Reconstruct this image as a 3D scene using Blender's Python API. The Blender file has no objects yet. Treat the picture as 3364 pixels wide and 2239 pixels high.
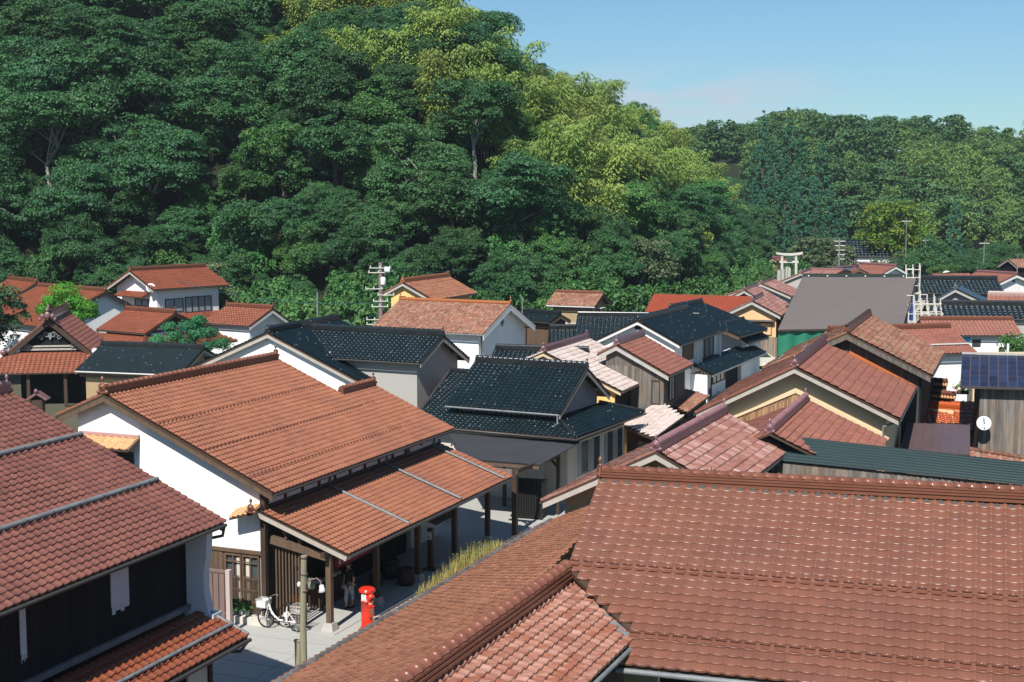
import bpy, math, random
import numpy as np
from mathutils import Vector, Matrix

R = math.radians
SC = bpy.context.scene
COL = SC.collection
rng = np.random.default_rng(7)
random.seed(7)

# ------------------------------------------------------------------ camera
CAM_H = 13.15
cam_d = bpy.data.cameras.new("camera"); cam = bpy.data.objects.new("camera", cam_d); COL.objects.link(cam)
cam.location = (0, 0, CAM_H)
cam.rotation_euler = (R(90) - math.atan(491.5 / 4672.0), 0, 0)
cam_d.sensor_width = 36; cam_d.lens = 36 * 4672.0 / 3364.0
cam_d.clip_start = 0.5; cam_d.clip_end = 3000
SC.camera = cam

# ------------------------------------------------------------------ sky, sun, exposure
SUN_EL, SUN_AZ = 47.0, 197.6      # azimuth of the sun, clockwise from +Y
w = bpy.data.worlds.new("World"); SC.world = w; w.use_nodes = True
wn = w.node_tree.nodes; wl = w.node_tree.links
for n in list(wn): wn.remove(n)
wo = wn.new("ShaderNodeOutputWorld"); bg = wn.new("ShaderNodeBackground"); sky = wn.new("ShaderNodeTexSky")
sky.sky_type = 'NISHITA'; sky.sun_disc = False
sky.sun_elevation = R(SUN_EL); sky.sun_rotation = R(SUN_AZ)
sky.altitude = 100; sky.air_density = 1.0; sky.dust_density = 0.2; sky.ozone_density = 3.0
bg.inputs[1].default_value = 0.068
# thin white cloud low in the sky over the saddle between the two hills
tc = wn.new("ShaderNodeTexCoord"); mp = wn.new("ShaderNodeMapping"); mp.inputs['Scale'].default_value = (7, 7, 30)
nz = wn.new("ShaderNodeTexNoise"); nz.inputs['Scale'].default_value = 1.6; nz.inputs['Detail'].default_value = 8; nz.inputs['Roughness'].default_value = .6
cr = wn.new("ShaderNodeMapRange"); cr.inputs[1].default_value = .36; cr.inputs[2].default_value = .58
dv = wn.new("ShaderNodeVectorMath"); dv.operation = 'SUBTRACT'; dv.inputs[1].default_value = (.120, .99, .060)
dm = wn.new("ShaderNodeVectorMath"); dm.operation = 'MULTIPLY'; dm.inputs[1].default_value = (8.5, 3, 34)
dl = wn.new("ShaderNodeVectorMath"); dl.operation = 'LENGTH'
hz = wn.new("ShaderNodeMapRange"); hz.inputs[1].default_value = 1.15; hz.inputs[2].default_value = .25
mu = wn.new("ShaderNodeMath"); mu.operation = 'MULTIPLY'
mu2 = wn.new("ShaderNodeMath"); mu2.operation = 'MULTIPLY'; mu2.inputs[1].default_value = .95
mx = wn.new("ShaderNodeMixRGB"); mx.inputs[2].default_value = (6.3, 7.4, 8.6, 1)
wl.new(tc.outputs['Generated'], mp.inputs[0]); wl.new(mp.outputs[0], nz.inputs['Vector']); wl.new(nz.outputs['Fac'], cr.inputs[0])
wl.new(tc.outputs['Generated'], dv.inputs[0]); wl.new(dv.outputs[0], dm.inputs[0]); wl.new(dm.outputs[0], dl.inputs[0]); wl.new(dl.outputs['Value'], hz.inputs[0])
wl.new(cr.outputs[0], mu.inputs[0]); wl.new(hz.outputs[0], mu.inputs[1]); wl.new(mu.outputs[0], mu2.inputs[0])
tint = wn.new("ShaderNodeMixRGB"); tint.blend_type = 'MULTIPLY'; tint.inputs[0].default_value = 1; tint.inputs[2].default_value = (.74, 1.0, 1.13, 1)
wl.new(sky.outputs[0], tint.inputs[1])
wl.new(tint.outputs[0], mx.inputs[1]); wl.new(mu2.outputs[0], mx.inputs[0]); wl.new(mx.outputs[0], bg.inputs[0]); wl.new(bg.outputs[0], wo.inputs[0])

sun_d = bpy.data.lights.new("sun", 'SUN'); sun = bpy.data.objects.new("sun", sun_d); COL.objects.link(sun)
sun_d.energy = 5.0; sun_d.angle = R(.5); sun_d.color = (1.0, .955, .89)
a_, e_ = R(SUN_AZ), R(SUN_EL)
sdir = Vector((math.sin(a_) * math.cos(e_), math.cos(a_) * math.cos(e_), math.sin(e_)))
sun.rotation_euler = sdir.to_track_quat('Z', 'Y').to_euler(); sun.location = (0, -20, 60)
SC.view_settings.view_transform = 'Standard'; SC.view_settings.look = 'None'
SC.view_settings.exposure = 0.42; SC.view_settings.gamma = 1.0; SC.view_settings.use_curve_mapping = False
SC.render.engine = 'CYCLES'
SC.cycles.max_bounces = 6; SC.cycles.diffuse_bounces = 3; SC.cycles.glossy_bounces = 2; SC.cycles.transmission_bounces = 4
SC.cycles.transparent_max_bounces = 6
HAZE = 0.00020

# ------------------------------------------------------------------ measured geometry of the place (metres)
GEO = {
 'A': {'a': [-12.482, 34.879], 'Z': 8.2, 'yaw': -159.0, 'L': 22, 'wR': 6.145, 'zR': 5.459, 'wL': 6.145, 'zL': 5.459},
 'B': {'a': [-12.87, 44.309], 'Z': 6.8, 'yaw': 22.7, 'L': 10.399, 'wR': 6.157, 'zR': 4.141, 'wL': 1.838, 'zL': 6.03},
 'R': {'a': [1.683, 26.736], 'Z': 7.7, 'yaw': 107.6, 'L': 14, 'wR': 4.15, 'zR': 5.585, 'wL': 3.5, 'zL': 5.917},
 'C': {'a': [-11.564, 66.837], 'Z': 6.5, 'yaw': 19.72, 'L': 7.211, 'wR': 4.928, 'zR': 4.323, 'wL': 4.183, 'zL': 4.663},
 'C2': {'a': [-3.227, 66.803], 'Z': 6.35, 'yaw': -64.0, 'L': 4.803, 'wR': 2.617, 'zR': 4.997, 'wL': 2.17, 'zL': 5.325},
 'T': {'a': [-0.065, 83.82], 'Z': 6.5, 'yaw': -63.49, 'L': 6.724, 'wR': 3.37, 'zR': 4.949, 'wL': 3.466, 'zL': 5.045},
 'E': {'a': [1.503, 68.537], 'Z': 5.4, 'yaw': 21.15, 'L': 6.508, 'wR': 3.934, 'zR': 3.67, 'wL': 3.934, 'zL': 3.67},
 'E2': {'a': [5.144, 69.898], 'Z': 5.6, 'yaw': 20.98, 'L': 4.384, 'wR': 2.678, 'zR': 4.21, 'wL': 0.9, 'zL': 5.133},
 'H': {'a': [10.421, 52.102], 'Z': 6.7, 'yaw': 19.34, 'L': 8.716, 'wR': 3.772, 'zR': 4.956, 'wL': 3.646, 'zL': 4.804},
 'H2': {'a': [14.155, 59.894], 'Z': 7.2, 'yaw': 20.0, 'L': 9, 'wR': 3.472, 'zR': 5.535, 'wL': 3.472, 'zL': 5.535},
 'I': {'a': [3.964, 38.752], 'Z': 6.0, 'yaw': 22.95, 'L': 7.222, 'wL': 3.356, 'zL': 4.335, 'wR': 2.12, 'zR': 4.948},
 'J': {'a': [8.075, 44.058], 'Z': 5.6, 'yaw': 20.19, 'L': 7.431, 'wR': 2.85, 'zR': 4.331, 'wL': 2.5, 'zL': 4.487},
 'F': {'a': [7.44, 84.041], 'Z': 5.5, 'yaw': 24.0, 'L': 9.454, 'wR': 2.611, 'zR': 4.187, 'wL': 2.693, 'zL': 4.189},
 'D': {'a': [3.321, 62.064], 'Z': 5.4, 'yaw': -63.0, 'L': 5.389, 'wR': 2.548, 'zR': 3.902, 'wL': 2.806, 'zL': 3.791},
 'U': {'a': [-7.444, 96.369], 'Z': 7.0, 'yaw': 23.04, 'L': 6.342, 'wR': 2.287, 'zR': 5.881, 'wL': 1.445, 'zL': 6.257},
 'W': {'a': [-29.763, 110.569], 'Z': 7.0, 'yaw': 39.55, 'L': 7.399, 'wR': 2.905, 'zR': 5.667, 'wL': 3.14, 'zL': 5.556},
 'X': {'a': [-16.861, 99.954], 'Z': 4.9, 'yaw': -58.0, 'L': 4.046, 'wR': 1.974, 'zR': 3.784, 'wL': 2.357, 'zL': 3.898},
 'Y': {'a': [-22.588, 95.053], 'Z': 5, 'yaw': -54.66, 'L': 3.586, 'wR': 3.258, 'zR': 3.652, 'wL': 2.518, 'zL': 3.854},
 'Zh': {'a': [-29.943, 104.699], 'Z': 5.8, 'yaw': -50.0, 'L': 7.607, 'wR': 2.781, 'zR': 4.333, 'wL': 5.4, 'zL': 3.6},
 'AA': {'a': [-38.525, 115.173], 'Z': 5.8, 'yaw': -40.53, 'L': 5.609, 'wR': 0.9, 'zR': 5.288, 'wL': 3.2, 'zL': 3.978},
 'AC': {'a': [-18.534, 85.145], 'Z': 3.7, 'yaw': -74.16, 'L': 6.603, 'wR': 1.132, 'zR': 3.301, 'wL': 2.887, 'zL': 2.527},
 'gate': {'a': [-28.727, 87.802], 'Z': 5.3, 'yaw': -8.0, 'L': 5, 'wR': 2.463, 'zR': 3.205, 'wL': 2.582, 'zL': 3.163},
 'M': {'a': [24.375, 78.662], 'Z': 5.6, 'yaw': -104.77, 'L': 5.313, 'wL': 2.553, 'zL': 4.522, 'wR': 2.553, 'zR': 4.522},
 'P': {'a': [17.932, 106.063], 'Z': 5.0, 'yaw': 17.8, 'L': 5.562, 'wR': 2.128, 'zR': 3.941, 'wL': 2.408, 'zL': 3.82},
 'P2': {'a': [19.759, 120.876], 'Z': 4.8, 'yaw': 20.0, 'L': 7.375, 'wL': 2.988, 'zL': 3.17, 'wR': 2.9, 'zR': 3.17},
 'P3': {'a': [23.221, 132.519], 'Z': 4.6, 'yaw': 20.0, 'L': 12.524, 'wR': 2.781, 'zR': 3.461, 'wL': 3.391, 'zL': 3.366},
 'N2': {'a': [37.254, 119.283], 'Z': 5.0, 'yaw': 19.99, 'L': 11.876, 'wR': 2.543, 'zR': 3.821, 'wL': 1.596, 'zL': 4.011},
 'S': {'a': [6.815, 105.396], 'Z': 5.6, 'yaw': -66.12, 'L': 3.361, 'wR': 1.794, 'zR': 4.73, 'wL': 1.762, 'zL': 4.767},
 'Q': {'a': [11.907, 118.301], 'Z': 4.6, 'yaw': 110.4, 'L': 6.313, 'wR': 3.36, 'zR': 3.104, 'wL': 3.36, 'zL': 3.104},
 'N': {'a': [30.544, 101.083], 'Z': 4.0, 'yaw': 90.0, 'L': 4.311, 'wR': 1.944, 'zR': 3.135, 'wL': 1.944, 'zL': 3.135},
 'NB': {'a': [33.136, 110.246], 'Z': 4.4, 'yaw': 98.29, 'L': 6.403, 'wR': 1.949, 'zR': 3.532, 'wL': 1.949, 'zL': 3.532},
 'NK': {'a': [36.31, 125.381], 'Z': 5.4, 'yaw': 93.01, 'L': 6.427, 'wR': 2.249, 'zR': 4.399, 'wL': 2.249, 'zL': 4.399},
 'NR': {'a': [39.593, 118.196], 'Z': 4.6, 'yaw': 109.31, 'L': 2.87, 'wR': 1.436, 'zR': 3.961, 'wL': 1.436, 'zL': 3.961},
 'V1': {'a': [42.092, 155.808], 'Z': 5.0, 'yaw': -35.0, 'L': 5, 'wR': 2.647, 'zR': 3.95, 'wL': 2.479, 'zL': 4.148},
 'V2': {'a': [49.807, 140.176], 'Z': 5.0, 'yaw': -30.0, 'L': 5, 'wL': 2.479, 'zL': 4.237, 'wR': 2.479, 'zR': 4.237},
 'V3': {'a': [43.678, 148.118], 'Z': 4.6, 'yaw': 80.17, 'L': 3.777, 'wR': 0.98, 'zR': 4.164, 'wL': 0.98, 'zL': 4.164},
 'V4': {'a': [37.575, 153.755], 'Z': 4.8, 'yaw': 10.0, 'L': 5, 'wR': 0.947, 'zR': 4.322, 'wL': 0.986, 'zL': 4.252},
 'V5': {'a': [35.371, 151.432], 'Z': 4.8, 'yaw': -60.0, 'L': 5, 'wL': 2.679, 'zL': 4.518, 'wR': 2.679, 'zR': 4.518},
 'Dl': {'a': [-3.156, 71.978], 'Z': 4.0, 'yaw': 112, 'L': 2.006, 'wR': 3.324, 'zR': 2.52, 'wL': 3.324, 'zL': 2.52},
 'D3': {'a': [-0.883, 73.178], 'Z': 5.0, 'yaw': 104.84, 'L': 2.207, 'wR': 1.369, 'zR': 4.39, 'wL': 1.369, 'zL': 4.39},
 'G1': {'a': [4.297, 93.29], 'Z': 5.0, 'yaw': 97.16, 'L': 3.904, 'wR': 3.134, 'zR': 3.605, 'wL': 3.134, 'zL': 3.605},
 'G0': {'a': [2.492, 95.825], 'Z': 3.9, 'yaw': 90.0, 'L': 1.401, 'wR': 2.378, 'zR': 2.841, 'wL': 2.378, 'zL': 2.841},
 'G2': {'a': [10.787, 96.566], 'Z': 5.2, 'yaw': 28.0, 'L': 5.208, 'wR': 4.905, 'zR': 3.531, 'wL': 4.905, 'zL': 3.531},
 'G3': {'a': [14.337, 96.626], 'Z': 4.0, 'yaw': 28.0, 'L': 4, 'wR': 1.811, 'zR': 2.937, 'wL': 1.811, 'zL': 2.937},
 'V6': {'a': [0.944, 101.974], 'Z': 4.5, 'yaw': 134.85, 'L': 1.544, 'wR': 0.999, 'zR': 4.055, 'wL': 0.999, 'zL': 4.055},
 'R2': {'a': [0.976, 24.613], 'Z': 6.31},
}
GEO_X = {
 'R_poly': [[1.683, 26.736, 7.7], [1.034, 24.67, 6.596], [1.026, 24.466, 6.496], [2.027, 22.825, 5.853], [1.739, 22.332, 5.569]],
 'R2_left': [[2.156, 39.475, 4.263], [0.808, 40.062, 3.609], [-4.461, 26.623, 3.731], [1.063, 26.812, 5.971]],
 'R2_right': [[0.991, 24.99, 6.353], [1.869, 22.743, 5.794], [1.07, 20.801, 5.792]],
 'J_clip': [[7.734, 43.596, 5.672], [12.928, 48.796, 4.3], [13.163, 49.494, 4.309]],
 'Awn': [[-4.857, 41.087, 2.45]],
 'AwnPts': [[-7.697, 42.529, 3.544], [-2.9, 54.077, 3.554], [-0.106, 52.603, 2.471]],
 'K': [[8.126, 45.808, 5.3], [14.896, 40.779, 5.3], [8.415, 43.415, 4.8], [14.596, 39.888, 4.8]],
 'O': [[22.491, 109.975, 6.6], [31.074, 109.21, 6.6], [19.211, 102.323, 3.2], [28.735, 104.124, 3.2]],
 'Lr': [[16.436, 58.342, 3.6], [18.829, 57.83, 3.6], [15.419, 55.623, 3.0], [17.775, 54.473, 3.0]],
 'canopy': [[-2.756, 60.982, 2.75], [2.9, 58.745, 2.75], [1.072, 54.868, 2.5], [-1.919, 56.103, 2.5]],
 'Apent': [[-6.112, 31.974, 2.9]],
 'mail': [[-4.357, 41.729, 0.0]],
 'post0': [[-5.471, 41.652, 0.0]],
 'pole': [[-5.867, 37.401, 0.0], [-5.941, 38.067, 0]],
 'bike': [[-7.446, 41.962, 0.0], [-6.362, 41.499, 0.0]],
 'torii': [[31.323, 165, 4.079], [32.935, 165, 3.914]],
 'shed': [[14.561, 44.5, 6.982], [14.63, 44.5, 4.935]],
}
GEO_R = {
 'W1': [1.45, 3.18, 3.74, 4.83],
 'W2': [3.34, 5.94, 3.62, 4.89],
 'W3': [-0.33, 1.45, 4.23, 4.79],
 'Whood': [-2.68, 1.76, 5.09, 5.45],
 'Tv': [-0.4, 0.2, 5.22, 5.71],
 'Uv': [-0.17, 0.03, 5.85, 6.06],
 'Bdoor': [4.18, 5.45, 0.25, 2.09],
 'Bwin': [-0.58, 0.77, 4.6, 5.18],
 'Bhood': [-1.16, 1.03, 5.3, 5.61],
 'Bwhite': [3.49, 5.5, 2.15, 2.2],
 'Bboard': [3.34, 4.13, 0.09, 2.14],
 'Btrans': [1.16, 10.39, 3.91, 3.98],
 'Cwin': [4.23, 6.89, 2.36, 3.47],
 'Chood': [3.63, 6.98, 2.88, 3.74],
 'F1': [1.87, 4.04, 2.94, 3.98],
 'F2': [5.43, 8.61, 2.67, 3.95],
 'F3': [4.5, 6.36, 0.99, 1.95],
 'F4': [6.81, 8.39, 0.02, 1.72],
 'F5': [8.43, 11.33, 0.76, 1.7],
 'F6': [12.56, 16.52, -0.28, 1.49],
 'Fv': [-0.22, 0.11, 4.99, 5.19],
 'P1': [-0.81, 1.48, 2.41, 3.44],
 'Nw': [1.82, 2.42, 2.31, 2.79],
 'Nt': [1.06, 1.7, 2.54, 3.04],
 'Hb': [-1.84, 2.9, 3.57, 5.09],
 'Eside': [1.77, 8.24, 1.76, 3.32],
 'E2side': [1.78, 3.53, 2.62, 4.04],
 'E2f': [1.95, 2.42, 2.86, 4.26],
 'Tn': [-2.7, 2.75, 2.48, 4.81],
}
GEO_S = {
 'info': [-2.839, 48.532, 0],
 'b1': [-3.493, 46.717, 0],
 'b2': [-4.433, 46.533, 0],
 'b3': [-4.072, 47.44, 0],
 'b4': [-3.458, 46.633, 0],
 'straw': [-2.067, 50.572, 0],
 'bench0': [0.264, 57.401, 0],
 'bench1': [1.498, 56.978, 0],
 'foot1': [-5.239, 43.862, 0],
 'foot2': [-5.056, 44.01, 0],
 'g0': [-2.953, 45.604, 0],
 'g1': [-0.622, 51.296, 0],
 'cpost': [0.111, 53.694, 0],
 'cpost2': [1.882, 57.118, 0],
 'cpost3': [-0.318, 58.706, 0],
 'bpost': [-1.065, 52.921, 0],
 'curb0': [-3.682, 43.891, 0],
 'curb1': [-2.833, 46.154, 0],
 'fence0': [-9.645, 43.22, 0],
 'fence1': [-9.025, 42.795, 0],
 'car': [16.993, 101.043, 0],
 'cone': [18.003, 102.869, 0],
 'step0': [-9.652, 43.134, 0],
 'step1': [-7.673, 42.545, 0],
 'doorbase': [-7.682, 42.567, 0.25],
 'pine1': [-42.485, 133.032, 1.5],
 'pine2': [-26.524, 115.586, 0.8],
 'pole2': [-12.585, 135.929, 0],
 'wpole': [-18.713, 135.898, 1.0],
 'wpole2': [0.967, 130.042, 2],
 'Gp0': [7.263, 70.309, 2.6],
 'Gp1': [8.131, 66.76, 2.5],
 'Gp2': [6.314, 62.914, 2.1],
 'Gp3': [5.193, 65.654, 2.2],
 'Gq0': [9.073, 75.218, 2.7],
 'Gq1': [10.284, 73.473, 2.5],
 'Gq2': [8.709, 69.945, 2.2],
 'Gq3': [7.612, 72.088, 2.4],
 'Fs0': [15.102, 91.937, 2.5],
 'Fs1': [15.426, 91.837, 2.3],
 'Fs2': [11.069, 86.598, 2.0],
 'Fs3': [10.453, 86.121, 2.3],
 'solar0': [20.132, 63.223, 5.9],
 'solar1': [22.646, 62.487, 5.9],
 'solar2': [19.098, 60.07, 4.9],
 'solar3': [21.621, 59.519, 4.9],
 'ot0': [18.225, 65.266, 3.3],
 'ot1': [20.437, 64.004, 3.3],
 'ot2': [20.108, 62.902, 2.8],
 'ot3': [17.814, 63.328, 2.8],
 'dish': [19.741, 59.686, 3.1],
 'lt0': [18.473, 57.68, 2.6],
 'lt1': [20.932, 57.706, 2.2],
 'Wdish': [-30.122, 116.242, 5.7],
 'scaf0': [30.938, 111.941, 2.5],
 'scaf1': [33.802, 112.438, 2.5],
 'blk0': [18.551, 103.159, 1.2],
 'udatsu': [-7.453, 32.301, 3.4],
}

# ------------------------------------------------------------------ materials
MATS = {}
def mat(name, col, rough=.7, spec=.4, noise=None, bump=None, metal=0, coat=0, trans=None, tintamt=0, tintcol=None, objvar=0, emis=None, patch=None):
    """noise=(scale, amount, colour2) ; bump=(scale, strength) ; tint = per-piece variation"""
    if name in MATS: return MATS[name]
    m = bpy.data.materials.new(name); m.use_nodes = True
    nt = m.node_tree; N = nt.nodes; L = nt.links
    b = N['Principled BSDF']
    b.inputs['Roughness'].default_value = rough; b.inputs['Specular IOR Level'].default_value = spec; b.inputs['Metallic'].default_value = metal
    if coat: b.inputs['Coat Weight'].default_value = coat; b.inputs['Coat Roughness'].default_value = .12
    geo = N.new('ShaderNodeNewGeometry')
    cur = None
    def rgb(c):
        n = N.new('ShaderNodeRGB'); n.outputs[0].default_value = (*c, 1); return n.outputs[0]
    cur = rgb(col)
    if noise:
        for i, (sc, amt, c2) in enumerate(noise if isinstance(noise, list) else [noise]):
            t = N.new('ShaderNodeTexNoise'); t.inputs['Detail'].default_value = 5; t.inputs['Roughness'].default_value = .6
            if isinstance(sc, tuple):
                mpn = N.new('ShaderNodeMapping'); mpn.inputs['Scale'].default_value = sc; L.new(geo.outputs['Position'], mpn.inputs[0]); L.new(mpn.outputs[0], t.inputs['Vector']); t.inputs['Scale'].default_value = 1
            else:
                L.new(geo.outputs['Position'], t.inputs['Vector']); t.inputs['Scale'].default_value = sc
            r = N.new('ShaderNodeMapRange'); r.inputs[1].default_value = .42; r.inputs[2].default_value = .66; r.inputs[4].default_value = amt
            L.new(t.outputs['Fac'], r.inputs[0])
            x = N.new('ShaderNodeMixRGB'); L.new(r.outputs[0], x.inputs[0]); L.new(cur, x.inputs[1]); x.inputs[2].default_value = (*c2, 1); cur = x.outputs[0]
    if tintamt:
        a1 = N.new('ShaderNodeAttribute'); a1.attribute_type = 'GEOMETRY'; a1.attribute_name = 'tint'
        a2 = N.new('ShaderNodeAttribute'); a2.attribute_type = 'OBJECT'; a2.attribute_name = 'tint'
        s = N.new('ShaderNodeMath'); s.operation = 'ADD'; L.new(a1.outputs['Fac'], s.inputs[0]); L.new(a2.outputs['Fac'], s.inputs[1])
        r = N.new('ShaderNodeMapRange'); r.inputs[3].default_value = 1 - tintamt; r.inputs[4].default_value = 1 + tintamt; L.new(s.outputs[0], r.inputs[0])
        x = N.new('ShaderNodeVectorMath'); x.operation = 'SCALE'; L.new(cur, x.inputs[0]); L.new(r.outputs[0], x.inputs['Scale']); cur = x.outputs[0]
        if tintcol:
            lo, hi, c2, k = tintcol
            r2 = N.new('ShaderNodeMapRange'); r2.inputs[1].default_value = lo; r2.inputs[2].default_value = hi; r2.inputs[4].default_value = k; L.new(s.outputs[0], r2.inputs[0])
            x = N.new('ShaderNodeMixRGB'); L.new(r2.outputs[0], x.inputs[0]); L.new(cur, x.inputs[1]); x.inputs[2].default_value = (*c2, 1); cur = x.outputs[0]
    if objvar:
        oi = N.new('ShaderNodeObjectInfo'); h = N.new('ShaderNodeHueSaturation')
        r = N.new('ShaderNodeMapRange'); r.inputs[3].default_value = 1 - objvar; r.inputs[4].default_value = 1 + objvar; L.new(oi.outputs['Random'], r.inputs[0]); L.new(r.outputs[0], h.inputs['Value'])
        mm = N.new('ShaderNodeMath'); mm.operation = 'MULTIPLY'; mm.inputs[1].default_value = 7.31; L.new(oi.outputs['Random'], mm.inputs[0])
        fr = N.new('ShaderNodeMath'); fr.operation = 'FRACT'; L.new(mm.outputs[0], fr.inputs[0])
        r = N.new('ShaderNodeMapRange'); r.inputs[3].default_value = .485; r.inputs[4].default_value = .515; L.new(fr.outputs[0], r.inputs[0]); L.new(r.outputs[0], h.inputs['Hue'])
        L.new(cur, h.inputs['Color']); cur = h.outputs[0]
    L.new(cur, b.inputs['Base Color'])
    if bump:
        t = N.new('ShaderNodeTexNoise'); t.inputs['Detail'].default_value = 4
        if isinstance(bump[0], tuple):
            mpn = N.new('ShaderNodeMapping'); mpn.inputs['Scale'].default_value = bump[0]; L.new(geo.outputs['Position'], mpn.inputs[0]); L.new(mpn.outputs[0], t.inputs['Vector']); t.inputs['Scale'].default_value = 1
        else:
            L.new(geo.outputs['Position'], t.inputs['Vector']); t.inputs['Scale'].default_value = bump[0]
        bp = N.new('ShaderNodeBump'); bp.inputs['Strength'].default_value = bump[1]; bp.inputs['Distance'].default_value = .02
        L.new(t.outputs['Fac'], bp.inputs['Height']); L.new(bp.outputs[0], b.inputs['Normal'])
    if trans:
        out = N['Material Output']; tr = N.new('ShaderNodeBsdfTranslucent'); ms = N.new('ShaderNodeMixShader'); ms.inputs[0].default_value = trans
        L.new(cur, tr.inputs[0]); L.new(b.outputs[0], ms.inputs[1]); L.new(tr.outputs[0], ms.inputs[2]); L.new(ms.outputs[0], out.inputs['Surface'])
    if emis: b.inputs['Emission Color'].default_value = (*emis, 1); b.inputs['Emission Strength'].default_value = 1
    MATS[name] = m
    return m

T_ROSE = mat('glazed_tile_rose', (.185, .073, .044), .34, .55, [(1.1, .6, (.15, .066, .048)), ((1.5, 1.5, 6), .35, (.21, .092, .055)), (.35, .35, (.14, .06, .045))], (9, .12), tintamt=.13)
T_ORNG = mat('glazed_tile_orange', (.305, .118, .062), .28, .65, [(.7, .6, (.225, .093, .057)), ((1.6, 7, 5), .35, (.36, .16, .09)), (.25, .4, (.20, .085, .055))], (9, .12), tintamt=.12)
T_SLOPE = mat('aged_tile_orange', (.30, .125, .066), .5, .25, [(2.5, .6, (.25, .115, .072)), ((2.5, 9, 9), .4, (.24, .13, .10))], (12, .2), tintamt=.22)
T_DARK = mat('glazed_tile_plum', (.185, .074, .052), .22, .75, [(1.0, .5, (.14, .058, .046)), (5, .25, (.23, .09, .055))], (9, .12), tintamt=.16)
T_RUST = mat('glazed_tile_rust', (.215, .064, .030), .24, .65, (.9, .4, (.17, .058, .034)), (9, .12), tintamt=.14)
T_BRWN = mat('tile_brown', (.24, .09, .06), .3, .5, [(.8, .5, (.19, .08, .06)), ((2.2, 15, 9), .4, (.33, .16, .12))], (9, .15), tintamt=.15)
T_PALE = mat('tile_pale_worn', (.33, .20, .16), .33, .45, [(1.3, .3, (.24, .11, .085)), ((1.8, 13, 9), .9, (.60, .52, .47))], (9, .2), tintamt=.10, tintcol=(-.6, .9, (.62, .55, .50), .75))
T_MIX = mat('tile_patchy_worn', (.27, .115, .085), .28, .5, [(1.3, .45, (.20, .09, .07)), ((2.2, 15, 9), .55, (.40, .23, .19))], (9, .2), tintamt=.12, tintcol=(.62, .95, (.52, .38, .34), .5))
T_MOSS = mat('tile_lichen', (.26, .095, .055), .6, .25, [(2.2, .8, (.15, .065, .045)), (5.5, .6, (.33, .28, .21))], (14, .4), tintamt=.3)
T_BLCK = mat('glazed_tile_black', (.005, .012, .015), .27, .5, (1.2, .5, (.009, .018, .021)), (9, .15), tintamt=.3)
T_BLUE = mat('tile_slate_blue', (.045, .085, .125), .4, .4, (1.5, .5, (.03, .06, .085)), (9, .15), tintamt=.2)
M_PLAS = mat('white_plaster', (.88, .875, .85), .85, .2, [((.7, .7, .25), .35, (.81, .80, .775)), ((6, 6, .5), .30, (.70, .685, .65)), (.8, .12, (.66, .64, .60))], (25, .08))
M_PLSB = mat('bluish_plaster', (.66, .70, .72), .85, .2, ((1, 1, .3), .4, (.55, .58, .58)), (25, .08))
M_CREAM = mat('cream_plaster', (.66, .52, .32), .9, .2, [((.8, .8, .3), .4, (.58, .44, .26)), (9, .15, (.7, .58, .42))], (20, .15))
M_YELL = mat('yellow_plaster', (.80, .52, .20), .9, .2, ((.8, .8, .3), .3, (.70, .45, .17)), (20, .12))
M_OCHR = mat('ochre_plaster', (.38, .28, .16), .9, .2, ((2, 2, 1), .5, (.28, .21, .13)), (20, .2))
M_GREYW = mat('grey_render', (.40, .38, .35), .9, .2, ((1, 1, .3), .4, (.33, .32, .30)), (20, .12))
M_BEIGE = mat('beige_render', (.58, .53, .45), .9, .2, ((1, 1, .3), .35, (.5, .45, .38)), (20, .1))
M_DWOOD = mat('dark_brown_wood', (.055, .035, .024), .65, .3, ((3, 3, .6), .5, (.08, .052, .036)), ((30, 30, 2), .3))
M_BWOOD = mat('brown_wood', (.13, .085, .055), .7, .25, ((6, 6, .8), .6, (.075, .05, .035)), ((30, 30, 2), .3))
M_BLACKW = mat('charred_black_boards', (.012, .012, .013), .8, .25, ((3, 3, .5), .6, (.022, .020, .018)), ((30, 30, 2), .3), tintamt=.3)
M_GWOOD = mat('weathered_grey_wood', (.19, .17, .15), .85, .2, [((9, 9, .8), .8, (.075, .07, .065)), ((1.5, 1.5, .6), .5, (.25, .17, .10))], ((40, 40, 2), .4), tintamt=.25)
M_RWOOD = mat('red_brown_boards', (.30, .15, .075), .75, .25, [((9, 9, .7), .8, (.13, .06, .035)), ((2, 2, 1), .3, (.42, .28, .17))], ((40, 40, 2), .3), tintamt=.25)
M_PWOOD = mat('pinkish_grey_boards', (.24, .17, .15), .8, .2, ((9, 9, .8), .5, (.17, .12, .105)), ((40, 40, 2), .3), tintamt=.15)
M_SOFF = mat('pale_rafter_wood', (.42, .38, .33), .85, .2, ((4, 4, 1), .5, (.30, .27, .24)), (20, .2))
M_METD = mat('dark_gutter_metal', (.05, .045, .042), .45, .5, (2, .3, (.08, .075, .07)))
M_METG = mat('grey_pipe_metal', (.20, .215, .22), .55, .4, (3, .6, (.10, .11, .115)), (30, .2))
M_METW = mat('pale_metal', (.62, .62, .60), .45, .5, (3, .3, (.5, .5, .48)))
M_GALV = mat('galvanised_steel', (.62, .60, .53), .45, .5, (3, .4, (.36, .34, .28)))
M_REDM = mat('red_sheet_metal', (.27, .055, .024), .5, .35, (1.5, .5, (.20, .048, .024)))
M_MARN = mat('maroon_sheet_metal', (.16, .045, .035), .5, .35, (1.5, .4, (.2, .06, .045)))
M_TEAL = mat('teal_grey_sheet_metal', (.026, .046, .048), .55, .25, [(.6, .5, (.02, .036, .04)), (6, .2, (.034, .056, .056))])
M_GRYM = mat('dark_grey_sheet_metal', (.035, .037, .042), .55, .3, (.8, .4, (.05, .052, .058)))
M_PLUM = mat('plum_sheet_metal', (.10, .065, .07), .35, .5, (2, .4, (.12, .085, .08)))
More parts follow.
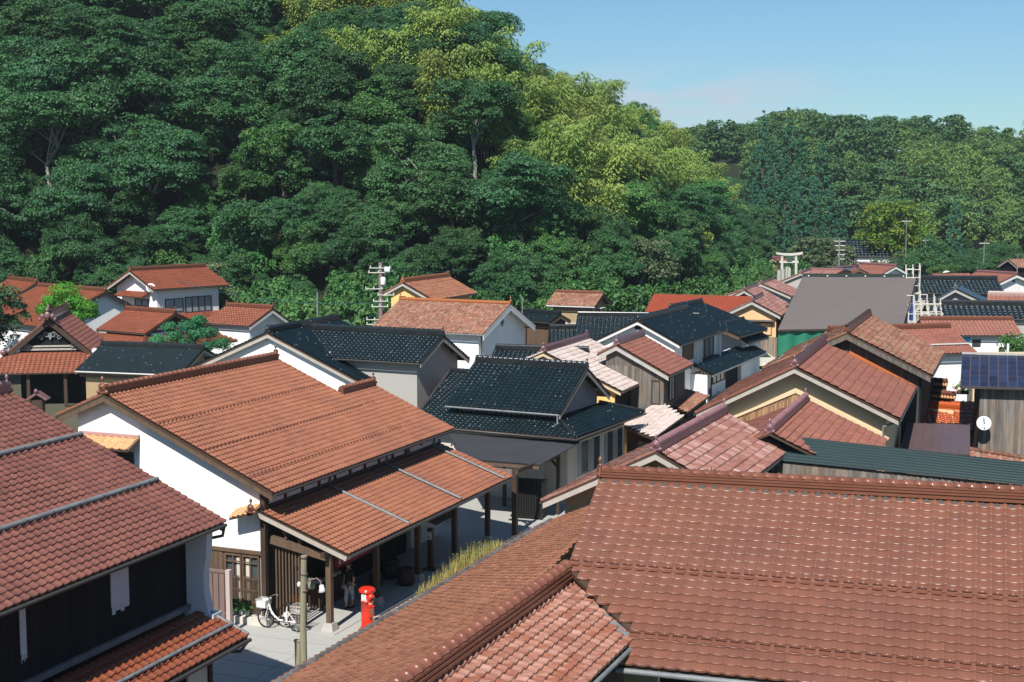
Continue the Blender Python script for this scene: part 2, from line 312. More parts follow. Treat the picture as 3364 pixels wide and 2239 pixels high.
M_FELT = mat('grey_roofing_felt', (.125, .108, .104), .9, .2, [(.5, .4, (.11, .096, .092)), (22, .35, (.155, .137, .132))], (60, .3))
M_SOLAR = mat('blue_glazed_panel_roof', (.016, .026, .062), .3, .35, (1.3, .5, (.032, .03, .05)), tintamt=.3)
M_GLASS = mat('window_glass', (.05, .065, .07), .08, .6, (1.2, .5, (.09, .11, .115)))
M_GLASP = mat('frosted_window', (.30, .34, .35), .3, .5, (1.2, .4, (.2, .24, .25)))
M_FRAME = mat('dark_window_frame', (.025, .026, .028), .5, .4)
M_WHITE = mat('white_paint', (.70, .70, .68), .5, .4, (4, .2, (.68, .68, .66)))
M_RED = mat('post_box_red', (.70, .028, .008), .28, .5, (3, .2, (.6, .025, .008)), coat=.4)
M_GREEN = mat('green_tarpaulin', (.022, .165, .10), .6, .3, (1.5, .4, (.022, .22, .11)), ((2, 2, 5), .6))
M_BTARP = mat('blue_tarpaulin', (.01, .07, .35), .5, .4, (2, .5, (.02, .16, .5)), (3, .6))
M_CYAN = mat('cyan_sheet', (.02, .42, .62), .5, .4)
M_STONE = mat('stone', (.42, .40, .37), .9, .2, (4, .5, (.3, .29, .27)), (12, .4))
M_STRAW = mat('straw', (.20, .14, .06), .9, .1, (9, .5, (.13, .09, .04)), trans=.2)
M_BLACK = mat('black_paint', (.012, .012, .012), .5, .4)
M_SKIN = mat('skin', (.42, .24, .16), .55, .4)
M_CLOTHD = mat('dark_cloth', (.016, .018, .022), .9, .1)
M_CLOTHP = mat('pale_trousers', (.34, .38, .42), .9, .1)
M_MAROON = mat('maroon_cloth', (.14, .022, .03), .85, .1)
M_CARP = mat('maroon_car_paint', (.055, .012, .016), .25, .5, coat=.8)
M_RUBB = mat('rubber', (.02, .02, .02), .8, .2)
M_CHROM = mat('bright_metal', (.6, .6, .62), .25, .6, metal=.8)
M_POLE = mat('old_pole_wood', (.30, .27, .19), .85, .2, [((8, 8, .6), .7, (.17, .16, .11)), (2, .4, (.20, .22, .13))], ((30, 30, 2), .5))
M_CONC = mat('street_concrete', (.40, .395, .365), .9, .2, [(.35, .5, (.34, .345, .325)), (3.5, .35, (.44, .43, .40)), (25, .2, (.31, .31, .29))], (40, .15))
M_CURB = mat('pale_curb_stone', (.58, .55, .49), .9, .2, (3, .4, (.46, .44, .40)), (25, .2))
M_EARTH = mat('garden_earth', (.10, .095, .07), .95, .1, [(.3, .6, (.065, .08, .045)), (4, .4, (.13, .11, .08))], (8, .5))
M_FLOOR = mat('forest_floor', (.022, .030, .016), .95, .1, (.5, .6, (.035, .032, .02)), (2, .8))
M_BARK = mat('bark', (.11, .095, .08), .9, .1, ((6, 6, 1), .5, (.06, .05, .042)), (12, .5))
M_BARKP = mat('pale_bark', (.30, .29, .26), .9, .1, ((6, 6, 1), .5, (.18, .17, .15)), (12, .5))
M_ORNB = mat('ridge_glaze_brown', (.185, .07, .042), .24, .5, (3, .4, (.23, .095, .06)), tintamt=.1)
M_ORNP = mat('ridge_glaze_plum', (.22, .11, .12), .25, .5, (3, .4, (.27, .15, .15)), tintamt=.1)
M_ORNK = mat('ridge_glaze_black', (.02, .026, .03), .22, .5, (3, .5, (.05, .055, .055)), tintamt=.2)
M_ORNO = mat('ridge_glaze_orange', (.40, .14, .05), .25, .45, (3, .4, (.3, .12, .06)), tintamt=.1)
def leafmat(name, c, c2, var=.22, tr=.28):
    return mat(name, c, .55, .3, (.6, .75, c2), trans=tr, objvar=var)
L_DARK = leafmat('leaves_dark_green', (.050, .145, .056), (.085, .19, .06))
L_MID = leafmat('leaves_mid_green', (.07, .19, .055), (.11, .23, .055))
L_YEL = leafmat('leaves_yellow_green', (.22, .28, .045), (.13, .22, .04))
L_BAMB = leafmat('bamboo_leaves', (.28, .37, .085), (.17, .28, .07), tr=.35)
L_CEDR = leafmat('cedar_needles', (.032, .135, .068), (.05, .165, .075), tr=.2)
L_PINE = leafmat('pine_needles_bright', (.10, .36, .035), (.07, .26, .03))
L_PINB = leafmat('pine_needles_blue', (.045, .22, .10), (.07, .26, .11))
L_PALE = leafmat('leaves_greyish_green', (.14, .19, .09), (.10, .15, .07))
L_GINK = leafmat('ginkgo_leaves', (.10, .22, .03), (.30, .30, .03), tr=.3)
L_GRAS = mat('dry_grass', (.50, .42, .16), .8, .1, (2.5, .8, (.26, .28, .08)), trans=.3)

# ------------------------------------------------------------------ mesh helper
class M:
    def __init__(s): s.v = []; s.f = []; s.sm = []
    def add(s, vs, fs, smooth=False):
        o = len(s.v); s.v += [tuple(p) for p in vs]
        for f in fs: s.f.append(tuple(o + i for i in f)); s.sm.append(smooth)
        return s
    def quad(s, *p): return s.add(p, [tuple(range(len(p)))])
    def box(s, c, X, Y, Z, sx, sy, sz):
        """centre c, unit axes X Y Z, full sizes"""
        c = Vector(c); a = Vector(X) * sx / 2; b = Vector(Y) * sy / 2; d = Vector(Z) * sz / 2
        vs = [c - a - b - d, c + a - b - d, c + a + b - d, c - a + b - d, c - a - b + d, c + a - b + d, c + a + b + d, c - a + b + d]
        return s.add(vs, [(0, 3, 2, 1), (4, 5, 6, 7), (0, 1, 5, 4), (1, 2, 6, 5), (2, 3, 7, 6), (3, 0, 4, 7)])
    def bar(s, p, q, wd, ht, up=(0, 0, 1)):
        p = Vector(p); q = Vector(q); X = (q - p).normalized(); Y = Vector(up).cross(X)
        if Y.length < 1e-4: Y = Vector((1, 0, 0)).cross(X)
        Y.normalize(); Z = X.cross(Y)
        return s.box((p + q) / 2, X, Y, Z, (q - p).length, wd, ht)
    def prism(s, poly, vec):
        n = len(poly); vec = Vector(vec); a = [Vector(p) for p in poly]; b = [p + vec for p in a]
        return s.add(a + b, [tuple(range(n))[::-1], tuple(range(n, 2 * n))] + [(i, (i + 1) % n, n + (i + 1) % n, n + i) for i in range(n)])
    def tube(s, pts, r, n=8, cap=True):
        pts = [Vector(p) for p in pts]; rs = r if isinstance(r, (list, tuple)) else [r] * len(pts)
        vs = []; prev = None
        for i, p in enumerate(pts):
            d = (pts[min(i + 1, len(pts) - 1)] - pts[max(i - 1, 0)]).normalized()
            if prev is None:
                x = d.orthogonal().normalized()
            else:
                x = (prev - d * prev.dot(d)); x = x.normalized() if x.length > 1e-5 else d.orthogonal().normalized()
            prev = x; y = d.cross(x)
            vs += [p + (x * math.cos(t) + y * math.sin(t)) * rs[i] for t in [2 * math.pi * k / n for k in range(n)]]
        fs = [(i * n + k, i * n + (k + 1) % n, (i + 1) * n + (k + 1) % n, (i + 1) * n + k) for i in range(len(pts) - 1) for k in range(n)]
        s.add(vs, fs, True)
        if cap:
            s.add(vs[:n], [tuple(range(n))[::-1]]); s.add(vs[-n:], [tuple(range(n))])
        return s
    def lathe(s, c, prof, n=20, axis=(0, 0, 1), smooth=True, a0=0, a1=2 * math.pi):
        c = Vector(c); Zx = Vector(axis).normalized(); X = Zx.orthogonal().normalized(); Y = Zx.cross(X)
        full = abs(a1 - a0 - 2 * math.pi) < 1e-6; m = n if full else n + 1
        vs = []
        for r, z in prof:
            vs += [c + Zx * z + (X * math.cos(a0 + (a1 - a0) * k / n) + Y * math.sin(a0 + (a1 - a0) * k / n)) * r for k in range(m)]
        fs = [(i * m + k, i * m + (k + 1) % m, (i + 1) * m + (k + 1) % m, (i + 1) * m + k) for i in range(len(prof) - 1) for k in range(n)]
        return s.add(vs, fs, smooth)
    def ell(s, c, rx, ry=None, rz=None, n=10, m=6, X=(1, 0, 0), Y=(0, 1, 0), Z=(0, 0, 1)):
        ry = ry or rx; rz = rz or rx; c = Vector(c); X = Vector(X); Y = Vector(Y); Z = Vector(Z); vs = []
        for i in range(m + 1):
            t = math.pi * i / m
            vs += [c + X * rx * math.sin(t) * math.cos(2 * math.pi * k / n) + Y * ry * math.sin(t) * math.sin(2 * math.pi * k / n) + Z * rz * math.cos(t) for k in range(n)]
        return s.add(vs, [(i * n + k, (i + 1) * n + k, (i + 1) * n + (k + 1) % n, i * n + (k + 1) % n) for i in range(m) for k in range(n)], True)
    def mesh(s, name, O=(0, 0, 0)):
        me = bpy.data.meshes.new(name); O = Vector(O)
        me.from_pydata([tuple(Vector(p) - O) for p in s.v], [], s.f)
        me.polygons.foreach_set('use_smooth', s.sm); me.update()
        return me

def npmesh(name, V, F, smooth=False, tint=None):
    """V (n,3), F (m,4) numpy"""
    me = bpy.data.meshes.new(name); n = len(V); m = len(F); k = F.shape[1]
    me.vertices.add(n); me.vertices.foreach_set('co', V.astype('f').ravel())
    me.loops.add(m * k); me.loops.foreach_set('vertex_index', F.astype('i').ravel())
    me.polygons.add(m); me.polygons.foreach_set('loop_start', np.arange(0, m * k, k, dtype='i'))
    sm = np.full(m, smooth) if isinstance(smooth, bool) else smooth
    me.polygons.foreach_set('use_smooth', sm.astype(bool))
    if tint is not None:
        at = me.attributes.new('tint', 'FLOAT', 'POINT'); at.data.foreach_set('value', tint.astype('f'))
    me.update(calc_edges=True)
    return me

def link(name, me, m=None, parent=None, label=None, kind=None):
    o = bpy.data.objects.new(name, me); COL.objects.link(o)
    if m is not None and me is not None and not me.materials: me.materials.append(m)
    if parent: o.parent = parent
    if label: o['label'] = label
    if kind: o['kind'] = kind
    return o

class Thing:
    def __init__(s, name, label, cat, O, group=None, kind=None):
        s.O = Vector(O); s.e = bpy.data.objects.new(name, None); COL.objects.link(s.e); s.e.location = s.O; s.e.empty_display_size = .3
        s.e['label'] = label; s.e['category'] = cat
        if group: s.e['group'] = group
        s.tiles = []
    def add(s, name, m, mt, parent=None, label=None, kind=None):
        return link(name, m.mesh(name, s.O), mt, parent or s.e, label, kind)

def single(name, m, mt, label, cat, O, group=None, kind=None):
    o = link(name, m.mesh(name, O), mt); o.location = O; o['label'] = label; o['category'] = cat
    if group: o['group'] = group
    if kind: o['kind'] = kind
    return o
def struct(name, me, mt):
    o = link(name, me, mt); o['kind'] = 'structure'; return o

# camera projection (only to choose which tiles show largest and which trees are in view)
_c, _s = math.cos(math.atan(491.5 / 4672)), math.sin(math.atan(491.5 / 4672))
def in_view(p, margin=.04):
    x, y, z = p[0], p[1], p[2] - CAM_H
    d = y * _c - z * _s
    if d < 1: return False
    u = x / d * 1.3888; v = (y * _s + z * _c) / d * 1.3888
    return abs(u) < .5 + margin and abs(v) < .333 + margin

# ------------------------------------------------------------------ roof tiles
PROF_S = [(0, .022), (.12, .009), (.36, .0), (.62, .003), (.80, .013), (.90, .029), (1.0, .027)]
PROF_L = [(0, .036), (.16, .008), (.45, 0), (.70, .008), (.88, .046), (1.0, .044)]
def tile_template(prof, lift=.028):
    n = len(prof); V = []; F = []; S = []
    for y, dz in ((1.10, 0.0), (.11, lift), (0.0, lift - .011), (-.005, lift - .036)):
        for u, z in prof: V.append((u, y, z + dz))
    for r in range(3):
        for i in range(n - 1): F.append((r * n + i, (r + 1) * n + i, (r + 1) * n + i + 1, r * n + i + 1)); S.append(True)
    V += [(1.0, 0.0, prof[-1][1] + lift - .008), (1.0, 1.1, prof[-1][1]), (1.0, 1.1, -.01), (1.0, .01, -.01)]
    F.append((len(V) - 4, len(V) - 1, len(V) - 2, len(V) - 3)); S.append(False)
    return np.array(V, float), np.array(F), np.array(S)
PROF_M = [(0, .034), (.12, .012), (.36, .0), (.60, .003), (.78, .018), (.89, .044), (1.0, .040)]
TT_S = tile_template(PROF_S); TT_M = tile_template(PROF_M, .032); TT_L = tile_template(PROF_L, .036)
UNIT = {}
def unit_tile(mt, tpl, key):
    k = (mt.name, key)
    if k not in UNIT:
        V, F, S = tpl; me = npmesh('tile', V, F, S); me.materials.append(mt); UNIT[k] = me
    return UNIT[k]

def pnoise(x, y, seed):
    def h(i, j):
        v = np.sin(i * 127.1 + j * 311.7 + seed * 74.7) * 43758.5453; return v - np.floor(v)
    xi = np.floor(x); yi = np.floor(y); fx = x - xi; fy = y - yi
    fx = fx * fx * (3 - 2 * fx); fy = fy * fy * (3 - 2 * fy)
    return (h(xi, yi) * (1 - fx) + h(xi + 1, yi) * fx) * (1 - fy) + (h(xi, yi + 1) * (1 - fx) + h(xi + 1, yi + 1) * fx) * fy

def tile_field(th, roof, mt, E0, X, Yv, width, length, tw, tl, mask=None, hero=False, seed=0, holes=None):
    """tiles over a rectangle of a slope: E0 eave corner, X along the eave, Yv up the slope; mask(u,v)->bool in metres"""
    X = np.array(X, float); X /= np.linalg.norm(X); Yv = np.array(Yv, float); Yv /= np.linalg.norm(Yv); Nn = np.cross(X, Yv)
    nx = max(1, round(width / tw)); ny = max(1, round(length / tl)); tw = width / nx; tl = length / ny
    I, J = np.meshgrid(np.arange(nx), np.arange(ny)); I = I.ravel(); J = J.ravel()
    u = (I + .5) * tw; v = (J + .5) * tl
    if mask is not None:
        k = mask(u, v); I, J, u, v = I[k], J[k], u[k], v[k]
    n = len(I)
    if not n: return
    rs = np.random.default_rng(seed + 11)
    tint = np.clip(.6 * rs.random(n) + .45 * pnoise(u / tw / 2.6, v / tl / 2.0, seed) * 1.1, 0, .97)
    tint[rs.random(n) < .012] = 1.0
    E0 = np.array(E0, float)
    org = E0 + np.outer(I * tw, X) + np.outer(J * tl, Yv) + np.outer(.012 + rs.normal(0, .0018, n), Nn)
    th.tiles.append(dict(roof=roof, mt=mt, X=X, Y=Yv, N=Nn, tw=tw, tl=tl, org=org, tint=tint, hero=hero, tilt=rs.normal(0, .012, (n, 2))))

def finish_tiles(th, limit=300):
    for f in th.tiles:                       # pale specks added as white glints, shaped as snow stops, on the black roofs
        if f['mt'].name != 'glazed_tile_black': continue
        k = np.nonzero(np.random.default_rng(5).random(len(f['org'])) < .045)[0]; m = M()
        for i in k: m.box(Vector(f['org'][i]) + Vector(f['X']) * f['tw'] * .45 + Vector(f['Y']) * .03 + Vector(f['N']) * .06, f['X'], f['Y'], f['N'], .04, .03, .03)
        if len(k): th.add('snow_stops_and_glints', m, M_GLASP, f['roof'], None, 'stuff')
    allc = []
    for fi, f in enumerate(th.tiles):
        if f['hero']:
            for i, p in enumerate(f['org']):
                if in_view(p, 0): allc.append((math.dist(p, (0, 0, CAM_H)), fi, i))
    allc.sort(); chosen = {(a, b) for _, a, b in allc[:limit]}
    for fi, f in enumerate(th.tiles):
        tpl = (TT_S if f['mt'].name in ('glazed_tile_rose', 'aged_tile_orange') else TT_M) if f['hero'] else TT_L
        V, F, S = tpl; n = len(f['org'])
        sel = np.array([(fi, i) in chosen for i in range(n)], bool)
        O = np.array(th.O)
        tx, ty = f['tilt'][:, 0], f['tilt'][:, 1]
        # per tile axes with small tilt
        for i in np.nonzero(sel)[0]:
            me = unit_tile(f['mt'], tpl, f['hero'])
            o = bpy.data.objects.new('tile', me); COL.objects.link(o); o.parent = f['roof']
            Xi = f['X'] * f['tw'] + f['N'] * tx[i] * f['tw']; Yi = f['Y'] * f['tl'] + f['N'] * ty[i] * f['tl'] * .5; p = f['org'][i] - O
            Zi = f['N']
            o.matrix_local = Matrix(((Xi[0], Yi[0], Zi[0], p[0]), (Xi[1], Yi[1], Zi[1], p[1]), (Xi[2], Yi[2], Zi[2], p[2]), (0, 0, 0, 1)))
            o['tint'] = float(f['tint'][i])
        r = np.nonzero(~sel)[0]
        if len(r):
            Xi = f['X'] * f['tw'] + np.outer(tx[r] * f['tw'], f['N']); Yi = f['Y'] * f['tl'] + np.outer(ty[r] * f['tl'] * .5, f['N'])
            P = (f['org'][r] - O)[:, None, :] + V[None, :, 0:1] * Xi[:, None, :] + V[None, :, 1:2] * Yi[:, None, :] + V[None, :, 2:3] * f['N'][None, None, :]
            FF = (F[None] + (np.arange(len(r)) * len(V))[:, None, None]).reshape(-1, 4)
            me = npmesh('tiles', P.reshape(-1, 3), FF, np.tile(S, len(r)), np.repeat(f['tint'][r], len(V)))
            link('tile_field', me, f['mt'], f['roof'], None, 'stuff')
    th.tiles = []

def poly_mask(poly):
    P = np.array(poly, float)
    def f(u, v):
        ins = np.zeros(u.shape, bool)
        for i in range(len(P)):
            x1, y1 = P[i]; x2, y2 = P[(i + 1) % len(P)]
            c = ((y1 > v) != (y2 > v)) & (u < (x2 - x1) * (v - y1) / (y2 - y1 + 1e-12) + x1); ins ^= c
        return ins
    return f

# ------------------------------------------------------------------ ridge, ornaments
CAPS = {}
def cap_mesh(mt):
    if mt.name not in CAPS:
        m = M(); n = 7
        def ring(x, r): return [(x, r * math.cos(math.pi * k / (n - 1)), r * .9 * math.sin(math.pi * k / (n - 1))) for k in range(n)]
        xs = [(0, .085), (.20, .085), (.20, .102), (.27, .102)]
        vs = sum([ring(x, r) for x, r in xs], [])
        m.add(vs, [(i * n + k, i * n + k + 1, (i + 1) * n + k + 1, (i + 1) * n + k) for i in range(3) for k in range(n - 1)], True)
        m.add(ring(.27, .102), [tuple(range(n))]); m.add(ring(0, .085), [tuple(range(n))[::-1]])
        me = m.mesh('ridge_tile'); me.materials.append(mt); CAPS[mt.name] = me
    return CAPS[mt.name]

def ridge(th, p, q, mt, layers=3, scale=1.0, caps=True, name='ridge'):
    """stacked ridge from p to q (world, at the roof surface)"""
    p = Vector(p); q = Vector(q); X = (q - p).normalized(); Y = Vector((0, 0, 1)).cross(X).normalized(); Z = X.cross(Y); L = (q - p).length
    m = M(); z = .01; h = .058 * scale
    m.box((p + q) / 2 + Z * .02 * scale, X, Y, Z, L, .24 * scale, .10 * scale)          # bedding under the stack
    z = .065 * scale
    for i in range(layers):
        wd = (.30 - .035 * i) * scale
        m.box((p + q) / 2 + Z * (z + h * .32), X, Y, Z, L + .02 * (layers - i), wd, h * .62)
        m.box((p + q) / 2 + Z * (z + h * .8), X, Y, Z, L, wd - .07 * scale, h * .42)
        z += h
    rd = th.add(name, m, mt)
    cm = cap_mesh(mt); n = max(1, round(L / (.26 * scale)))
    if caps:
        for i in range(n):
            o = bpy.data.objects.new('ridge_tile', cm); COL.objects.link(o); o.parent = rd
            s = L / n / .26
            pt = p + X * (L * i / n) + Z * (z - .005) - th.O
            sy = scale
            o.matrix_local = Matrix(((X[0] * s, Y[0] * sy, Z[0] * sy, pt[0]), (X[1] * s, Y[1] * sy, Z[1] * sy, pt[1]), (X[2] * s, Y[2] * sy, Z[2] * sy, pt[2]), (0, 0, 0, 1)))
            o['tint'] = random.random()
    else:
        mm = M(); k = 7
        for i in range(n):
            a = p + X * (L * i / n) + Z * (z - .005)
            for xa, xb, rr in ((0, .78, .085), (.78, 1.0, .102)):
                vs = []
                for xx in (xa, xb):
                    for j in range(k): vs.append(a + X * (L / n * xx) + Y * (rr * scale * math.cos(math.pi * j / (k - 1))) + Z * (rr * scale * math.sin(math.pi * j / (k - 1))))
                mm.add(vs, [(j, j + 1, k + j + 1, k + j) for j in range(k - 1)], True)
                mm.add(vs[k:], [tuple(range(k))])
        th.add('ridge_tiles', mm, mt, rd, None, 'stuff')
    return rd, z

def ornament(th, p, X, mt, s=1.0, parent=None):
    """ridge end tile: disc with crest, side scrolls and a small finial; X points outwards"""
    s *= .8; p = Vector(p); X = Vector(X).normalized(); Y = Vector((0, 0, 1)).cross(X).normalized(); Z = Vector((0, 0, 1)); m = M()
    m.prism([p + Y * (y * s) + Z * (z * s) - X * .03 for y, z in ((-.17, -.02), (.17, -.02), (.20, .06), (.13, .14), (.09, .30), (-.09, .30), (-.13, .14), (-.20, .06))], X * .07 * s)
    m.lathe(p + Z * .21 * s + X * .03 * s, [(0, .055 * s), (.07 * s, .055 * s), (.075 * s, .035 * s), (.10 * s, .045 * s), (.135 * s, .03 * s), (.15 * s, 0)], 14, X)
    for sg in (-1, 1):
        m.lathe(p + Y * sg * .17 * s + Z * .03 * s + X * .02 * s, [(0, .05 * s), (.045 * s, .045 * s), (.075 * s, 0)], 10, X)
    m.lathe(p + Z * .33 * s, [(.05 * s, 0), (.035 * s, .03 * s), (.02 * s, .06 * s), (.06 * s, .11 * s), (.065 * s, .15 * s), (.04 * s, .21 * s), (0, .27 * s)], 10)
    return th.add('ridge_end_tile', m, mt, parent)

# ------------------------------------------------------------------ generic gabled building
UP = Vector((0, 0, 1))
class Gable:
    def __init__(g, key, name, label, cat, tile, wall, ridge_m=None, og=.4, oe=.5, z0=0, tw=.235, tl=.20, hero=False, orn=True, barge=M_BWOOD, gutter=True, walls=True,
                 sides='RL', Lx=None, layers=3, rs=1.0, maskR=None, maskL=None, bargew=.16, group=None, seed=None, far_orn=True, purlins=0, deck=None, ground=0, caps=None, ridge_on=True, s0=0):
        q = GEO[key]; g.q = q; g.a = Vector((q['a'][0], q['a'][1], 0)); y = R(q['yaw']); g.u = Vector((math.sin(y), math.cos(y), 0)); g.r = Vector((math.cos(y), -math.sin(y), 0))
        g.Z = q['Z']; g.L = Lx or q['L']; g.og = og; g.oe = oe; g.s0 = s0
        mid = g.P(g.L / 2, 0, 0)
        g.th = th = Thing(name, label, cat, (mid.x, mid.y, ground), group)
        rm = ridge_m or M_ORNB
        seed = seed if seed is not None else (hash_s(key) % 1000)
        T = .07
        rf = M(); slopes = {}
        for sd, sg in (('R', 1), ('L', -1)):
            if sd not in sides: continue
            wd, ze = q['w' + sd] * sg, q['z' + sd]
            slopes[sd] = (wd, ze)
            pts = [g.P(g.s0, 0, g.Z), g.P(g.s0, wd, ze), g.P(g.L, wd, ze), g.P(g.L, 0, g.Z)]
            if sd == 'L': pts = pts[::-1]
            rf.add([p for p in pts] + [p - UP * T for p in pts], [(0, 1, 2, 3), (7, 6, 5, 4), (0, 4, 5, 1), (1, 5, 6, 2), (2, 6, 7, 3), (3, 7, 4, 0)])
        g.roof = th.add('roof', rf, deck or M_DWOOD)
        for sd, (wd, ze) in slopes.items():
            up = (g.P(0, 0, g.Z) - g.P(0, wd, ze)); ln = up.length
            if sd == 'R': E0 = g.P(g.s0, wd, ze); X = g.u
            else: E0 = g.P(g.L, wd, ze); X = -g.u
            # tiles overhang the deck a little
            un = up.normalized(); ov = .05
            if tile is not None:
                tile_field(th, g.roof, tile, E0 - un * ov, X, up, g.L - g.s0, ln + ov, tw, tl, {'R': maskR, 'L': maskL}[sd], hero, seed + (0 if sd == 'R' else 5))
            g.slopes = slopes
        # barge boards at both gables
        if barge:
            for s_, nm in ((g.s0 + .03, 'barge_board'), (g.L - .03, 'barge_board')):
                for sd, (wd, ze) in slopes.items():
                    m = M(); a = g.P(s_, 0, g.Z - T - .005); b = g.P(s_, wd, ze - T - .005); d = (b - a)
                    m.prism([a - g.u * .02, b - g.u * .02, b - g.u * .02 - UP * bargew, a - g.u * .02 - UP * bargew], g.u * .04)
                    th.add(nm, m, barge)
        if gutter:
            for sd, (wd, ze) in slopes.items():
                m = M(); off = .07 if wd > 0 else -.07
                a = g.P(g.s0 + .03, wd + off, ze - .07); b = g.P(g.L - .03, wd + off, ze - .07); m.tube([a, b], .045, 6)
                th.add('gutter', m, M_METD if gutter is True else gutter)
        if ridge_on and rm:
            cp = hero if caps is None else caps
            g.rd, zt = ridge(th, g.P(g.s0 + .05, 0, g.Z), g.P(g.L - .05, 0, g.Z), rm, layers, rs, cp)
            if orn:
                ornament(th, g.P(g.s0 + .02, 0, g.Z + .05), -g.u, rm, rs * .9)
                if far_orn: ornament(th, g.P(g.L - .02, 0, g.Z + .05), g.u, rm, rs * .9)
        if walls:
            wR = q['wR'] - oe if 'R' in sides else .05; wL = q['wL'] - oe if 'L' in sides else .05
            def zt_(wd):
                if wd > 0: t = (g.Z - q['zR']) / q['wR']
                else: t = (g.Z - q['zL']) / q['wL']
                return g.Z - abs(wd) * t - T - .02
            g.wR, g.wL = wR, wL
            m = M(); pts = [g.P(g.s0 + og, -wL, z0), g.P(g.s0 + og, wR, z0), g.P(g.s0 + og, wR, zt_(wR)), g.P(g.s0 + og, 0, g.Z - T - .02), g.P(g.s0 + og, -wL, zt_(-wL))]
            m.prism(pts, g.u * (g.L - g.s0 - 2 * og))
            g.wall = th.add('wall', m, wall)
            g.zt = zt_
        if purlins:
            for k in range(purlins):
                for sd, (wd, ze) in slopes.items():
                    f = (k + .35) / purlins; ww = wd * f; zz = g.Z + (ze - g.Z) * f - T
                    m = M(); m.box(g.P(g.s0 + og / 2 + .02, ww, zz - .06), g.u, g.r, UP, og - .03, .09, .11); th.add('purlin', m, barge or M_SOFF)
            m = M(); m.box(g.P(g.s0 + og / 2 + .02, 0, g.Z - T - .12), g.u, g.r, UP, og - .03, .1, .14); th.add('purlin', m, barge or M_SOFF)
        finish_tiles(th)
    def P(g, s, w_, z): return Vector((g.a.x + g.u.x * s + g.r.x * w_, g.a.y + g.u.y * s + g.r.y * w_, z))
    def frame(g, face, a, z, out=0):
        """point on a wall: face F (gable, a=w), R/L (side, a=s)"""
        if face == 'F': return g.P(g.s0 + g.og - out, a, z)
        if face == 'B': return g.P(g.L - g.og + out, a, z)
        if face == 'R': return g.P(a, g.wR + out, z)
        return g.P(a, -g.wL - out, z)
    def axes(g, face):
        return {'F': (g.r, -g.u), 'B': (g.r, g.u), 'R': (g.u, g.r), 'L': (g.u, -g.r)}[face]

def hash_s(s):
    v = 7
    for c in s: v = (v * 31 + ord(c)) % 99991
    return v

def window(g, face, rect, nx=2, nz=1, frame=M_FRAME, glass=M_GLASS, fw=.06, bar=.025, name='window', label=None, bars=None, barmat=None, depth=.06):
    a0, a1, z0, z1 = rect; A, N = g.axes(face); c = g.frame(face, (a0 + a1) / 2, (z0 + z1) / 2); W = a1 - a0; Hh = z1 - z0
    m = M()
    o = depth / 2 + .004
    m.box(c + N * o + UP * (Hh / 2 - fw / 2), A, N, UP, W, depth, fw); m.box(c + N * o - UP * (Hh / 2 - fw / 2), A, N, UP, W, depth, fw)
    for sg in (-1, 1): m.box(c + N * o + A * sg * (W / 2 - fw / 2), A, N, UP, fw, depth - .004, Hh - 2 * fw)
    fr = g.th.add(name, m, frame, None, label)
    if glass:
        pw = (W - 2 * fw) / nx; ph = (Hh - 2 * fw) / nz
        for i in range(nx):
            for k in range(nz):
                p = M(); p.box(c + N * .018 + A * (-W / 2 + fw + pw * (i + .5)) + UP * (-Hh / 2 + fw + ph * (k + .5)), A, N, UP, pw - bar, .012, ph - bar); g.th.add('pane', p, glass, fr)
        for i in range(1, nx):
            p = M(); p.box(c + N * (o - .003) + A * (-W / 2 + fw + pw * i), A, N, UP, bar * 1.4, depth - .01, Hh - 2 * fw); g.th.add('mullion', p, frame, fr)
        for k in range(1, nz):
            p = M(); p.box(c + N * (o - .006) + UP * (-Hh / 2 + fw + ph * k), A, N, UP, W - 2 * fw, depth - .016, bar); g.th.add('mullion', p, frame, fr)
    if bars:
        for i in range(bars):
            p = M(); p.box(c + N * (depth + .012) + A * (-W / 2 + fw + (W - 2 * fw) * (i + .5) / bars), A, N, UP, .028, .024, Hh - .02); g.th.add('lattice_bar', p, barmat or frame, fr)
    return fr

PLK = {}
def planks(th, parent, P0, A, N, W, Hh, n, mt, gap=.012, t=.03, topf=None, name='plank', limit=True, botf=None):
    """vertical boards on a wall: P0 lower start, A along, N outward"""
    P0 = Vector(P0); pw = W / n
    k = mt.name
    if k not in PLK:
        m = M(); m.box((0, 0, .5), (1, 0, 0), (0, 1, 0), (0, 0, 1), 1, 1, 1); me = m.mesh(name); me.materials.append(mt); PLK[k] = me
    for i in range(n):
        h0 = 0 if not botf else botf((i + .5) * pw); h1 = Hh if not topf else topf((i + .5) * pw)
        if h1 - h0 < .05: continue
        o = bpy.data.objects.new(name, PLK[k]); COL.objects.link(o); o.parent = parent
        p = P0 + A * (pw * (i + .5)) + N * (t / 2 + random.uniform(0, .008)) + UP * h0 - th.O
        if parent is not th.e: pass
        sx, sy, sz = pw - gap, t, h1 - h0
        o.matrix_local = Matrix(((A[0] * sx, N[0] * sy, 0, p[0]), (A[1] * sx, N[1] * sy, 0, p[1]), (A[2] * sx, N[2] * sy, sz, p[2]), (0, 0, 0, 1)))
        o['tint'] = random.random()

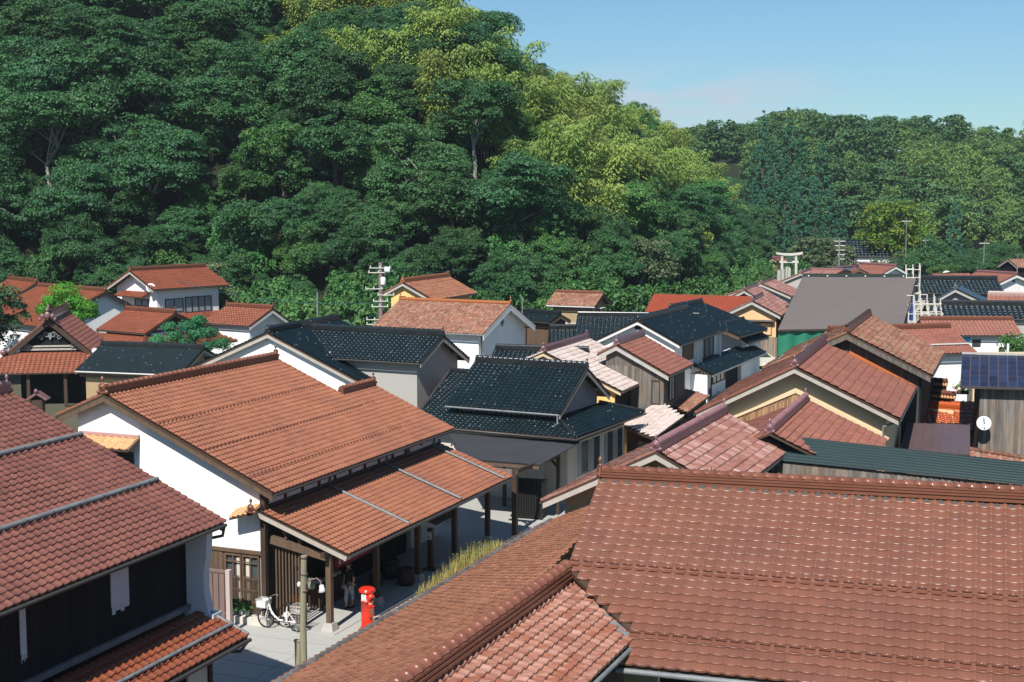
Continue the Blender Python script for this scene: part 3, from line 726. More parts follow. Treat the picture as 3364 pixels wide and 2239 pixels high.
def slope_part(th, P, mt, tile, tw=.235, tl=.20, hero=False, seed=0, deck=M_DWOOD, name='roof', clip=True):
    """roof slope from quad P=[eave0, eave1, top1, top0]; X from eave0 to eave1 must run with the slope on its left"""
    P = [Vector(p) for p in P]; nn_ = (P[1] - P[0]).cross(P[3] - P[0]); P[2].z = P[0].z - (nn_.x * (P[2].x - P[0].x) + nn_.y * (P[2].y - P[0].y)) / nn_.z
    m = M(); m.add(P + [p - UP * .06 for p in P], [(0, 1, 2, 3), (7, 6, 5, 4), (0, 4, 5, 1), (1, 5, 6, 2), (2, 6, 7, 3), (3, 7, 4, 0)])
    rf = th.add(name, m, deck)
    X = (P[1] - P[0]).normalized(); n = X.cross(P[3] - P[0]).normalized(); Yv = n.cross(X)
    loc = [((p - P[0]).dot(X), (p - P[0]).dot(Yv)) for p in P]
    u0 = min(a for a, b in loc); u1 = max(a for a, b in loc); v1 = max(b for a, b in loc)
    mk = poly_mask([(a - u0, b) for a, b in loc]) if clip else None
    tile_field(th, rf, tile, P[0] + X * u0, X, Yv, u1 - u0, v1, tw, tl, mk, hero, seed)
    return rf

def corrugated(th, P, mt, pitch=.12, amp=.02, name='sheet', across=True, box=False, parent=None, label=None, kind=None, thick=.012):
    """corrugated sheet on quad P=[a,b,c,d]; ribs run from ab to dc"""
    a, b, c, d = [Vector(p) for p in P]; n = int((b - a).length / pitch); N = (b - a).cross(d - a).normalized(); vs = []; fs = []
    k = 0; prof = [(0, 0), (.25, 1), (.5, 0), (.75, -1)] if not box else [(0, 0), (.12, 1), (.30, 1), (.42, 0)]
    for i in range(n):
        for f, h in prof:
            t = (i + f) / n; o = N * amp * h
            vs += [a.lerp(b, t) + o, d.lerp(c, t) + o, a.lerp(b, t) + o - N * thick, d.lerp(c, t) + o - N * thick]
    m_ = len(vs) // 4
    for i in range(m_ - 1):
        j = i * 4; fs += [(j, j + 4, j + 5, j + 1), (j + 2, j + 3, j + 7, j + 6), (j, j + 2, j + 6, j + 4), (j + 1, j + 5, j + 7, j + 3)]
    m = M(); m.add(vs, fs, not box)
    return th.add(name, m, mt, parent, label, kind)

# ================================================================== GROUND AND HILLS
TOE = np.array([(-260, 75), (-160, 95), (-60, 118), (-30, 124), (0, 120), (12, 127), (21, 148), (29, 175), (37, 205), (43, 240), (44, 330)], float)
def toe_dist(x, y):
    x = np.asarray(x, float); y = np.asarray(y, float); best = np.full(x.shape, 1e9); sg = np.ones(x.shape)
    for a, b in zip(TOE[:-1], TOE[1:]):
        d = b - a; t = np.clip(((x - a[0]) * d[0] + (y - a[1]) * d[1]) / (d @ d), 0, 1)
        r = np.hypot(a[0] + t * d[0] - x, a[1] + t * d[1] - y); s = np.sign(d[0] * (y - a[1]) - d[1] * (x - a[0]))
        m = r < best - 1e-6; best = np.where(m, r, best); sg = np.where(m, s, sg)
    return best * sg
def height(x, y):
    x = np.asarray(x, float); y = np.asarray(y, float)
    s = np.maximum(toe_dist(x, y), 0)
    near = np.minimum(.95 * s, .95 * 24 + .62 * np.maximum(s - 24, 0))
    cap = np.interp(x, [-200, -60, -6, 1.5, 8.6, 15.6, 22.6, 29.7, 36.7, 46, 60], [88, 62, 26, 21, 18.5, 17.5, 16.5, 13.8, 9.5, 3, -9]) - .35 * np.maximum(y - 238, 0)
    near = np.maximum(np.minimum(near, cap), 0)
    d = np.maximum(y - 262 - .10 * np.abs(x - 90), 0)
    top = np.interp(x, [0, 40, 75, 100, 170, 260], [20, 21, 23.5, 21.5, 16.5, 14])
    far = np.minimum(.33 * d, top + 1.2 * np.sin(x * .09 + 1) + 1.2 * np.sin(x * .21)) * np.clip((x + 20) / 30, 0, 1)
    return np.maximum(near, far)
def grid_mesh(name, x0, x1, y0, y1, st, f):
    xs = np.arange(x0, x1 + st, st); ys = np.arange(y0, y1 + st, st); X, Y = np.meshgrid(xs, ys); Z = f(X, Y)
    V = np.stack([X.ravel(), Y.ravel(), Z.ravel()], 1); nx = len(xs); I, J = np.meshgrid(np.arange(nx - 1), np.arange(len(ys) - 1)); a = (J * nx + I).ravel()
    return npmesh(name, V, np.stack([a, a + 1, a + nx + 1, a + nx], 1), True)
m = M(); m.quad((-700, -150, -.05), (700, -150, -.05), (700, 900, -.05), (-700, 900, -.05)); struct('ground', m.mesh('ground'), M_EARTH)
struct('hillside', grid_mesh('hillside', -260, 330, 70, 520, 5, lambda x, y: height(x, y) - .3 - .6 * (height(x, y) <= 0)), M_FLOOR)

# street: a winding pale concrete sheet through the village
m = M()
st = [(-14, 24, 5), (-9.2, 33, 5.5), (-6.6, 39, 6.0), (-4.6, 44, 6.0), (-1.2, 52, 5.4), (1.6, 59, 5.0), (5.5, 68, 4.2), (10.5, 80, 4.2), (15.5, 92, 4.5), (18.2, 102, 4.5), (19.5, 125, 4), (31, 165, 4)]
L_, R_ = [], []
for i, (x, y, wd) in enumerate(st):
    a = st[max(i - 1, 0)]; b = st[min(i + 1, len(st) - 1)]; d = Vector((b[0] - a[0], b[1] - a[1], 0)).normalized(); nrm = Vector((d.y, -d.x, 0))
    L_.append(Vector((x, y, .004)) - nrm * wd * .75); R_.append(Vector((x, y, .004)) + nrm * wd * .75)
for i in range(len(st) - 1): m.quad(R_[i], R_[i + 1], L_[i + 1], L_[i])
m.v = [(p[0], p[1], .004) for p in m.v]
struct('street', m.mesh('street'), M_CONC)
# expansion joints scored in the concrete
m = M()
d0 = Vector((.386, .922, 0)); n0 = Vector((.922, -.386, 0))
for k in range(5):
    c = Vector((-8.2, 38.4, .006)) + d0 * (k * 1.1 - 1.6); m.bar(c - n0 * 1.0, c + n0 * 3.4, .012, .004)
for k in range(3):
    c = Vector((-8.2, 38.4, .0065)) + n0 * (k * 1.5); m.bar(c - d0 * 1.7, c + d0 * 1.9, .012, .004)
o = struct('street_joint_lines', m.mesh('street_joint_lines'), mat('dark_joint', (.2, .2, .19), .9, .1)); 

# ================================================================== TREES
def leaf_quads(C, Nrm, size, rs, asp=.62, droop=0.0):
    """one bent-less leaf cluster face per point"""
    n = len(C); r = rs.normal(size=(n, 3)); X = np.cross(Nrm, r); X /= np.linalg.norm(X, axis=1)[:, None] + 1e-9; Y = np.cross(Nrm, X)
    s = size * rs.uniform(.6, 1.35, (n, 1)); X = X * s * .5; Y = Y * s * .5 * asp
    V = np.stack([C - X - Y * .35, C + X * .1 - Y, C + X, C + X * .1 + Y], 1)
    V[:, 2, 2] -= droop * s[:, 0]
    return V.reshape(-1, 3), (np.arange(n)[:, None] * 4 + np.arange(4)[None])
def crown_mesh(name, seed, Rr, Hh, base, nclump, per, leaf, flat=.55, clr=.26, mt=None, shape='round', asp=.62):
    rs = np.random.default_rng(seed); Vs = []; Fs = []; off = 0; cl = []
    lobes = None
    if shape == 'lobed':
        lobes = [np.array([0, 0, base + Hh * .55, Rr * .62, Hh * .45])]
        for i in range(7):
            a_ = i * .9 + rs.uniform(-.4, .4); q_ = Rr * rs.uniform(.35, .62); lobes.append(np.array([q_ * math.cos(a_), q_ * math.sin(a_), base + Hh * rs.uniform(.22, .78), Rr * rs.uniform(.30, .48), Hh * rs.uniform(.14, .24)]))
    for i in range(nclump):
        th_ = rs.uniform(0, 2 * math.pi); k = rs.uniform(-.35, 1)
        if shape == 'layer': k = rs.choice([-.3, .0, .3, .6, .9]) + rs.uniform(-.06, .06)
        rr = math.sqrt(max(0, 1 - k * k * .8)) * rs.uniform(.55, 1.05)
        if shape == 'cone': k = 1 - 1.95 * math.sqrt(rs.uniform(0, 1)); rr = (1 - (k + 1) / 2) * rs.uniform(.7, 1.1) + .06
        c = np.array([Rr * rr * math.cos(th_), Rr * rr * math.sin(th_), base + Hh / 2 + k * Hh / 2]); cl.append(c)
        if lobes is not None:
            lb = lobes[rs.integers(0, len(lobes))]; dd = rs.normal(size=3); dd /= np.linalg.norm(dd); dd[2] = abs(dd[2]) * 1.1 - .35
            c = lb[:3] + dd * np.array([lb[3], lb[3], lb[4]]) * rs.uniform(.75, 1.05); cl[-1] = c
        rc = Rr * clr * rs.uniform(.5, 1.55)
        d = rs.normal(size=(per, 3)); d /= np.linalg.norm(d, axis=1)[:, None]; d[:, 2] = np.where(rs.random(per) < .75, np.abs(d[:, 2]), d[:, 2])
        P = c + d * np.array([1, 1, flat]) * rc * rs.uniform(.72, 1.08, (per, 1))
        Nm = d * .7 + np.array([0, 0, .8]) + rs.normal(size=(per, 3)) * .45; Nm /= np.linalg.norm(Nm, axis=1)[:, None]
        V, F = leaf_quads(P, Nm, leaf, rs, asp, .15); Vs.append(V); Fs.append(F + off); off += len(V)
    if shape not in ('cone', 'lobed'):                       # looser leaves between the clumps
        n = nclump * per // 4; d = rs.normal(size=(n, 3)); d /= np.linalg.norm(d, axis=1)[:, None]; d[:, 2] = np.abs(d[:, 2]) * 1.2 - .35
        lump = 1 + .16 * np.sin(d[:, 0] * 7 + seed) * np.sin(d[:, 1] * 6 + seed * 2) + .1 * np.sin(d[:, 2] * 11)
        P = d * np.array([Rr * .86, Rr * .86, Hh * .46]) * lump[:, None] * rs.uniform(.8, 1.0, (n, 1)) + np.array([0, 0, base + Hh / 2])
        Nm = d * .7 + np.array([0, 0, .7]) + rs.normal(size=(n, 3)) * .5; Nm /= np.linalg.norm(Nm, axis=1)[:, None]
        V, F = leaf_quads(P, Nm, leaf, rs, asp, .15); Vs.append(V); Fs.append(F + off)
    me = npmesh(name, np.concatenate(Vs), np.concatenate(Fs)); me.materials.append(mt)
    return me, cl
def trunk_mesh(name, seed, base, Hh, r, cl, mt, limbs=9):
    rs = random.Random(seed); m = M(); top = base + Hh * .6
    pts = [Vector((rs.uniform(-.2, .2) * k, rs.uniform(-.2, .2) * k, top * k / 4)) for k in range(5)]; pts[0] = Vector((0, 0, -1.0))
    m.tube(pts, [r, r * .85, r * .7, r * .5, r * .25], 7)
    for c in (rs.sample(cl, min(limbs, len(cl)))):
        st_ = pts[rs.choice([2, 3, 3])]; c = Vector(c); md = (st_ + c) / 2 + Vector((0, 0, rs.uniform(-.1, .5)))
        m.tube([st_, md, c], [r * .32, r * .2, r * .06], 5)
    me = m.mesh(name); me.materials.append(mt); return me

TREE = {}
def proto(kind, seed, mt, Rr, Hh, base, nc, per, leaf, tr=.22, bark=M_BARK, **kw):
    cm, cl = crown_mesh('crown', seed, Rr, Hh, base, nc, per, leaf, mt=mt, **kw)
    TREE.setdefault(kind, []).append((cm, trunk_mesh('trunk', seed, base, Hh, tr, cl, bark)))
for sd in (1, 2, 3, 17): proto('dark', sd, L_DARK, 4.7, 9.4, .2, 230, 115, .245, .26, M_BARK, flat=.7, clr=.15, shape='lobed')
for sd in (4, 5, 16, 18): proto('layer', sd, L_DARK, 5.3, 9.8, .3, 240, 118, .25, .26, M_BARKP, flat=.5, clr=.165, shape='lobed')
for sd in (6, 7, 8): proto('mid', sd, L_MID, 4.1, 8.4, .2, 200, 110, .23, .2, M_BARK, flat=.8, clr=.15, shape='lobed')
for sd in (9,): proto('yellow', sd, L_YEL, 3.6, 7.2, .6, 70, 70, .36, .18, M_BARK, flat=.5)
for sd in (10,): proto('pale', sd, L_PALE, 3.4, 5.4, 1.2, 56, 75, .34, .18, M_BARKP, flat=.4)
for sd in (11, 12): proto('bush', sd, L_MID, 1.9, 2.6, .2, 26, 80, .26, .08, M_BARK, flat=.8)
proto('ginkgo', 13, L_GINK, 4.6, 9.0, 1.4, 80, 85, .42, .25, M_BARK, flat=.7)
for sd in (14, 15): proto('cedar', sd, L_CEDR, 2.5, 11, .6, 170, 60, .30, .2, M_BARK, flat=.4, shape='cone', clr=.15)
# bamboo: several arching culms with drooping sprays
def bamboo(seed, n=9, Hh=9.5):
    rs = np.random.default_rng(seed); rr = random.Random(seed); m = M(); Vs = []; Fs = []; off = 0
    for i in range(n):
        a = rr.uniform(0, 6.28); r0 = rr.uniform(.2, 2.0); p = Vector((r0 * math.cos(a), r0 * math.sin(a), -.8)); b = a + rr.uniform(-.8, .8); h = Hh * rr.uniform(.75, 1.1); ln = rr.uniform(1.2, 2.8)
        pts = [p + Vector((math.cos(b) * ln * t ** 2.6, math.sin(b) * ln * t ** 2.6, h * (t - .10 * t ** 5))) for t in (0, .25, .5, .7, .85, 1)]
        m.tube(pts, [.06, .055, .05, .038, .025, .01], 5, False)
        k = 1050; t = rs.uniform(.22, 1.0, k); idx = np.clip((np.interp(t, [0, .25, .5, .7, .85, 1], range(6))), 0, 4.999); i0 = idx.astype(int); fr = (idx - i0)[:, None]
        PP = np.array([tuple(q) for q in pts]); C = PP[i0] * (1 - fr) + PP[i0 + 1] * fr
        # sprays grouped at nodes
        g_ = rs.integers(0, 26, k); ang = g_ * 2.4 + rs.normal(0, .35, k); rad = rs.uniform(.15, 1.15, k) * (1.25 - .7 * np.abs(t - .6))
        D = np.stack([np.cos(ang), np.sin(ang), np.zeros(k)], 1); C = C + D * rad[:, None]; C[:, 2] -= .32 * rad ** 1.6
        Nm = D * .8 + np.array([0, 0, .8]) + rs.normal(size=(k, 3)) * .4; Nm /= np.linalg.norm(Nm, axis=1)[:, None]
        X = D + np.array([0, 0, -.7]); X /= np.linalg.norm(X, axis=1)[:, None]; Y = np.cross(Nm, X); s = rs.uniform(.26, .54, (k, 1))
        V = np.stack([C, C + X * s * .5 - Y * s * .2, C + X * s, C + X * s * .5 + Y * s * .2], 1).reshape(-1, 3)
        Vs.append(V); Fs.append(np.arange(k)[:, None] * 4 + np.arange(4)[None] + off); off += len(V)
    me = npmesh('crown', np.concatenate(Vs), np.concatenate(Fs)); me.materials.append(L_BAMB)
    tm = m.mesh('stems'); tm.materials.append(mat('bamboo_stem', (.28, .27, .13), .5, .3, objvar=.3)); return me, tm
TREE['bamboo'] = [bamboo(31), bamboo(32), bamboo(33)]

LAB = {
 'dark': ('broadleaf_tree', 'dark green broadleaf tree in the dense wood on the hillside behind the village', 'tree', 'dark broadleaf trees of the hillside wood'),
 'layer': ('broadleaf_tree', 'wide tree with flat layered dark green sprays on the steep left hillside', 'tree', 'layered trees of the left hillside'),
 'mid': ('broadleaf_tree', 'fresh green bushy tree growing on the wooded hillside', 'tree', 'fresh green trees of the hillside wood'),
 'yellow': ('broadleaf_tree', 'yellowish green tree standing out among the dark trees of the hillside', 'tree', 'yellowish trees of the hillside wood'),
 'pale': ('broadleaf_tree', 'greyish green tree with pale leaves on the lower hillside', 'tree', 'greyish trees of the hillside'),
 'bamboo': ('bamboo_clump', 'light yellow green bamboo clump with arching tips on the hill spur', 'bamboo', 'bamboo clumps on the hill spur'),
 'cedar': ('cedar_tree', 'narrow dark green cedar in the stand on the far hill above the grey shed roof', 'tree', 'cedars on the far hill'),
 'bush': ('bush', 'leafy green bush at the foot of the wooded hillside behind the houses', 'bush', 'bushes along the foot of the hillside'),
}
def tree(kind, x, y, z, s, rz, label=None, name=None, group=None, sz=None, parts=True, cat=None, var=None):
    cm, tm = TREE[kind][(var if var is not None else random.randrange(99)) % len(TREE[kind])]
    nm, lb, ct, gr = LAB.get(kind, ('tree', '', 'tree', None))
    e = bpy.data.objects.new(name or nm, None if parts else cm); COL.objects.link(e); e.location = (x, y, z); e.rotation_euler = (random.uniform(-.06, .06), random.uniform(-.06, .06), rz); e.scale = (s, s, sz or s)
    e['label'] = label or lb; e['category'] = cat or ct
    if label is None: e['group'] = gr
    elif group: e['group'] = group
    if parts:
        for n_, me in (('crown', cm), ('stems' if kind == 'bamboo' else 'trunk', tm)):
            o = bpy.data.objects.new(n_, me); COL.objects.link(o); o.parent = e
    return e

# the wooded hillside on the left: individual trees on a jittered grid
cnt = {}
def pick_kind(x, y, s, rn):
    """species by place: bamboo towards the spur on the right, dark broadleaf on the left, scrub at the foot"""
    u = x / y * 4672 + 1682; u *= .7
    z_ = float(height(x, y)); vpx = 440 - (z_ + 6 - CAM_H) / y * 3272
    diag = (u - 880) * .85 + (300 - vpx)          # upper right of the slope is bamboo
    if diag > 250 and vpx < 430 and rn < .80: return 'bamboo'
    if diag > 110 and vpx < 400 and rn < .55: return 'bamboo'
    if u > 1250 and vpx < 480 and rn < .5: return 'bamboo'
    if u > 800 and vpx < 330 and rn < .3: return 'bamboo'
    if rn < .04 and u > 560: return 'yellow'
    if u < 600: return 'layer' if rn < .62 else ('dark' if rn < .92 else 'mid')
    if vpx > 540: return 'mid' if rn < .55 else ('pale' if rn < .7 else 'dark')
    return 'dark' if rn < .52 else ('mid' if rn < .86 else 'layer')
ys = np.arange(118, 262, 5.4)
for iy, y0 in enumerate(ys):
    for x0 in np.arange(-110 + (iy % 2) * 3, 60, 5.7):
        x = x0 + random.uniform(-2.0, 2.0); y = y0 + random.uniform(-2.0, 2.0); s = float(toe_dist(x, y))
        if s < 2.5: continue
        z = float(height(x, y))
        if z < .4: continue
        if not (in_view((x, y, z + 9), .07) or in_view((x, y, z), .07) or in_view((x, y, z + 4), .07)): continue
        rn = random.random(); k = pick_kind(x, y, s, rn)
        cnt[k] = cnt.get(k, 0) + 1
        if k == 'yellow' and cnt[k] > 8: k = 'mid'
        sc = random.uniform(.78, 1.18) * (1.0 if k not in ('bamboo',) else .95)
        if s < 7: sc *= .75
        tree(k, x, y, z - .3, sc, random.uniform(0, 6.28), sz=sc * random.uniform(.9, 1.15))
BIG = [(o.location.x, o.location.y) for o in SC.objects if o.get('category') in ('tree', 'bamboo')]
for y0 in np.arange(119, 240, 2.3):          # close the gaps in the canopy
    for x0 in np.arange(-80, 44, 2.3):
        x = x0 + random.uniform(-1, 1); y = y0 + random.uniform(-1, 1); z = float(height(x, y))
        if toe_dist(x, y) < 2 or z < .5 or not in_view((x, y, z + 4), .03): continue
        if min((x - a) ** 2 + (y - b) ** 2 for a, b in BIG) < 3.15 ** 2: continue
        k = random.choice(['dark', 'mid', 'dark']); s = random.uniform(.58, .78); tree(k, x, y, z - .5, s, random.uniform(0, 6.28)); BIG.append((x, y)); cnt[k] = cnt.get(k, 0) + 1
# undergrowth between the trunks on the slope
for i in range(420):
    x = random.uniform(-70, 45); y = random.uniform(118, 215); s_ = float(toe_dist(x, y)); z = float(height(x, y))
    if s_ < 1 or s_ > 42 or z < .3 or not in_view((x, y, z + 2), .03): continue
    cnt['bush'] = cnt.get('bush', 0) + 1
    if cnt['bush'] > 170: break
    s = random.uniform(.38, .6); tree('dark', x, y, z - .4, s, random.uniform(0, 6.28), 'broad undergrowth bush on the wooded slope between the tree trunks', 'bush', 'undergrowth bushes on the wooded slope', sz=s * random.uniform(.9, 1.3))
# scrub along the foot
for i in range(230):
    t = random.random(); seg = random.choice([1, 2, 3, 4, 5, 6, 7]); a, b = TOE[seg], TOE[seg + 1]; x = a[0] + (b[0] - a[0]) * t; y = a[1] + (b[1] - a[1]) * t
    d = random.uniform(-5.5, 7); nx_, ny_ = -(b[1] - a[1]), (b[0] - a[0]); ll = math.hypot(nx_, ny_); x += nx_ / ll * d; y += ny_ / ll * d
    if not in_view((x, y, 2), .05): continue
    s = random.uniform(.6, 1.1); tree('bush', x, y, max(float(height(x, y)) - .2, 0), s, random.uniform(0, 6.28), sz=s * random.uniform(.9, 1.7))

# far hill: reads as one mass, joined
def far_wood(name, spots, kinds, label, seed):
    rs = np.random.default_rng(seed); low = {}
    for k, (mt, Rr, Hh, base, nc, per, leaf, kw) in kinds.items():
        low[k] = []
        for j in range(3):
            me, _ = crown_mesh('tmp', seed * 10 + j, Rr, Hh, base, nc, per, leaf, mt=mt, **kw)
            V = np.zeros(len(me.vertices) * 3); me.vertices.foreach_get('co', V); low[k].append(V.reshape(-1, 3)); bpy.data.meshes.remove(me)
    for k in kinds:
        Vs = []
        for (x, y, z, s, kk) in spots:
            if kk != k: continue
            V = low[k][rs.integers(0, 3)]; a = rs.uniform(0, 6.28); c, sn = math.cos(a), math.sin(a)
            Vs.append(np.stack([x + (V[:, 0] * c - V[:, 1] * sn) * s, y + (V[:, 0] * sn + V[:, 1] * c) * s, z + V[:, 2] * s * rs.uniform(.9, 1.15)], 1))
        if not Vs: continue
        V = np.concatenate(Vs); me = npmesh(name, V, np.arange(len(V)).reshape(-1, 4)); o = link(name + '_' + k, me, kinds[k][0]); o['kind'] = 'stuff'; o['label'] = label[k]; o['category'] = 'wood'
spots = []; sky_trees = []
for y0 in np.arange(268, 375, 6.2):
    for x0 in np.arange(15, 175, 6.4):
        x = x0 + random.uniform(-2.4, 2.4); y = y0 + random.uniform(-2.2, 2.2); z = float(height(x, y))
        if z < 1 or toe_dist(x, y) > -3: continue
        if not in_view((x, y, z + 5), .05): continue
        u = (x / y * 4672 + 1682) * .7
        crest = z > np.interp(x, [0, 40, 75, 100, 170], [22, 23, 25, 23, 18]) - 1.5
        if crest and y < 352 and random.random() < .3: sky_trees.append((x, y, z - .5))
        vpx = 440 - (z + 6 - CAM_H) / y * 3272
        k = 'oak'
        if u > 2080 and vpx > 300 and random.random() < .7: k = 'bam'
        elif random.random() < .10: k = 'bam'
        spots.append((x, y, z - .5, random.uniform(.75, 1.15), k))
far_wood('far_wood', spots, {'oak': (mat('far_leaves_green', (.072, .16, .060), .6, .2, [(.12, .7, (.115, .21, .065)), (1.1, .4, (.048, .115, .052))], trans=.28), 4.2, 9.0, -1.2, 42, 34, .72, dict(flat=.6)),
                             'bam': (mat('far_leaves_light', (.18, .29, .08), .6, .2, [(.15, .6, (.13, .23, .075))], trans=.25), 2.9, 9.5, -.8, 30, 34, .6, dict(flat=1.2, asp=.4))},
         {'oak': 'dense green wood covering the far hill under the sky', 'bam': 'paler feathery bamboo mixed into the wood on the far hill'}, 5)
for i, (x, y, z) in enumerate(sky_trees[:26]):
    s = random.uniform(.8, 1.15); tree('dark', x, y, z - .5, s, random.uniform(0, 6.28), 'broad dark tree on the crest of the far hill, its crown against the sky', 'broadleaf_tree', 'crest trees of the far hill', parts=False)
# cedars in the middle of the far hill
def pxy(u, y): return (u / .7 - 1682) / 4672 * y
for (u, y, s) in ((1722, 286, 1.1), (1752, 290, 1.3), (1783, 284, 1.2), (1812, 288, 1.35), (1846, 285, 1.25), (1880, 288, 1.1), (1736, 270, 1.0), (1768, 266, 1.15), (1800, 270, 1.1), (1832, 266, 1.2), (1866, 270, 1.0), (1904, 266, .95), (1748, 250, .9), (1822, 248, .95), (1872, 250, .85), (1935, 262, .8), (2080, 262, .8), (2190, 258, .85)):
    x = pxy(u, y); tree('cedar', x, y, max(float(height(x, y)) - .3, 0), s * .8, random.uniform(0, 6.28), sz=s * 1.45)

# trees standing on the flat between the village and the far hill
flat_trees = [('ginkgo', 2050, 205, 1.05, 'big bright ginkgo with yellow top right of the stone gate', 'ginkgo_tree'),
              ('pale', 1880, 190, 1.05, 'low spreading olive green tree right beside the stone gate', 'broadleaf_tree'), ('pale', 1925, 186, .9, 'second olive green spreading tree between stone gate and ginkgo', 'broadleaf_tree'),
              ('dark', 2140, 190, .85, 'dark round tree just right of the ginkgo', 'broadleaf_tree'), ('mid', 1985, 222, .95, 'green tree behind the dark roofed house left of the ginkgo', 'broadleaf_tree'),
              ('bush', 1806, 165, .8, 'small round bush left under the stone gate', 'bush')]
for k, u, y, s, lb, nm in flat_trees: tree(k, pxy(u, y), y, 0, s, random.uniform(0, 6.28), lb, nm, cat='tree' if 'tree' in nm else 'bush')
for i in range(60):
    u = random.uniform(1760, 2440); y = random.uniform(175, 268)
    if 1780 < u < 1850 and y < 215: continue
    if 1900 < u < 1970 and y < 232: continue
    k = random.choice(['mid', 'dark', 'mid', 'pale', 'dark']); s = random.uniform(.5, .8) * (1 if u > 1960 else .75); x = pxy(u, y)
    if toe_dist(x, y) > -4: continue
    tree(k, x, y, 0, s, random.uniform(0, 6.28), {'mid': 'fresh green tree on the valley floor at the foot of the far hill', 'dark': 'dark green tree on the valley floor at the foot of the far hill', 'pale': 'olive green tree on the valley floor at the foot of the far hill'}[k], 'broadleaf_tree',
         {'mid': 'fresh green valley trees', 'dark': 'dark green valley trees', 'pale': 'olive valley trees'}[k], sz=s * .8)
# tree masses close behind the village
for k, x, y, z, s, lb, nm in (('pale', -27, 121, .3, 1.0, 'pale yellowish tree behind the white two-storey house with brown roof', 'broadleaf_tree'),
        ('pale', -24.5, 118, 0, .75, 'smaller yellowish tree right of the white two-storey house', 'broadleaf_tree'),
        ('dark', -37.2, 96, 0, 1.0, 'large leafy tree at the left edge in front of the brown tiled roofs', 'broadleaf_tree'),
        ('mid', -12, 113, 0, .62, 'green tree left of the utility pole with crossarms', 'broadleaf_tree'),
        ('bush', -15.5, 104, 0, 1.35, 'round green bush right of the small white gabled house', 'bush'),
        ('bush', -12.3, 106, 0, 1.2, 'green bush in front of the thin grey pole', 'bush'),
        ('mid', 3.6, 113, 0, .5, 'bright green tree right of the mossy orange roof', 'broadleaf_tree'),
        ('bush', 11.2, 108, 0, 1.3, 'yellow green bush right of the small ochre storehouse', 'bush'),
        ('bush', 8.6, 121, 0, 1.9, 'tall bright bush left of the red metal roof', 'bush')):
    tree(k, x, y, z, s, random.uniform(0, 6.28), lb, nm, cat='tree' if 'tree' in nm else 'bush')
for i in range(26):
    x = random.uniform(-22, -8); y = random.uniform(109, 123); s = random.uniform(.8, 1.3)
    tree('bush', x, y, max(float(height(x, y)) - .2, 0), s, random.uniform(0, 6.28), sz=s * random.uniform(1, 1.6))
# palm near the stone gate
th = Thing('palm_tree', 'small shaggy palm tree left of the stone gate above pinkish roofs', 'tree', (pxy(1757, 152), 152, 0))
m = M(); m.tube([th.O, th.O + Vector((.1, 0, 2.5)), th.O + Vector((0, 0, 4.6))], [.22, .18, .2], 8); th.add('trunk', m, M_BARK)
m = M()
for i in range(34):
    a = random.uniform(0, 6.28); el = random.uniform(-.7, 1.2); d = Vector((math.cos(a) * math.cos(el), math.sin(a) * math.cos(el), math.sin(el))); c = th.O + Vector((0, 0, 4.6)); tip = c + d * .9; sd_ = d.cross(UP).normalized() if abs(d.z) < .95 else Vector((1, 0, 0)); up2 = sd_.cross(d)
    m.bar(c, tip, .03, .02)
    for k in range(9):
        b = (k - 4) / 4 * 1.1; e2 = tip + (d * math.cos(b) + sd_ * math.sin(b)) * .75 - UP * .12; w_ = up2 * .05
        m.quad(tip - sd_ * .02, tip + sd_ * .02, e2)
th.add('fronds', m, L_MID, None, None, 'stuff')
# cloud-pruned garden pines
def cloud_pine(name, O, pads, mt, label, leaf=.16):
    th = Thing(name, label, 'tree', O); Vs = []; Fs = []; off = 0; m = M(); O = Vector(O); rs = np.random.default_rng(hash_s(label))
    top = max(p[2] for p in pads); m.tube([O - UP * .5, O + UP * top * .5 + Vector((.15, 0, 0)), O + UP * top], [.14, .1, .05], 7)
    for (px, py, pz, pr) in pads:
        n = int(1500 * pr); d = rs.normal(size=(n, 3)); d /= np.linalg.norm(d, axis=1)[:, None]; c = np.array([px, py, pz])
        P = c + d * np.array([pr, pr, pr * .62]) * rs.uniform(.6, 1.18, (n, 1)) * (1 + .22 * np.sin(d[:, 0:1] * 6 + px) * np.sin(d[:, 1:2] * 5 + pz)); Nm = d + rs.normal(size=(n, 3)) * .5; Nm /= np.linalg.norm(Nm, axis=1)[:, None]
        V, F = leaf_quads(P, Nm, leaf, rs, .45); m.tube([O + UP * pz * .75, O + Vector((px, py, pz)) * 1.0], [.06, .03], 5)
        me = npmesh('foliage_pad', V, F); link('foliage_pad', me, mt, th.e)
    th.add('trunk', m, M_BARK)
cloud_pine('pine_tree', (-31.0, 98.5, 2.7), [(0, 0, 3.6, .9), (-.9, 0, 2.9, .7), (.6, 0, 2.9, .75), (.0, 0, 2.55, .7), (1.5, 0, 2.5, .7), (-1.5, 0, 2.3, .6), (.9, 0, 1.9, .6), (1.7, .1, 2.0, .5), (.7, 0, 1.3, .5), (-1.0, .2, 1.8, .5)], L_PINE, 'bright green cloud-pruned pine in front of the brown tiled roof')
cloud_pine('pine_tree', (-20.4, 90.2, 2.2), [(-2.2, 0, 1.5, .55), (-1.5, .2, 2.35, .45), (-1.1, 0, 1.75, .55), (-.2, 0, 2.45, .55), (.4, .3, 2.75, .5), (.3, 0, 1.9, .6), (1.1, 0, 2.0, .55), (-.4, 0, 1.3, .6), (1.9, 0, 1.3, .6), (1.0, 0, 1.2, .5), (-2.6, 0, 1.1, .5)], L_PINB, 'bluish green cloud-pruned pine behind the low black tiled roof')

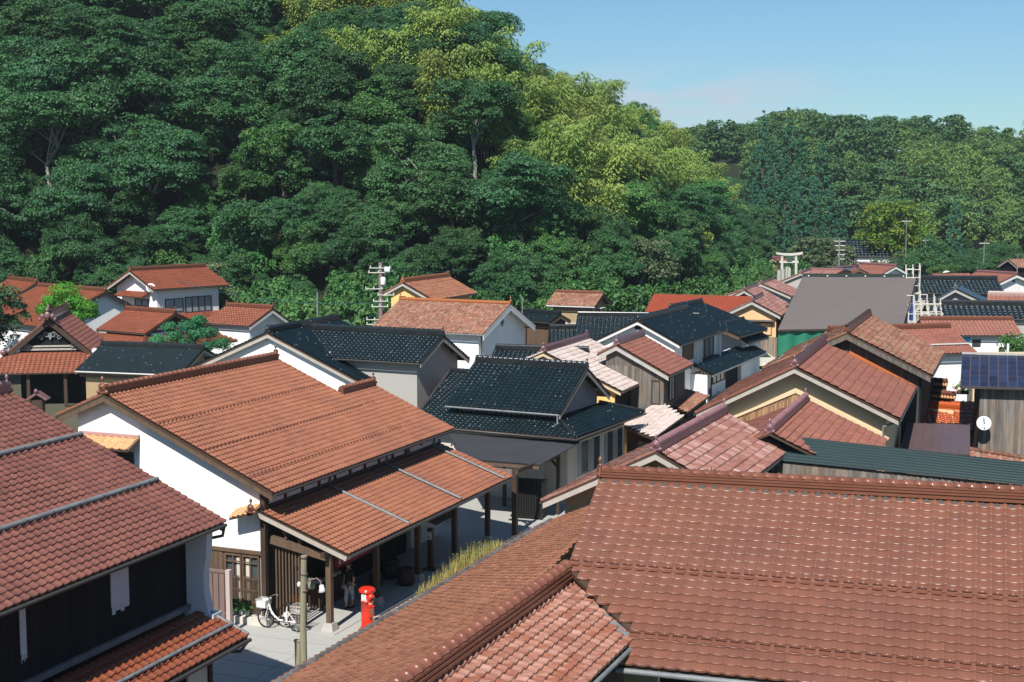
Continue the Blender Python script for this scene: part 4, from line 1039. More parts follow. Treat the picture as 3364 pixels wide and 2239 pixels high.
# ================================================================== BUILDINGS
# ---- left foreground warehouse
def snow_log(th, p, q, r=.055, mt=M_METG, name='snow_guard_pole'):
    m = M(); p = Vector(p); q = Vector(q); m.tube([p, q], r, 9); L = (q - p).length; d = (q - p).normalized()
    o = th.add(name, m, mt)
    m = M()
    n = int(L / .85)
    for i in range(n):
        c = p + d * (.4 + i * .85); m.box(c - UP * .05, d, Vector((-d.y, d.x, 0)), UP, .035, .13, .16)
    if n: th.add('pole_brackets', m, M_METD, o)
A = Gable('A', 'warehouse', 'large building with plum brown tiled roof and black board wall in the left foreground', 'building', T_DARK, M_BLACKW, M_ORNP, og=.35, oe=.75, tw=.235, tl=.195, hero=True, barge=M_DWOOD, Lx=22, far_orn=False, gutter=True)
# two grey snow poles on the slope facing the street
q = A.q
def A_slope(s, f, up=.1): return A.P(s, -q['wL'] * f, A.Z + (q['zL'] - A.Z) * f + up)
for f in (.36, .71): snow_log(A.th, A_slope(.05, f), A_slope(22, f), .06)
# boards, white plaster patches, ledge and the pale corner pier
wl_ = A.wL
def A_w(s, z, o=0): return A.P(s, -wl_ - o, z)
planks(A.th, A.wall, A_w(20.5, 3.5, .005), -A.u, -A.r, 20.0, 1.95, 66, M_BLACKW, .008, .02)
m = M(); m.box(A_w(11, 3.5, .09), A.u, A.r, UP, 21.2, .10, .13); A.th.add('ledge_beam', m, M_METG)
for s, w_, z0_, z1_ in ((3.05, .62, 4.25, 5.0), (6.15, .17, 4.1, 5.0), (7.7, .55, 4.0, 4.95)):
    m = M(); m.box(A_w(s, (z0_ + z1_) / 2, .045), A.u, A.r, UP, w_, .02, z1_ - z0_)
    for k in range(4): m.box(A_w(s - w_ / 2 + w_ * (k + .5) / 4, z0_ - .05 - .03 * (k % 2), .045), A.u, A.r, UP, w_ / 4 - .05 * (k % 2), .019, .12 + .06 * (k % 2))
    A.th.add('plaster_patch', m, M_PLSB, A.wall, 'pale plaster patch showing through the black boards')
m = M()
prof = [(0, 3.35, .62), (0, 3.9, .50), (0, 4.35, .50), (0, 4.7, .58), (0, 5.33, .62)]
for (x0, z0_, w0), (x1, z1_, w1) in zip(prof[:-1], prof[1:]):
    for s0_, s1_ in ((.28, .52),):
        a = A_w(s0_, z0_, -.05); 
        P8 = [A_w(s0_, z0_, -.05), A_w(s0_, z0_, w0), A_w(s1_, z0_, w0), A_w(s1_, z0_, -.05), A_w(s0_, z1_, -.05), A_w(s0_, z1_, w1), A_w(s1_, z1_, w1), A_w(s1_, z1_, -.05)]
        m.add(P8, [(0, 1, 2, 3), (7, 6, 5, 4), (0, 4, 5, 1), (1, 5, 6, 2), (2, 6, 7, 3), (3, 7, 4, 0)])
m.box(A_w(.40, 3.33, .35), A.u, A.r, UP, .36, .86, .10)
A.th.add('corner_pier', m, M_PLSB, None, 'white plastered wing wall at the street corner')
# lower pent roof
ec = Vector(GEO_X['Apent'][0]); e0 = Vector((ec.x, ec.y, 2.9)); wd_ = 1.25
top0 = e0 + Vector((-A.r.x * -1, -A.r.y * -1, 0)) * 0
inn = A.r  # towards the wall (r points to camera-left for this building)
L2 = 19
E0_, E1_ = e0 + A.u * L2, e0
T1_, T0_ = E1_ + inn * wd_ + UP * .5, E0_ + inn * wd_ + UP * .5
slope_part(A.th, [E0_, E1_, T1_, T0_], None, T_RUST, .235, .195, True, 41, name='pent_roof', clip=False)
snow_log(A.th, E1_ + inn * .42 + UP * (.17 + .1), E0_ + inn * .42 + UP * (.17 + .1), .05)
m = M(); m.tube([e0 - inn * .07 - UP * .05, e0 + A.u * L2 - inn * .07 - UP * .05], .05, 7); A.th.add('gutter', m, M_METD)
m = M(); m.tube([e0 + UP * .06 - A.u * .03, e0 + inn * wd_ + UP * .58 - A.u * .03], .045, 7); A.th.add('verge_pole', m, M_METG)
m = M(); m.tube([e0 - inn * .07 - UP * .05 + A.u * .1, e0 + inn * .1 - UP * .3 + A.u * .15, e0 + inn * .7 - UP * .36 + A.u * .25], .04, 6); A.th.add('downpipe', m, M_METD)
ue = A.P(.1, -q['wL'] - .07, q['zL'] - .09); m = M(); m.tube([ue, ue - UP * .22 + inn * .05, ue - UP * .30 + inn * .35], .04, 6); A.th.add('downpipe', m, M_METD)
# wall below the pent roof
a = e0 + inn * .62 + A.u * .7; a.z = 0; m = M(); m.prism([a, a + inn * .1, a + inn * .1 + UP * 2.95, a + UP * 2.95], A.u * 18); A.th.add('lower_wall', m, M_BLACKW)
for k in range(6):
    m = M(); m.box(a + A.u * (.5 + k * 1.9) - inn * .03 + UP * 1.5, A.u, inn, UP, .75, .05, 2.6); A.th.add('wall_panel', m, M_PLAS)
    m = M(); m.box(a + A.u * (.04 + k * 1.9) - inn * .05 + UP * 1.45, A.u, inn, UP, .12, .12, 2.9); A.th.add('post', m, M_DWOOD)
finish_tiles(A.th, 290)

# ---- central shop with white gable
B = Gable('B', 'shop_house', 'long shop with white gable wall and big orange brown tiled roof in the centre', 'building', T_ORNG, M_PLAS, M_ORNB, og=.4, oe=.5, tw=.215, tl=.235, hero=True, barge=M_BWOOD, layers=3, rs=1.0, ridge_on=False, gutter=True, Lx=10.15)
bth = B.th; q = B.q
# ridge in two heights as in the photo: long front run, shorter lower run behind
ridge(bth, B.P(.1, 0, B.Z), B.P(B.L - .05, 0, B.Z), M_ORNB, 3, 1.0, True)
ornament(bth, B.P(.0, 0, B.Z + .05), -B.u, M_ORNB, 1.15); ornament(bth, B.P(B.L - .05, 0, B.Z + .15), B.u, M_ORNB, .9)
# the rear part steps down: same street slope carried on below a lower short ridge
tB = (B.Z - q['zR']) / q['wR']; xw = 2.75; zx = B.Z - tB * xw; XE = 12.75
ext = slope_part(bth, [B.P(B.L + .004, q['wR'] + .045, q['zR'] - .02), B.P(XE, q['wR'] + .045, q['zR'] - .02), B.P(XE, xw, zx), B.P(B.L + .004, xw, zx)], None, T_ORNG, .215, .235, True, 13, name='rear_roof', clip=False)
slope_part(bth, [B.P(XE, xw - 2.2, zx - 2.2 * tB), B.P(B.L + .004, xw - 2.2, zx - 2.2 * tB), B.P(B.L + .004, xw, zx), B.P(XE, xw, zx)], None, T_ORNG, .215, .235, False, 14, name='rear_roof', clip=False)
ridge(bth, B.P(B.L + .05, xw, zx), B.P(XE - .05, xw, zx), M_ORNB, 3, 1.0, True); ornament(bth, B.P(XE, xw, zx + .12), B.u, M_ORNB, .9)
m = M(); m.prism([B.P(B.L, xw - 1.6, 0), B.P(B.L, q['wR'] - .5, 0), B.P(B.L, q['wR'] - .5, q['zR'] + .1), B.P(B.L, xw, zx - .1), B.P(B.L, xw - 1.6, zx - 1.6 * tB - .1)], B.u * 2.3); bth.add('rear_wall', m, M_PLAS)
m = M(); m.tube([B.P(B.L, q['wR'] + .07, q['zR'] - .07), B.P(XE, q['wR'] + .07, q['zR'] - .07)], .045, 6); bth.add('gutter', m, M_METD)
# row of raised snow-stop tiles
m = M()
for f in (.33, .60, .86):
    p0 = B.P(0, q['wR'] * f, B.Z + (q['zR'] - B.Z) * f); n_ = int(B.L / .215)
    for i in range(n_):
        m.box(p0 + B.u * (.215 * (i + .62)) + UP * .062, B.u, B.r, UP, .075, .05, .05)
bth.add('snow_stops_and_glints', m, T_DARK, B.roof, None, 'stuff')
# second smaller roof behind with own short ridge
u, r = B.u, B.r
# transom band under the upper eave
zt = 3.5; ze = q['zR']
m = M(); m.box(B.P(B.L / 2, B.wR + .03, 3.62), B.u, B.r, UP, B.L - .9, .06, .10); bth.add('tie_beam', m, M_DWOOD)
nb = 9
for i in range(nb + 1):
    m = M(); m.box(B.P(.45 + (B.L - .9) * i / nb, B.wR + .035, 3.86), B.u, B.r, UP, .09, .07, .44); bth.add('post', m, M_DWOOD)
for i in range(nb):
    m = M(); m.box(B.P(.45 + (B.L - .9) * (i + .5) / nb, B.wR + .012, 3.86), B.u, B.r, UP, (B.L - .9) / nb - .13, .02, .38); bth.add('plaster_panel', m, M_PLAS)
# front wall (shop side) is dark wood below
m = M(); m.box(B.P(B.L / 2, B.wR + .015, 1.75), B.u, B.r, UP, B.L - .82, .03, 3.48); bth.add('shop_front_wall', m, M_BLACKW)
# brown boards and posts at the foot of the gable
m = M(); m.box(B.P(B.og - .05, 3.0, 2.16), B.r, B.u, UP, 5.4, .12, .10); bth.add('sill_beam', m, M_BWOOD)
m = M(); m.box(B.P(B.og - .02, 1.2, 1.1), B.r, B.u, UP, 6.0, .03, 2.02); bd = bth.add('board_wall', m, M_BWOOD)
planks(bth, bd, B.P(B.og - .045, 1.6, .12), B.r, -B.u, 2.52, 1.98, 15, M_BWOOD, .012, .02)
m = M(); m.box(B.P(B.og - .05, B.wR - .04, 2.1), B.r, B.u, UP, .17, .16, 4.0); bth.add('corner_post', m, M_DWOOD)
# lattice sliding doors
dr = GEO_R['Bdoor']
for i in range(2):
    a0 = dr[0] + .02 + i * (dr[1] - dr[0]) / 2; a1 = a0 + (dr[1] - dr[0]) / 2 - .03
    fr = window(B, 'F', (a0, a1, .28, 2.06), 2, 1, M_BWOOD, M_GLASS, .055, .03, 'sliding_door', None, None, depth=.10)
    A_, N_ = B.axes('F')
    for zb in (.62, .98, 1.34, 1.84):
        m = M(); m.box(B.frame('F', (a0 + a1) / 2, zb, .12), A_, N_, UP, a1 - a0 - .1, .02, .035); bth.add('rail', m, M_BWOOD, fr)
    for k in range(11):
        m = M(); m.box(B.frame('F', a0 + .06 + (a1 - a0 - .12) * (k + .5) / 11, .85, .135), A_, N_, UP, .018, .02, 1.12); bth.add('lattice_bar', m, M_BWOOD, fr)
    m = M(); m.box(B.frame('F', a0 + .16 + .3 * (1 - i), 1.2, .03), A_, N_, UP, .12, .01, 1.5); bth.add('curtain', m, M_BEIGE, fr)
m = M(); m.box(B.P(B.og - .24, 3.1, .10), B.r, B.u, UP, 5.6, .42, .22); bth.add('stone_step', m, M_CURB)
# hood with upturned tiles and a small barred opening high in the gable
hd = GEO_R['Bhood']; A_, N_ = B.axes('F')
hx0, hx1 = hd[0] - .05, hd[1] + .05
E0_ = B.frame('F', hx0, 5.12, .62); E1_ = B.frame('F', hx1, 5.12, .62); T1_ = B.frame('F', hx1, 5.42, .02); T0_ = B.frame('F', hx0, 5.42, .02)
T_HOOD = mat('pale_orange_tile', (.62, .33, .16), .35, .4, (2, .4, (.5, .25, .13)), tintamt=.12)
hr = slope_part(bth, [E0_, E1_, T1_, T0_], None, T_HOOD, .27, .33, True, 3, name='hood', clip=False)
m = M(); m.box(B.frame('F', (hx0 + hx1) / 2, 5.47, .06), A_, N_, UP, hx1 - hx0, .12, .09); bth.add('hood_flashing', m, mat('pink_copper', (.42, .25, .23), .5, .4))
window(B, 'F', (-.62, .82, 4.05, 4.95), 3, 1, M_DWOOD, M_GLASS, .07, .03, 'barred_opening', None, 13, M_DWOOD, depth=.05)
# awning roof along the street
aw0 = Vector(GEO_X['Awn'][0]); AL = 12.6; t19 = math.tan(R(19)); AW = 3.05
aE1 = aw0 + B.u * AL; aT1 = aE1 - B.r * AW + UP * AW * t19; aT0 = aw0 - B.r * AW + UP * AW * t19
aw = slope_part(bth, [aw0, aE1, aT1, aT0], None, T_ORNG, .215, .215, True, 9, name='awning_roof', clip=False)
m = M(); m.tube([aw0 + B.r * .07 - UP * .04, aE1 + B.r * .07 - UP * .04], .05, 7); bth.add('gutter', m, M_METD)
for s in (4.05, 8.05, 11.9):
    m = M(); a = aw0 + B.u * s; b = a - B.r * (AW - .1) + UP * (AW - .1) * t19; m.tube([a + UP * .10, b + UP * .10], .045, 7)
    m.tube([b + UP * .10, b + UP * .62 + B.r * .12], .04, 7); bth.add('downpipe', m, M_METG)
m = M(); m.bar(aw0 - B.u * .02 - UP * .10 - B.r * .02, aT0 - B.u * .02 - UP * .10, .05, .12); bth.add('verge_board', m, M_SOFF)
ridge(bth, aT0 + B.u * .1 + UP * .02, aT1 + UP * .02, M_ORNK, 2, .7, False, 'flashing_ridge')
# small return roof with ornament at the gable corner
c0 = B.frame('F', B.wR - .05, 3.45, .0)
m = M(); rr0 = bth
pE0 = B.P(B.og - .55, B.wR - .95, 3.28); pE1 = B.P(B.og - .55, B.wR - .10, 3.52); pT1 = B.P(B.og + .03, B.wR - .10, 3.70); pT0 = B.P(B.og + .03, B.wR - .95, 3.46)
slope_part(bth, [pE0, pE1, pT1, pT0], None, T_HOOD, .2, .2, False, 4, name='return_roof', clip=False)
ornament(bth, B.P(B.og - .62, B.wR - .12, 3.55), -B.u, M_ORNB, .95)
# posts, bases and beams of the awning
p0 = Vector(GEO_X['post0'][0])
for k in range(5):
    c = p0 + B.u * 2.95 * k
    m = M(); m.box(c + UP * 1.28, B.u, B.r, UP, .17, .17, 2.16); bth.add('post', m, M_BWOOD if k == 0 else M_DWOOD)
    m = M(); cc = c; m.add([cc + B.u * a * .2 + B.r * b * .2 for a, b in ((-1, -1), (1, -1), (1, 1), (-1, 1))] + [cc + B.u * a * .14 + B.r * b * .14 + UP * .26 for a, b in ((-1, -1), (1, -1), (1, 1), (-1, 1))], [(0, 1, 5, 4), (1, 2, 6, 5), (2, 3, 7, 6), (3, 0, 4, 7), (4, 5, 6, 7)]); bth.add('post_base', m, M_STONE)
    wl2 = c - B.r * 2.0
    m = M(); m.bar(c + UP * 2.26, wl2 + UP * 2.62, .16, .24); bth.add('tie_beam', m, M_BWOOD if k == 0 else M_DWOOD)
    if k == 0:
        m = M(); m.bar(wl2 + B.r * .55 + UP * 2.7, wl2 + B.r * .25 + UP * 3.3, .08, .10); bth.add('brace', m, M_BWOOD)
        m = M(); m.box(wl2 + B.r * 1.0 + UP * 2.75, B.u, B.r, UP, .10, .10, .5); bth.add('strut', m, M_BWOOD)
m = M(); m.bar(p0 + UP * 2.40 - B.u * .4, p0 + UP * 2.40 + B.u * 12.1, .14, .16); bth.add('eave_beam', m, M_DWOOD)
# vertical slat screen beside the entrance
for k in range(8):
    c = p0 - B.r * (1.92 - k * .115) + B.u * .12; m = M(); m.box(c + UP * 1.25, B.u, B.r, UP, .05, .045, 2.35); bth.add('screen_slat', m, M_BWOOD)
c = p0 - B.r * .95 + B.u * .1; m = M(); m.box(c + UP * 1.25, B.u, B.r, UP, .12, .12, 2.35); bth.add('post', m, M_BWOOD)
# raised floor under the awning
m = M(); f0 = p0 - B.u * .35 + B.r * .35
m.prism([f0 - UP * .02, f0 + B.u * 13 - UP * .02, f0 + B.u * 13 - B.r * 2.5 - UP * .02, f0 - B.r * 2.5 - UP * .02], UP * .045); bth.add('arcade_floor', m, M_CONC)
finish_tiles(bth, 290)
# white notices on the shop front
def sign(O, A_, N_, W, Hh, mt, label, cat='sign', name='notice', t=.02, z=None):
    m = M(); m.box(O, A_, N_, UP, W, t, Hh); return single(name, m, mt, label, cat, tuple(O))
def text(parent_thing, body, O, A_, N_, size, mt, name='lettering', vertical=False, parent=None, ext=.003):
    cu = bpy.data.curves.new('txt', 'FONT'); cu.body = body; cu.size = size; cu.align_x = 'CENTER'; cu.align_y = 'CENTER'; cu.extrude = ext
    to = bpy.data.objects.new('txt', cu); COL.objects.link(to); bpy.context.view_layer.update()
    me = bpy.data.meshes.new_from_object(to.evaluated_get(bpy.context.evaluated_depsgraph_get())); bpy.data.objects.remove(to); bpy.data.curves.remove(cu)
    me.materials.clear(); me.materials.append(mt); me.name = name
    o = bpy.data.objects.new(name, me); COL.objects.link(o); o.parent = parent
    A_ = Vector(A_); N_ = Vector(N_); U_ = UP; O = Vector(O) - (parent_thing if isinstance(parent_thing, Vector) else Vector(parent_thing))
    o.matrix_local = Matrix(((A_.x, U_.x, N_.x, O.x), (A_.y, U_.y, N_.y, O.y), (A_.z, U_.z, N_.z, O.z), (0, 0, 0, 1))); return o

# banner hanging under the awning
bc = p0 + B.u * 1.75 - B.r * .1 + UP * 1.93
th = Thing('banner', 'long maroon cloth banner with white characters hanging under the awning edge', 'banner', tuple(bc))
m = M(); n = 16; W = 2.5
vs = []
for i in range(n + 1):
    for z in (.19, -.19): vs.append(bc + B.u * (W * (i / n - .5)) + B.r * .02 * math.sin(i * 1.7) + UP * z)
m.add(vs, [(2 * i, 2 * i + 1, 2 * i + 3, 2 * i + 2) for i in range(n)], True); cl = th.add('cloth', m, M_MAROON)
for i, ch in enumerate('石見銀'): text(th.O, ch, bc + B.u * (-.98 + i * .27) + B.r * .03, B.u, B.r, .2, M_WHITE, parent=cl)
for i, ch in enumerate('だし都'): text(th.O, ch, bc + B.u * (-.02 + i * .26) + B.r * .03, B.u, B.r, .19, M_WHITE, parent=cl)
for i, ch in enumerate('き屋'): text(th.O, ch, bc + B.u * (.76 + i * .24) + B.r * .03, B.u, B.r, .19, M_WHITE, parent=cl)
m = M(); m.bar(bc + B.u * -1.3 + UP * .2, bc + B.u * 1.3 + UP * .2, .025, .025); th.add('rod', m, M_DWOOD)

sc_ = p0 + B.u * .9 - B.r * 1.55
for dx, dz, W, Hh, mt, lb in ((0, 1.72, .42, .26, M_WHITE, 'oval white speech bubble sign inside the shop entrance'), (.02, 1.28, .30, .38, M_PLSB, 'framed white notice with dark print below the oval sign'), (.05, .85, .26, .22, M_CYAN, 'small pale blue leaflet at the bottom of the entrance display'), (-.12, .55, .4, .2, mat('orange_flyer', (.6, .2, .05), .7), 'orange flyers low on the entrance display')):
    sign(sc_ + B.r * dx + UP * dz, B.r, -B.u, W, Hh, mt, lb)
o_ = sign(p0 + B.u * 7.6 - B.r * 2.0 + UP * 2.0 + B.r * .06, B.u, B.r, .75, .55, M_PLAS, 'large blank pale panel on the dark shop wall deep under the awning', 'panel', 'wall_panel')

# entrance planter
th = Thing('potted_plants', 'green plants in white pots behind the lattice doors', 'plants', tuple(B.frame('F', 4.8, .24, .28)))
for k in range(4):
    c = th.O + B.r * (.22 * k - .35); m = M(); m.lathe(c, [(.05, 0), (.08, .16), (.07, .16), (0, .14)], 10); th.add('pot', m, M_WHITE)
    n_ = 40; rs_ = np.random.default_rng(k); d_ = rs_.normal(size=(n_, 3)) * np.array([.09, .09, .10]) + np.array([c.x, c.y, c.z + .26]); V_, F_ = leaf_quads(d_, rs_.normal(size=(n_, 3)) + np.array([0, 0, 1]), .09, rs_)
    link('leaves', npmesh('leaves', V_ - np.array(th.O), F_), L_MID, th.e)

# ---- right foreground house: big rose brown slope
Rq = GEO['R']
a = Vector((Rq['a'][0], Rq['a'][1], 0)); yw = R(Rq['yaw'])
pl_ = [Vector(p) for p in GEO_X['R_poly']]
class _G: pass
g = _G(); g.u = Vector((math.sin(yw), math.cos(yw), 0)); g.r = Vector((math.cos(yw), -math.sin(yw), 0))
tR = (Rq['Z'] - Rq['zR']) / Rq['wR']; eZ = pl_[4].z; eW = (Rq['Z'] - eZ) / tR; LR = 13.0
def RP(s, w_, z=None): return Vector((a.x + g.u.x * s + g.r.x * w_, a.y + g.u.y * s + g.r.y * w_, (Rq['Z'] - tR * abs(w_)) if z is None else z))
th = Thing('tiled_house', 'house with large glossy rose brown tiled slope filling the lower right foreground', 'building', tuple(RP(6, 0, 0)))
E0_ = RP(0, eW); Yv = (RP(0, 0) - RP(0, eW)); Ln = Yv.length
def suv(p): return ((p - E0_).dot(g.u), (p - E0_).dot(Yv.normalized()))
poly = [suv(p) for p in pl_]; poly = [(-.03, Ln + .1)] + [(-.03, poly[1][1])] + [poly[2], poly[3], (poly[4][0] - .02, -.1), (LR, -.1), (LR, Ln + .1)]
m = M(); dk = [E0_ + g.u * max(x, 0) + Yv.normalized() * min(max(y, 0), Ln) for x, y in poly]; m.prism([p - UP * .07 for p in dk], UP * .066)
roof = th.add('roof', m, M_DWOOD)
tile_field(th, roof, T_ROSE, E0_ - Yv.normalized() * .05, g.u, Yv, LR, Ln + .05, .236, .192, poly_mask([(x, y + .05) for x, y in poly]), True, 21)
finish_tiles(th, 299)
# back slope
m = M(); m.add([RP(0, 0) - UP * .01, RP(LR, 0) - UP * .01, RP(LR, -3.2) - UP * .01, RP(0, -3.2) - UP * .01, RP(0, 0) - UP * .08, RP(LR, 0) - UP * .08, RP(LR, -3.2) - UP * .08, RP(0, -3.2) - UP * .08], [(0, 3, 2, 1), (4, 5, 6, 7), (0, 1, 5, 4), (1, 2, 6, 5), (2, 3, 7, 6), (3, 0, 4, 7)]); rb = th.add('back_roof', m, M_DWOOD)
tile_field(th, rb, T_ROSE, RP(LR, -3.2), -g.u, RP(0, 0) - RP(0, -3.2), LR, (RP(0, 0) - RP(0, -3.2)).length, .236, .2, None, False, 22); finish_tiles(th, 0)
rd, _z = ridge(th, RP(.05, 0), RP(LR, 0) + UP * .12, M_ORNB, 3, .86, True)
ornament(th, RP(0, 0) + UP * .05, -g.u, M_ORNB, .8)
# pale plaster arcs under the ridge stack
m = M()
for i in range(int(LR / .236)):
    c = RP(.236 * (i + .4), .135) + UP * .03; m.lathe(c, [(.0, .015), (.055, .01), (.065, 0)], 8, g.r + UP * .5)
th.add('mortar_arcs', m, mat('grey_mortar', (.075, .075, .072), .95, .1), rd, None, 'stuff')
# looped snow guards, one per tile, in two rows
gm = None
m = M(); pts = [Vector((.085 * math.cos(t), .0, .05 * math.sin(t))) for t in [math.pi * k / 6 for k in range(7)]]; m.tube(pts, .013, 5)
m.add([(-.09, -.02, .0), (.09, -.02, .0), (.075, -.11, .012), (-.075, -.11, .012)], [(0, 3, 2, 1)])
gme = m.mesh('snow_guard'); gme.materials.append(M_ORNB)
for row in (13.0, 21.5):
    vv = Ln + .05 - row * .192 * (Ln + .05) / (round((Ln + .05) / .192) * .192)
    for i in range(48):
        u_ = .236 * (i + .42); p = E0_ + g.u * u_ + Yv.normalized() * vv
        if not poly_mask(poly)(np.array([u_]), np.array([vv]))[0]: continue
        o = bpy.data.objects.new('snow_guard', gme); COL.objects.link(o); o.parent = roof; nn = g.u.cross(Yv.normalized()); p = p + nn * .04 - th.O; yy = Yv.normalized()
        o.matrix_local = Matrix(((g.u[0], yy[0], nn[0], p[0]), (g.u[1], yy[1], nn[1], p[1]), (g.u[2], yy[2], nn[2], p[2]), (0, 0, 0, 1)))
m = M(); q0 = RP(1.35, eW + .08) - UP * .06; m.tube([q0, q0 + g.u * (LR - 1.4)], .05, 8); th.add('gutter', m, M_METG)
m = M(); m.prism([RP(1.9, eW - .7, 0), RP(LR, eW - .7, 0), RP(LR, eW - .7) - UP * .15, RP(1.9, eW - .7) - UP * .15], g.r * -.12); th.add('wall', m, M_BLACKW)
m = M(); m.prism([RP(.5, 0, 0), RP(.5, -2.8, 0), RP(.5, -2.8) - UP * .12, RP(.5, 0) - UP * .12], g.u * .1); th.add('gable_wall', m, M_OCHR)

# ---- lower roof joining it on the left (long orange slope, ridge and glossy near slope)
r0 = Vector((GEO['R2']['a'][0], GEO['R2']['a'][1], GEO['R2']['Z'])); y2 = R(22.5); u2 = Vector((math.sin(y2), math.cos(y2), 0)); r2 = Vector((math.cos(y2), -math.sin(y2), 0))
th = Thing('tiled_wing', 'low wing with long matt orange slope and rolled ridge in the bottom foreground', 'building', (r0.x - 2, r0.y - 1, 0))
tl24 = math.tan(R(24)); left = [Vector(p) for p in GEO_X['R2_left']]
wfar = (left[1] - r0).dot(-r2); sfar = (left[1] - r0).dot(u2)
def LP(s, w_): return r0 + u2 * s - r2 * w_ - UP * w_ * tl24
def RPp(s, w_): return r0 + u2 * s + r2 * w_ - UP * w_ * math.tan(R(18.5))
wl3 = wfar
E0_ = LP(14.3, wl3); Yv = (LP(0, 0) - LP(0, wl3)); Yn = Yv.normalized(); Ln = Yv.length; X_ = -u2
def lv(p): return ((p - E0_).dot(X_), (p - E0_).dot(Yn))
f2 = left[0]
w2 = (f2 - r0).dot(-r2)
pl2 = [lv(LP(14.3, wl3)), lv(LP(-9, wl3)), lv(LP(-9, 0)), lv(LP(.25, 0)), lv(LP(1.0, 1.0)), lv(LP(14.3, w2 - .9))]
pl2 = [(x - (.02 if i == 0 else 0), y) for i, (x, y) in enumerate(pl2)]
m = M(); m.prism([E0_ + X_ * x + Yn * y - UP * .075 for x, y in pl2], UP * .07); lr = th.add('roof', m, M_DWOOD)
tile_field(th, lr, T_SLOPE, E0_ - Yn * .04, X_, Yv, 23.3, Ln, .235, .19, poly_mask([(x, y + .04) for x, y in pl2]), True, 31)
wr3 = (Vector(GEO_X['R2_right'][1]) - r0).dot(r2) + .05
E0r = RPp(-9, wr3); Yr = RPp(0, 0) - RPp(0, wr3); Yrn = Yr.normalized()
def rv(p): return ((p - E0r).dot(u2), (p - E0r).dot(Yrn))
vt = Vector(GEO_X['R2_right'][0]); vb = Vector(GEO_X['R2_right'][1])
pr = [(0, -.01), rv(RPp((vb - r0).dot(u2), wr3)), rv(RPp(.3, 0)), (0, Yr.length + .01)]; pr[1] = (pr[1][0] + .1, -.01)
m = M(); m.prism([E0r + u2 * x + Yrn * max(y, 0) - UP * .075 for x, y in pr], UP * .07); rr_ = th.add('near_roof', m, M_DWOOD)
T_GLAZ = mat('worn_tile_painted_gloss', (.27, .10, .055), .2, .6, [(1.3, .45, (.20, .085, .06)), ((2.0, 12, 8), .65, (.46, .28, .22))], (9, .15), tintamt=.12, tintcol=(.60, .95, (.46, .27, .21), .45))  # pale streaks mixed into the tile colour imitate gloss
tile_field(th, rr_, T_GLAZ, E0r - Yrn * .04, u2, Yr, 10, Yr.length + .02, .215, .172, poly_mask([(x, y + .04) for x, y in pr]), True, 33)
finish_tiles(th, 299)
ridge(th, RPp(-9, 0), RPp(-.05, 0), M_ORNB, 3, 1.15, True)
# row of grey snow-stop tiles near the lower edge of the long slope
cap_g = CAPS.get('grey_caps')
m = M(); k = 7; vs = []
for xx in (0, .30):
    for j in range(k): vs.append((xx, .07 * math.cos(math.pi * j / (k - 1)), .075 * math.sin(math.pi * j / (k - 1)) + .012 * xx))
m.add(vs, [(j, j + 1, k + j + 1, k + j) for j in range(k - 1)], True); m.add(vs[k:], [tuple(range(k))]); gm = m.mesh('grey_cap_tile'); gm.materials.append(mat('dark_grey_tile', (.10, .10, .10), .6, .3, (5, .6, (.19, .185, .17)), (14, .3), tintamt=.3))
base = LP(14.0, wl3 - .42)
for i in range(76):
    p = LP(14.0 - i * .30, wl3 - .42) + UP * .045 - th.O; X3 = -u2; nn = X3.cross(Yn)
    if not in_view(p + th.O, .1): continue
    o = bpy.data.objects.new('cap_tile', gm); COL.objects.link(o); o.parent = lr; o['tint'] = random.random()
    o.matrix_local = Matrix(((X3[0], Yn[0], nn[0], p[0]), (X3[1], Yn[1], nn[1], p[1]), (X3[2], Yn[2], nn[2], p[2]), (0, 0, 0, 1)))
# torn flashing along the valley
m = M(); rnd = random.Random(4); nR = (vb - vt).normalized(); sideR = Vector((nR.y, -nR.x, 0)); sideR = sideR if sideR.dot(g.u) > 0 else -sideR
for i in range(12):
    a_, b_ = vt.lerp(vb, i / 12), vt.lerp(vb, (i + 1) / 12); o1, o2 = rnd.uniform(.02, .07), rnd.uniform(.26, .32)
    m.add([a_ - sideR * o1 + UP * .05, b_ - sideR * o1 + UP * .05, b_ + sideR * o2 + UP * .035, a_ + sideR * o2 + UP * .035], [(0, 1, 2, 3)])
th.add('valley_flashing', m, M_METG)
m = M(); m.tube([RPp(-9, wr3 + .07) - UP * .05, RPp((vb - r0).dot(u2), wr3 + .07) - UP * .05], .045, 7); th.add('gutter', m, M_METG)
m = M(); bw = LP(0, wl3 - .5); m.prism([LP(13.6, wl3 - .55) * 1, LP(-8, wl3 - .55) * 1, Vector((LP(-8, wl3 - .55).x, LP(-8, wl3 - .55).y, 0)), Vector((LP(13.6, wl3 - .55).x, LP(13.6, wl3 - .55).y, 0))], r2 * .12); th.add('wall', m, M_OCHR)
m = M(); m.prism([Vector((LP(13.6, wl3 - .5).x, LP(13.6, wl3 - .5).y, 0)), LP(13.6, wl3 - .5) - UP * .1, LP(13.6, .9) - UP * .1, Vector((LP(13.6, .9).x, LP(13.6, .9).y, 0))], -u2 * .1); th.add('end_wall', m, M_OCHR)

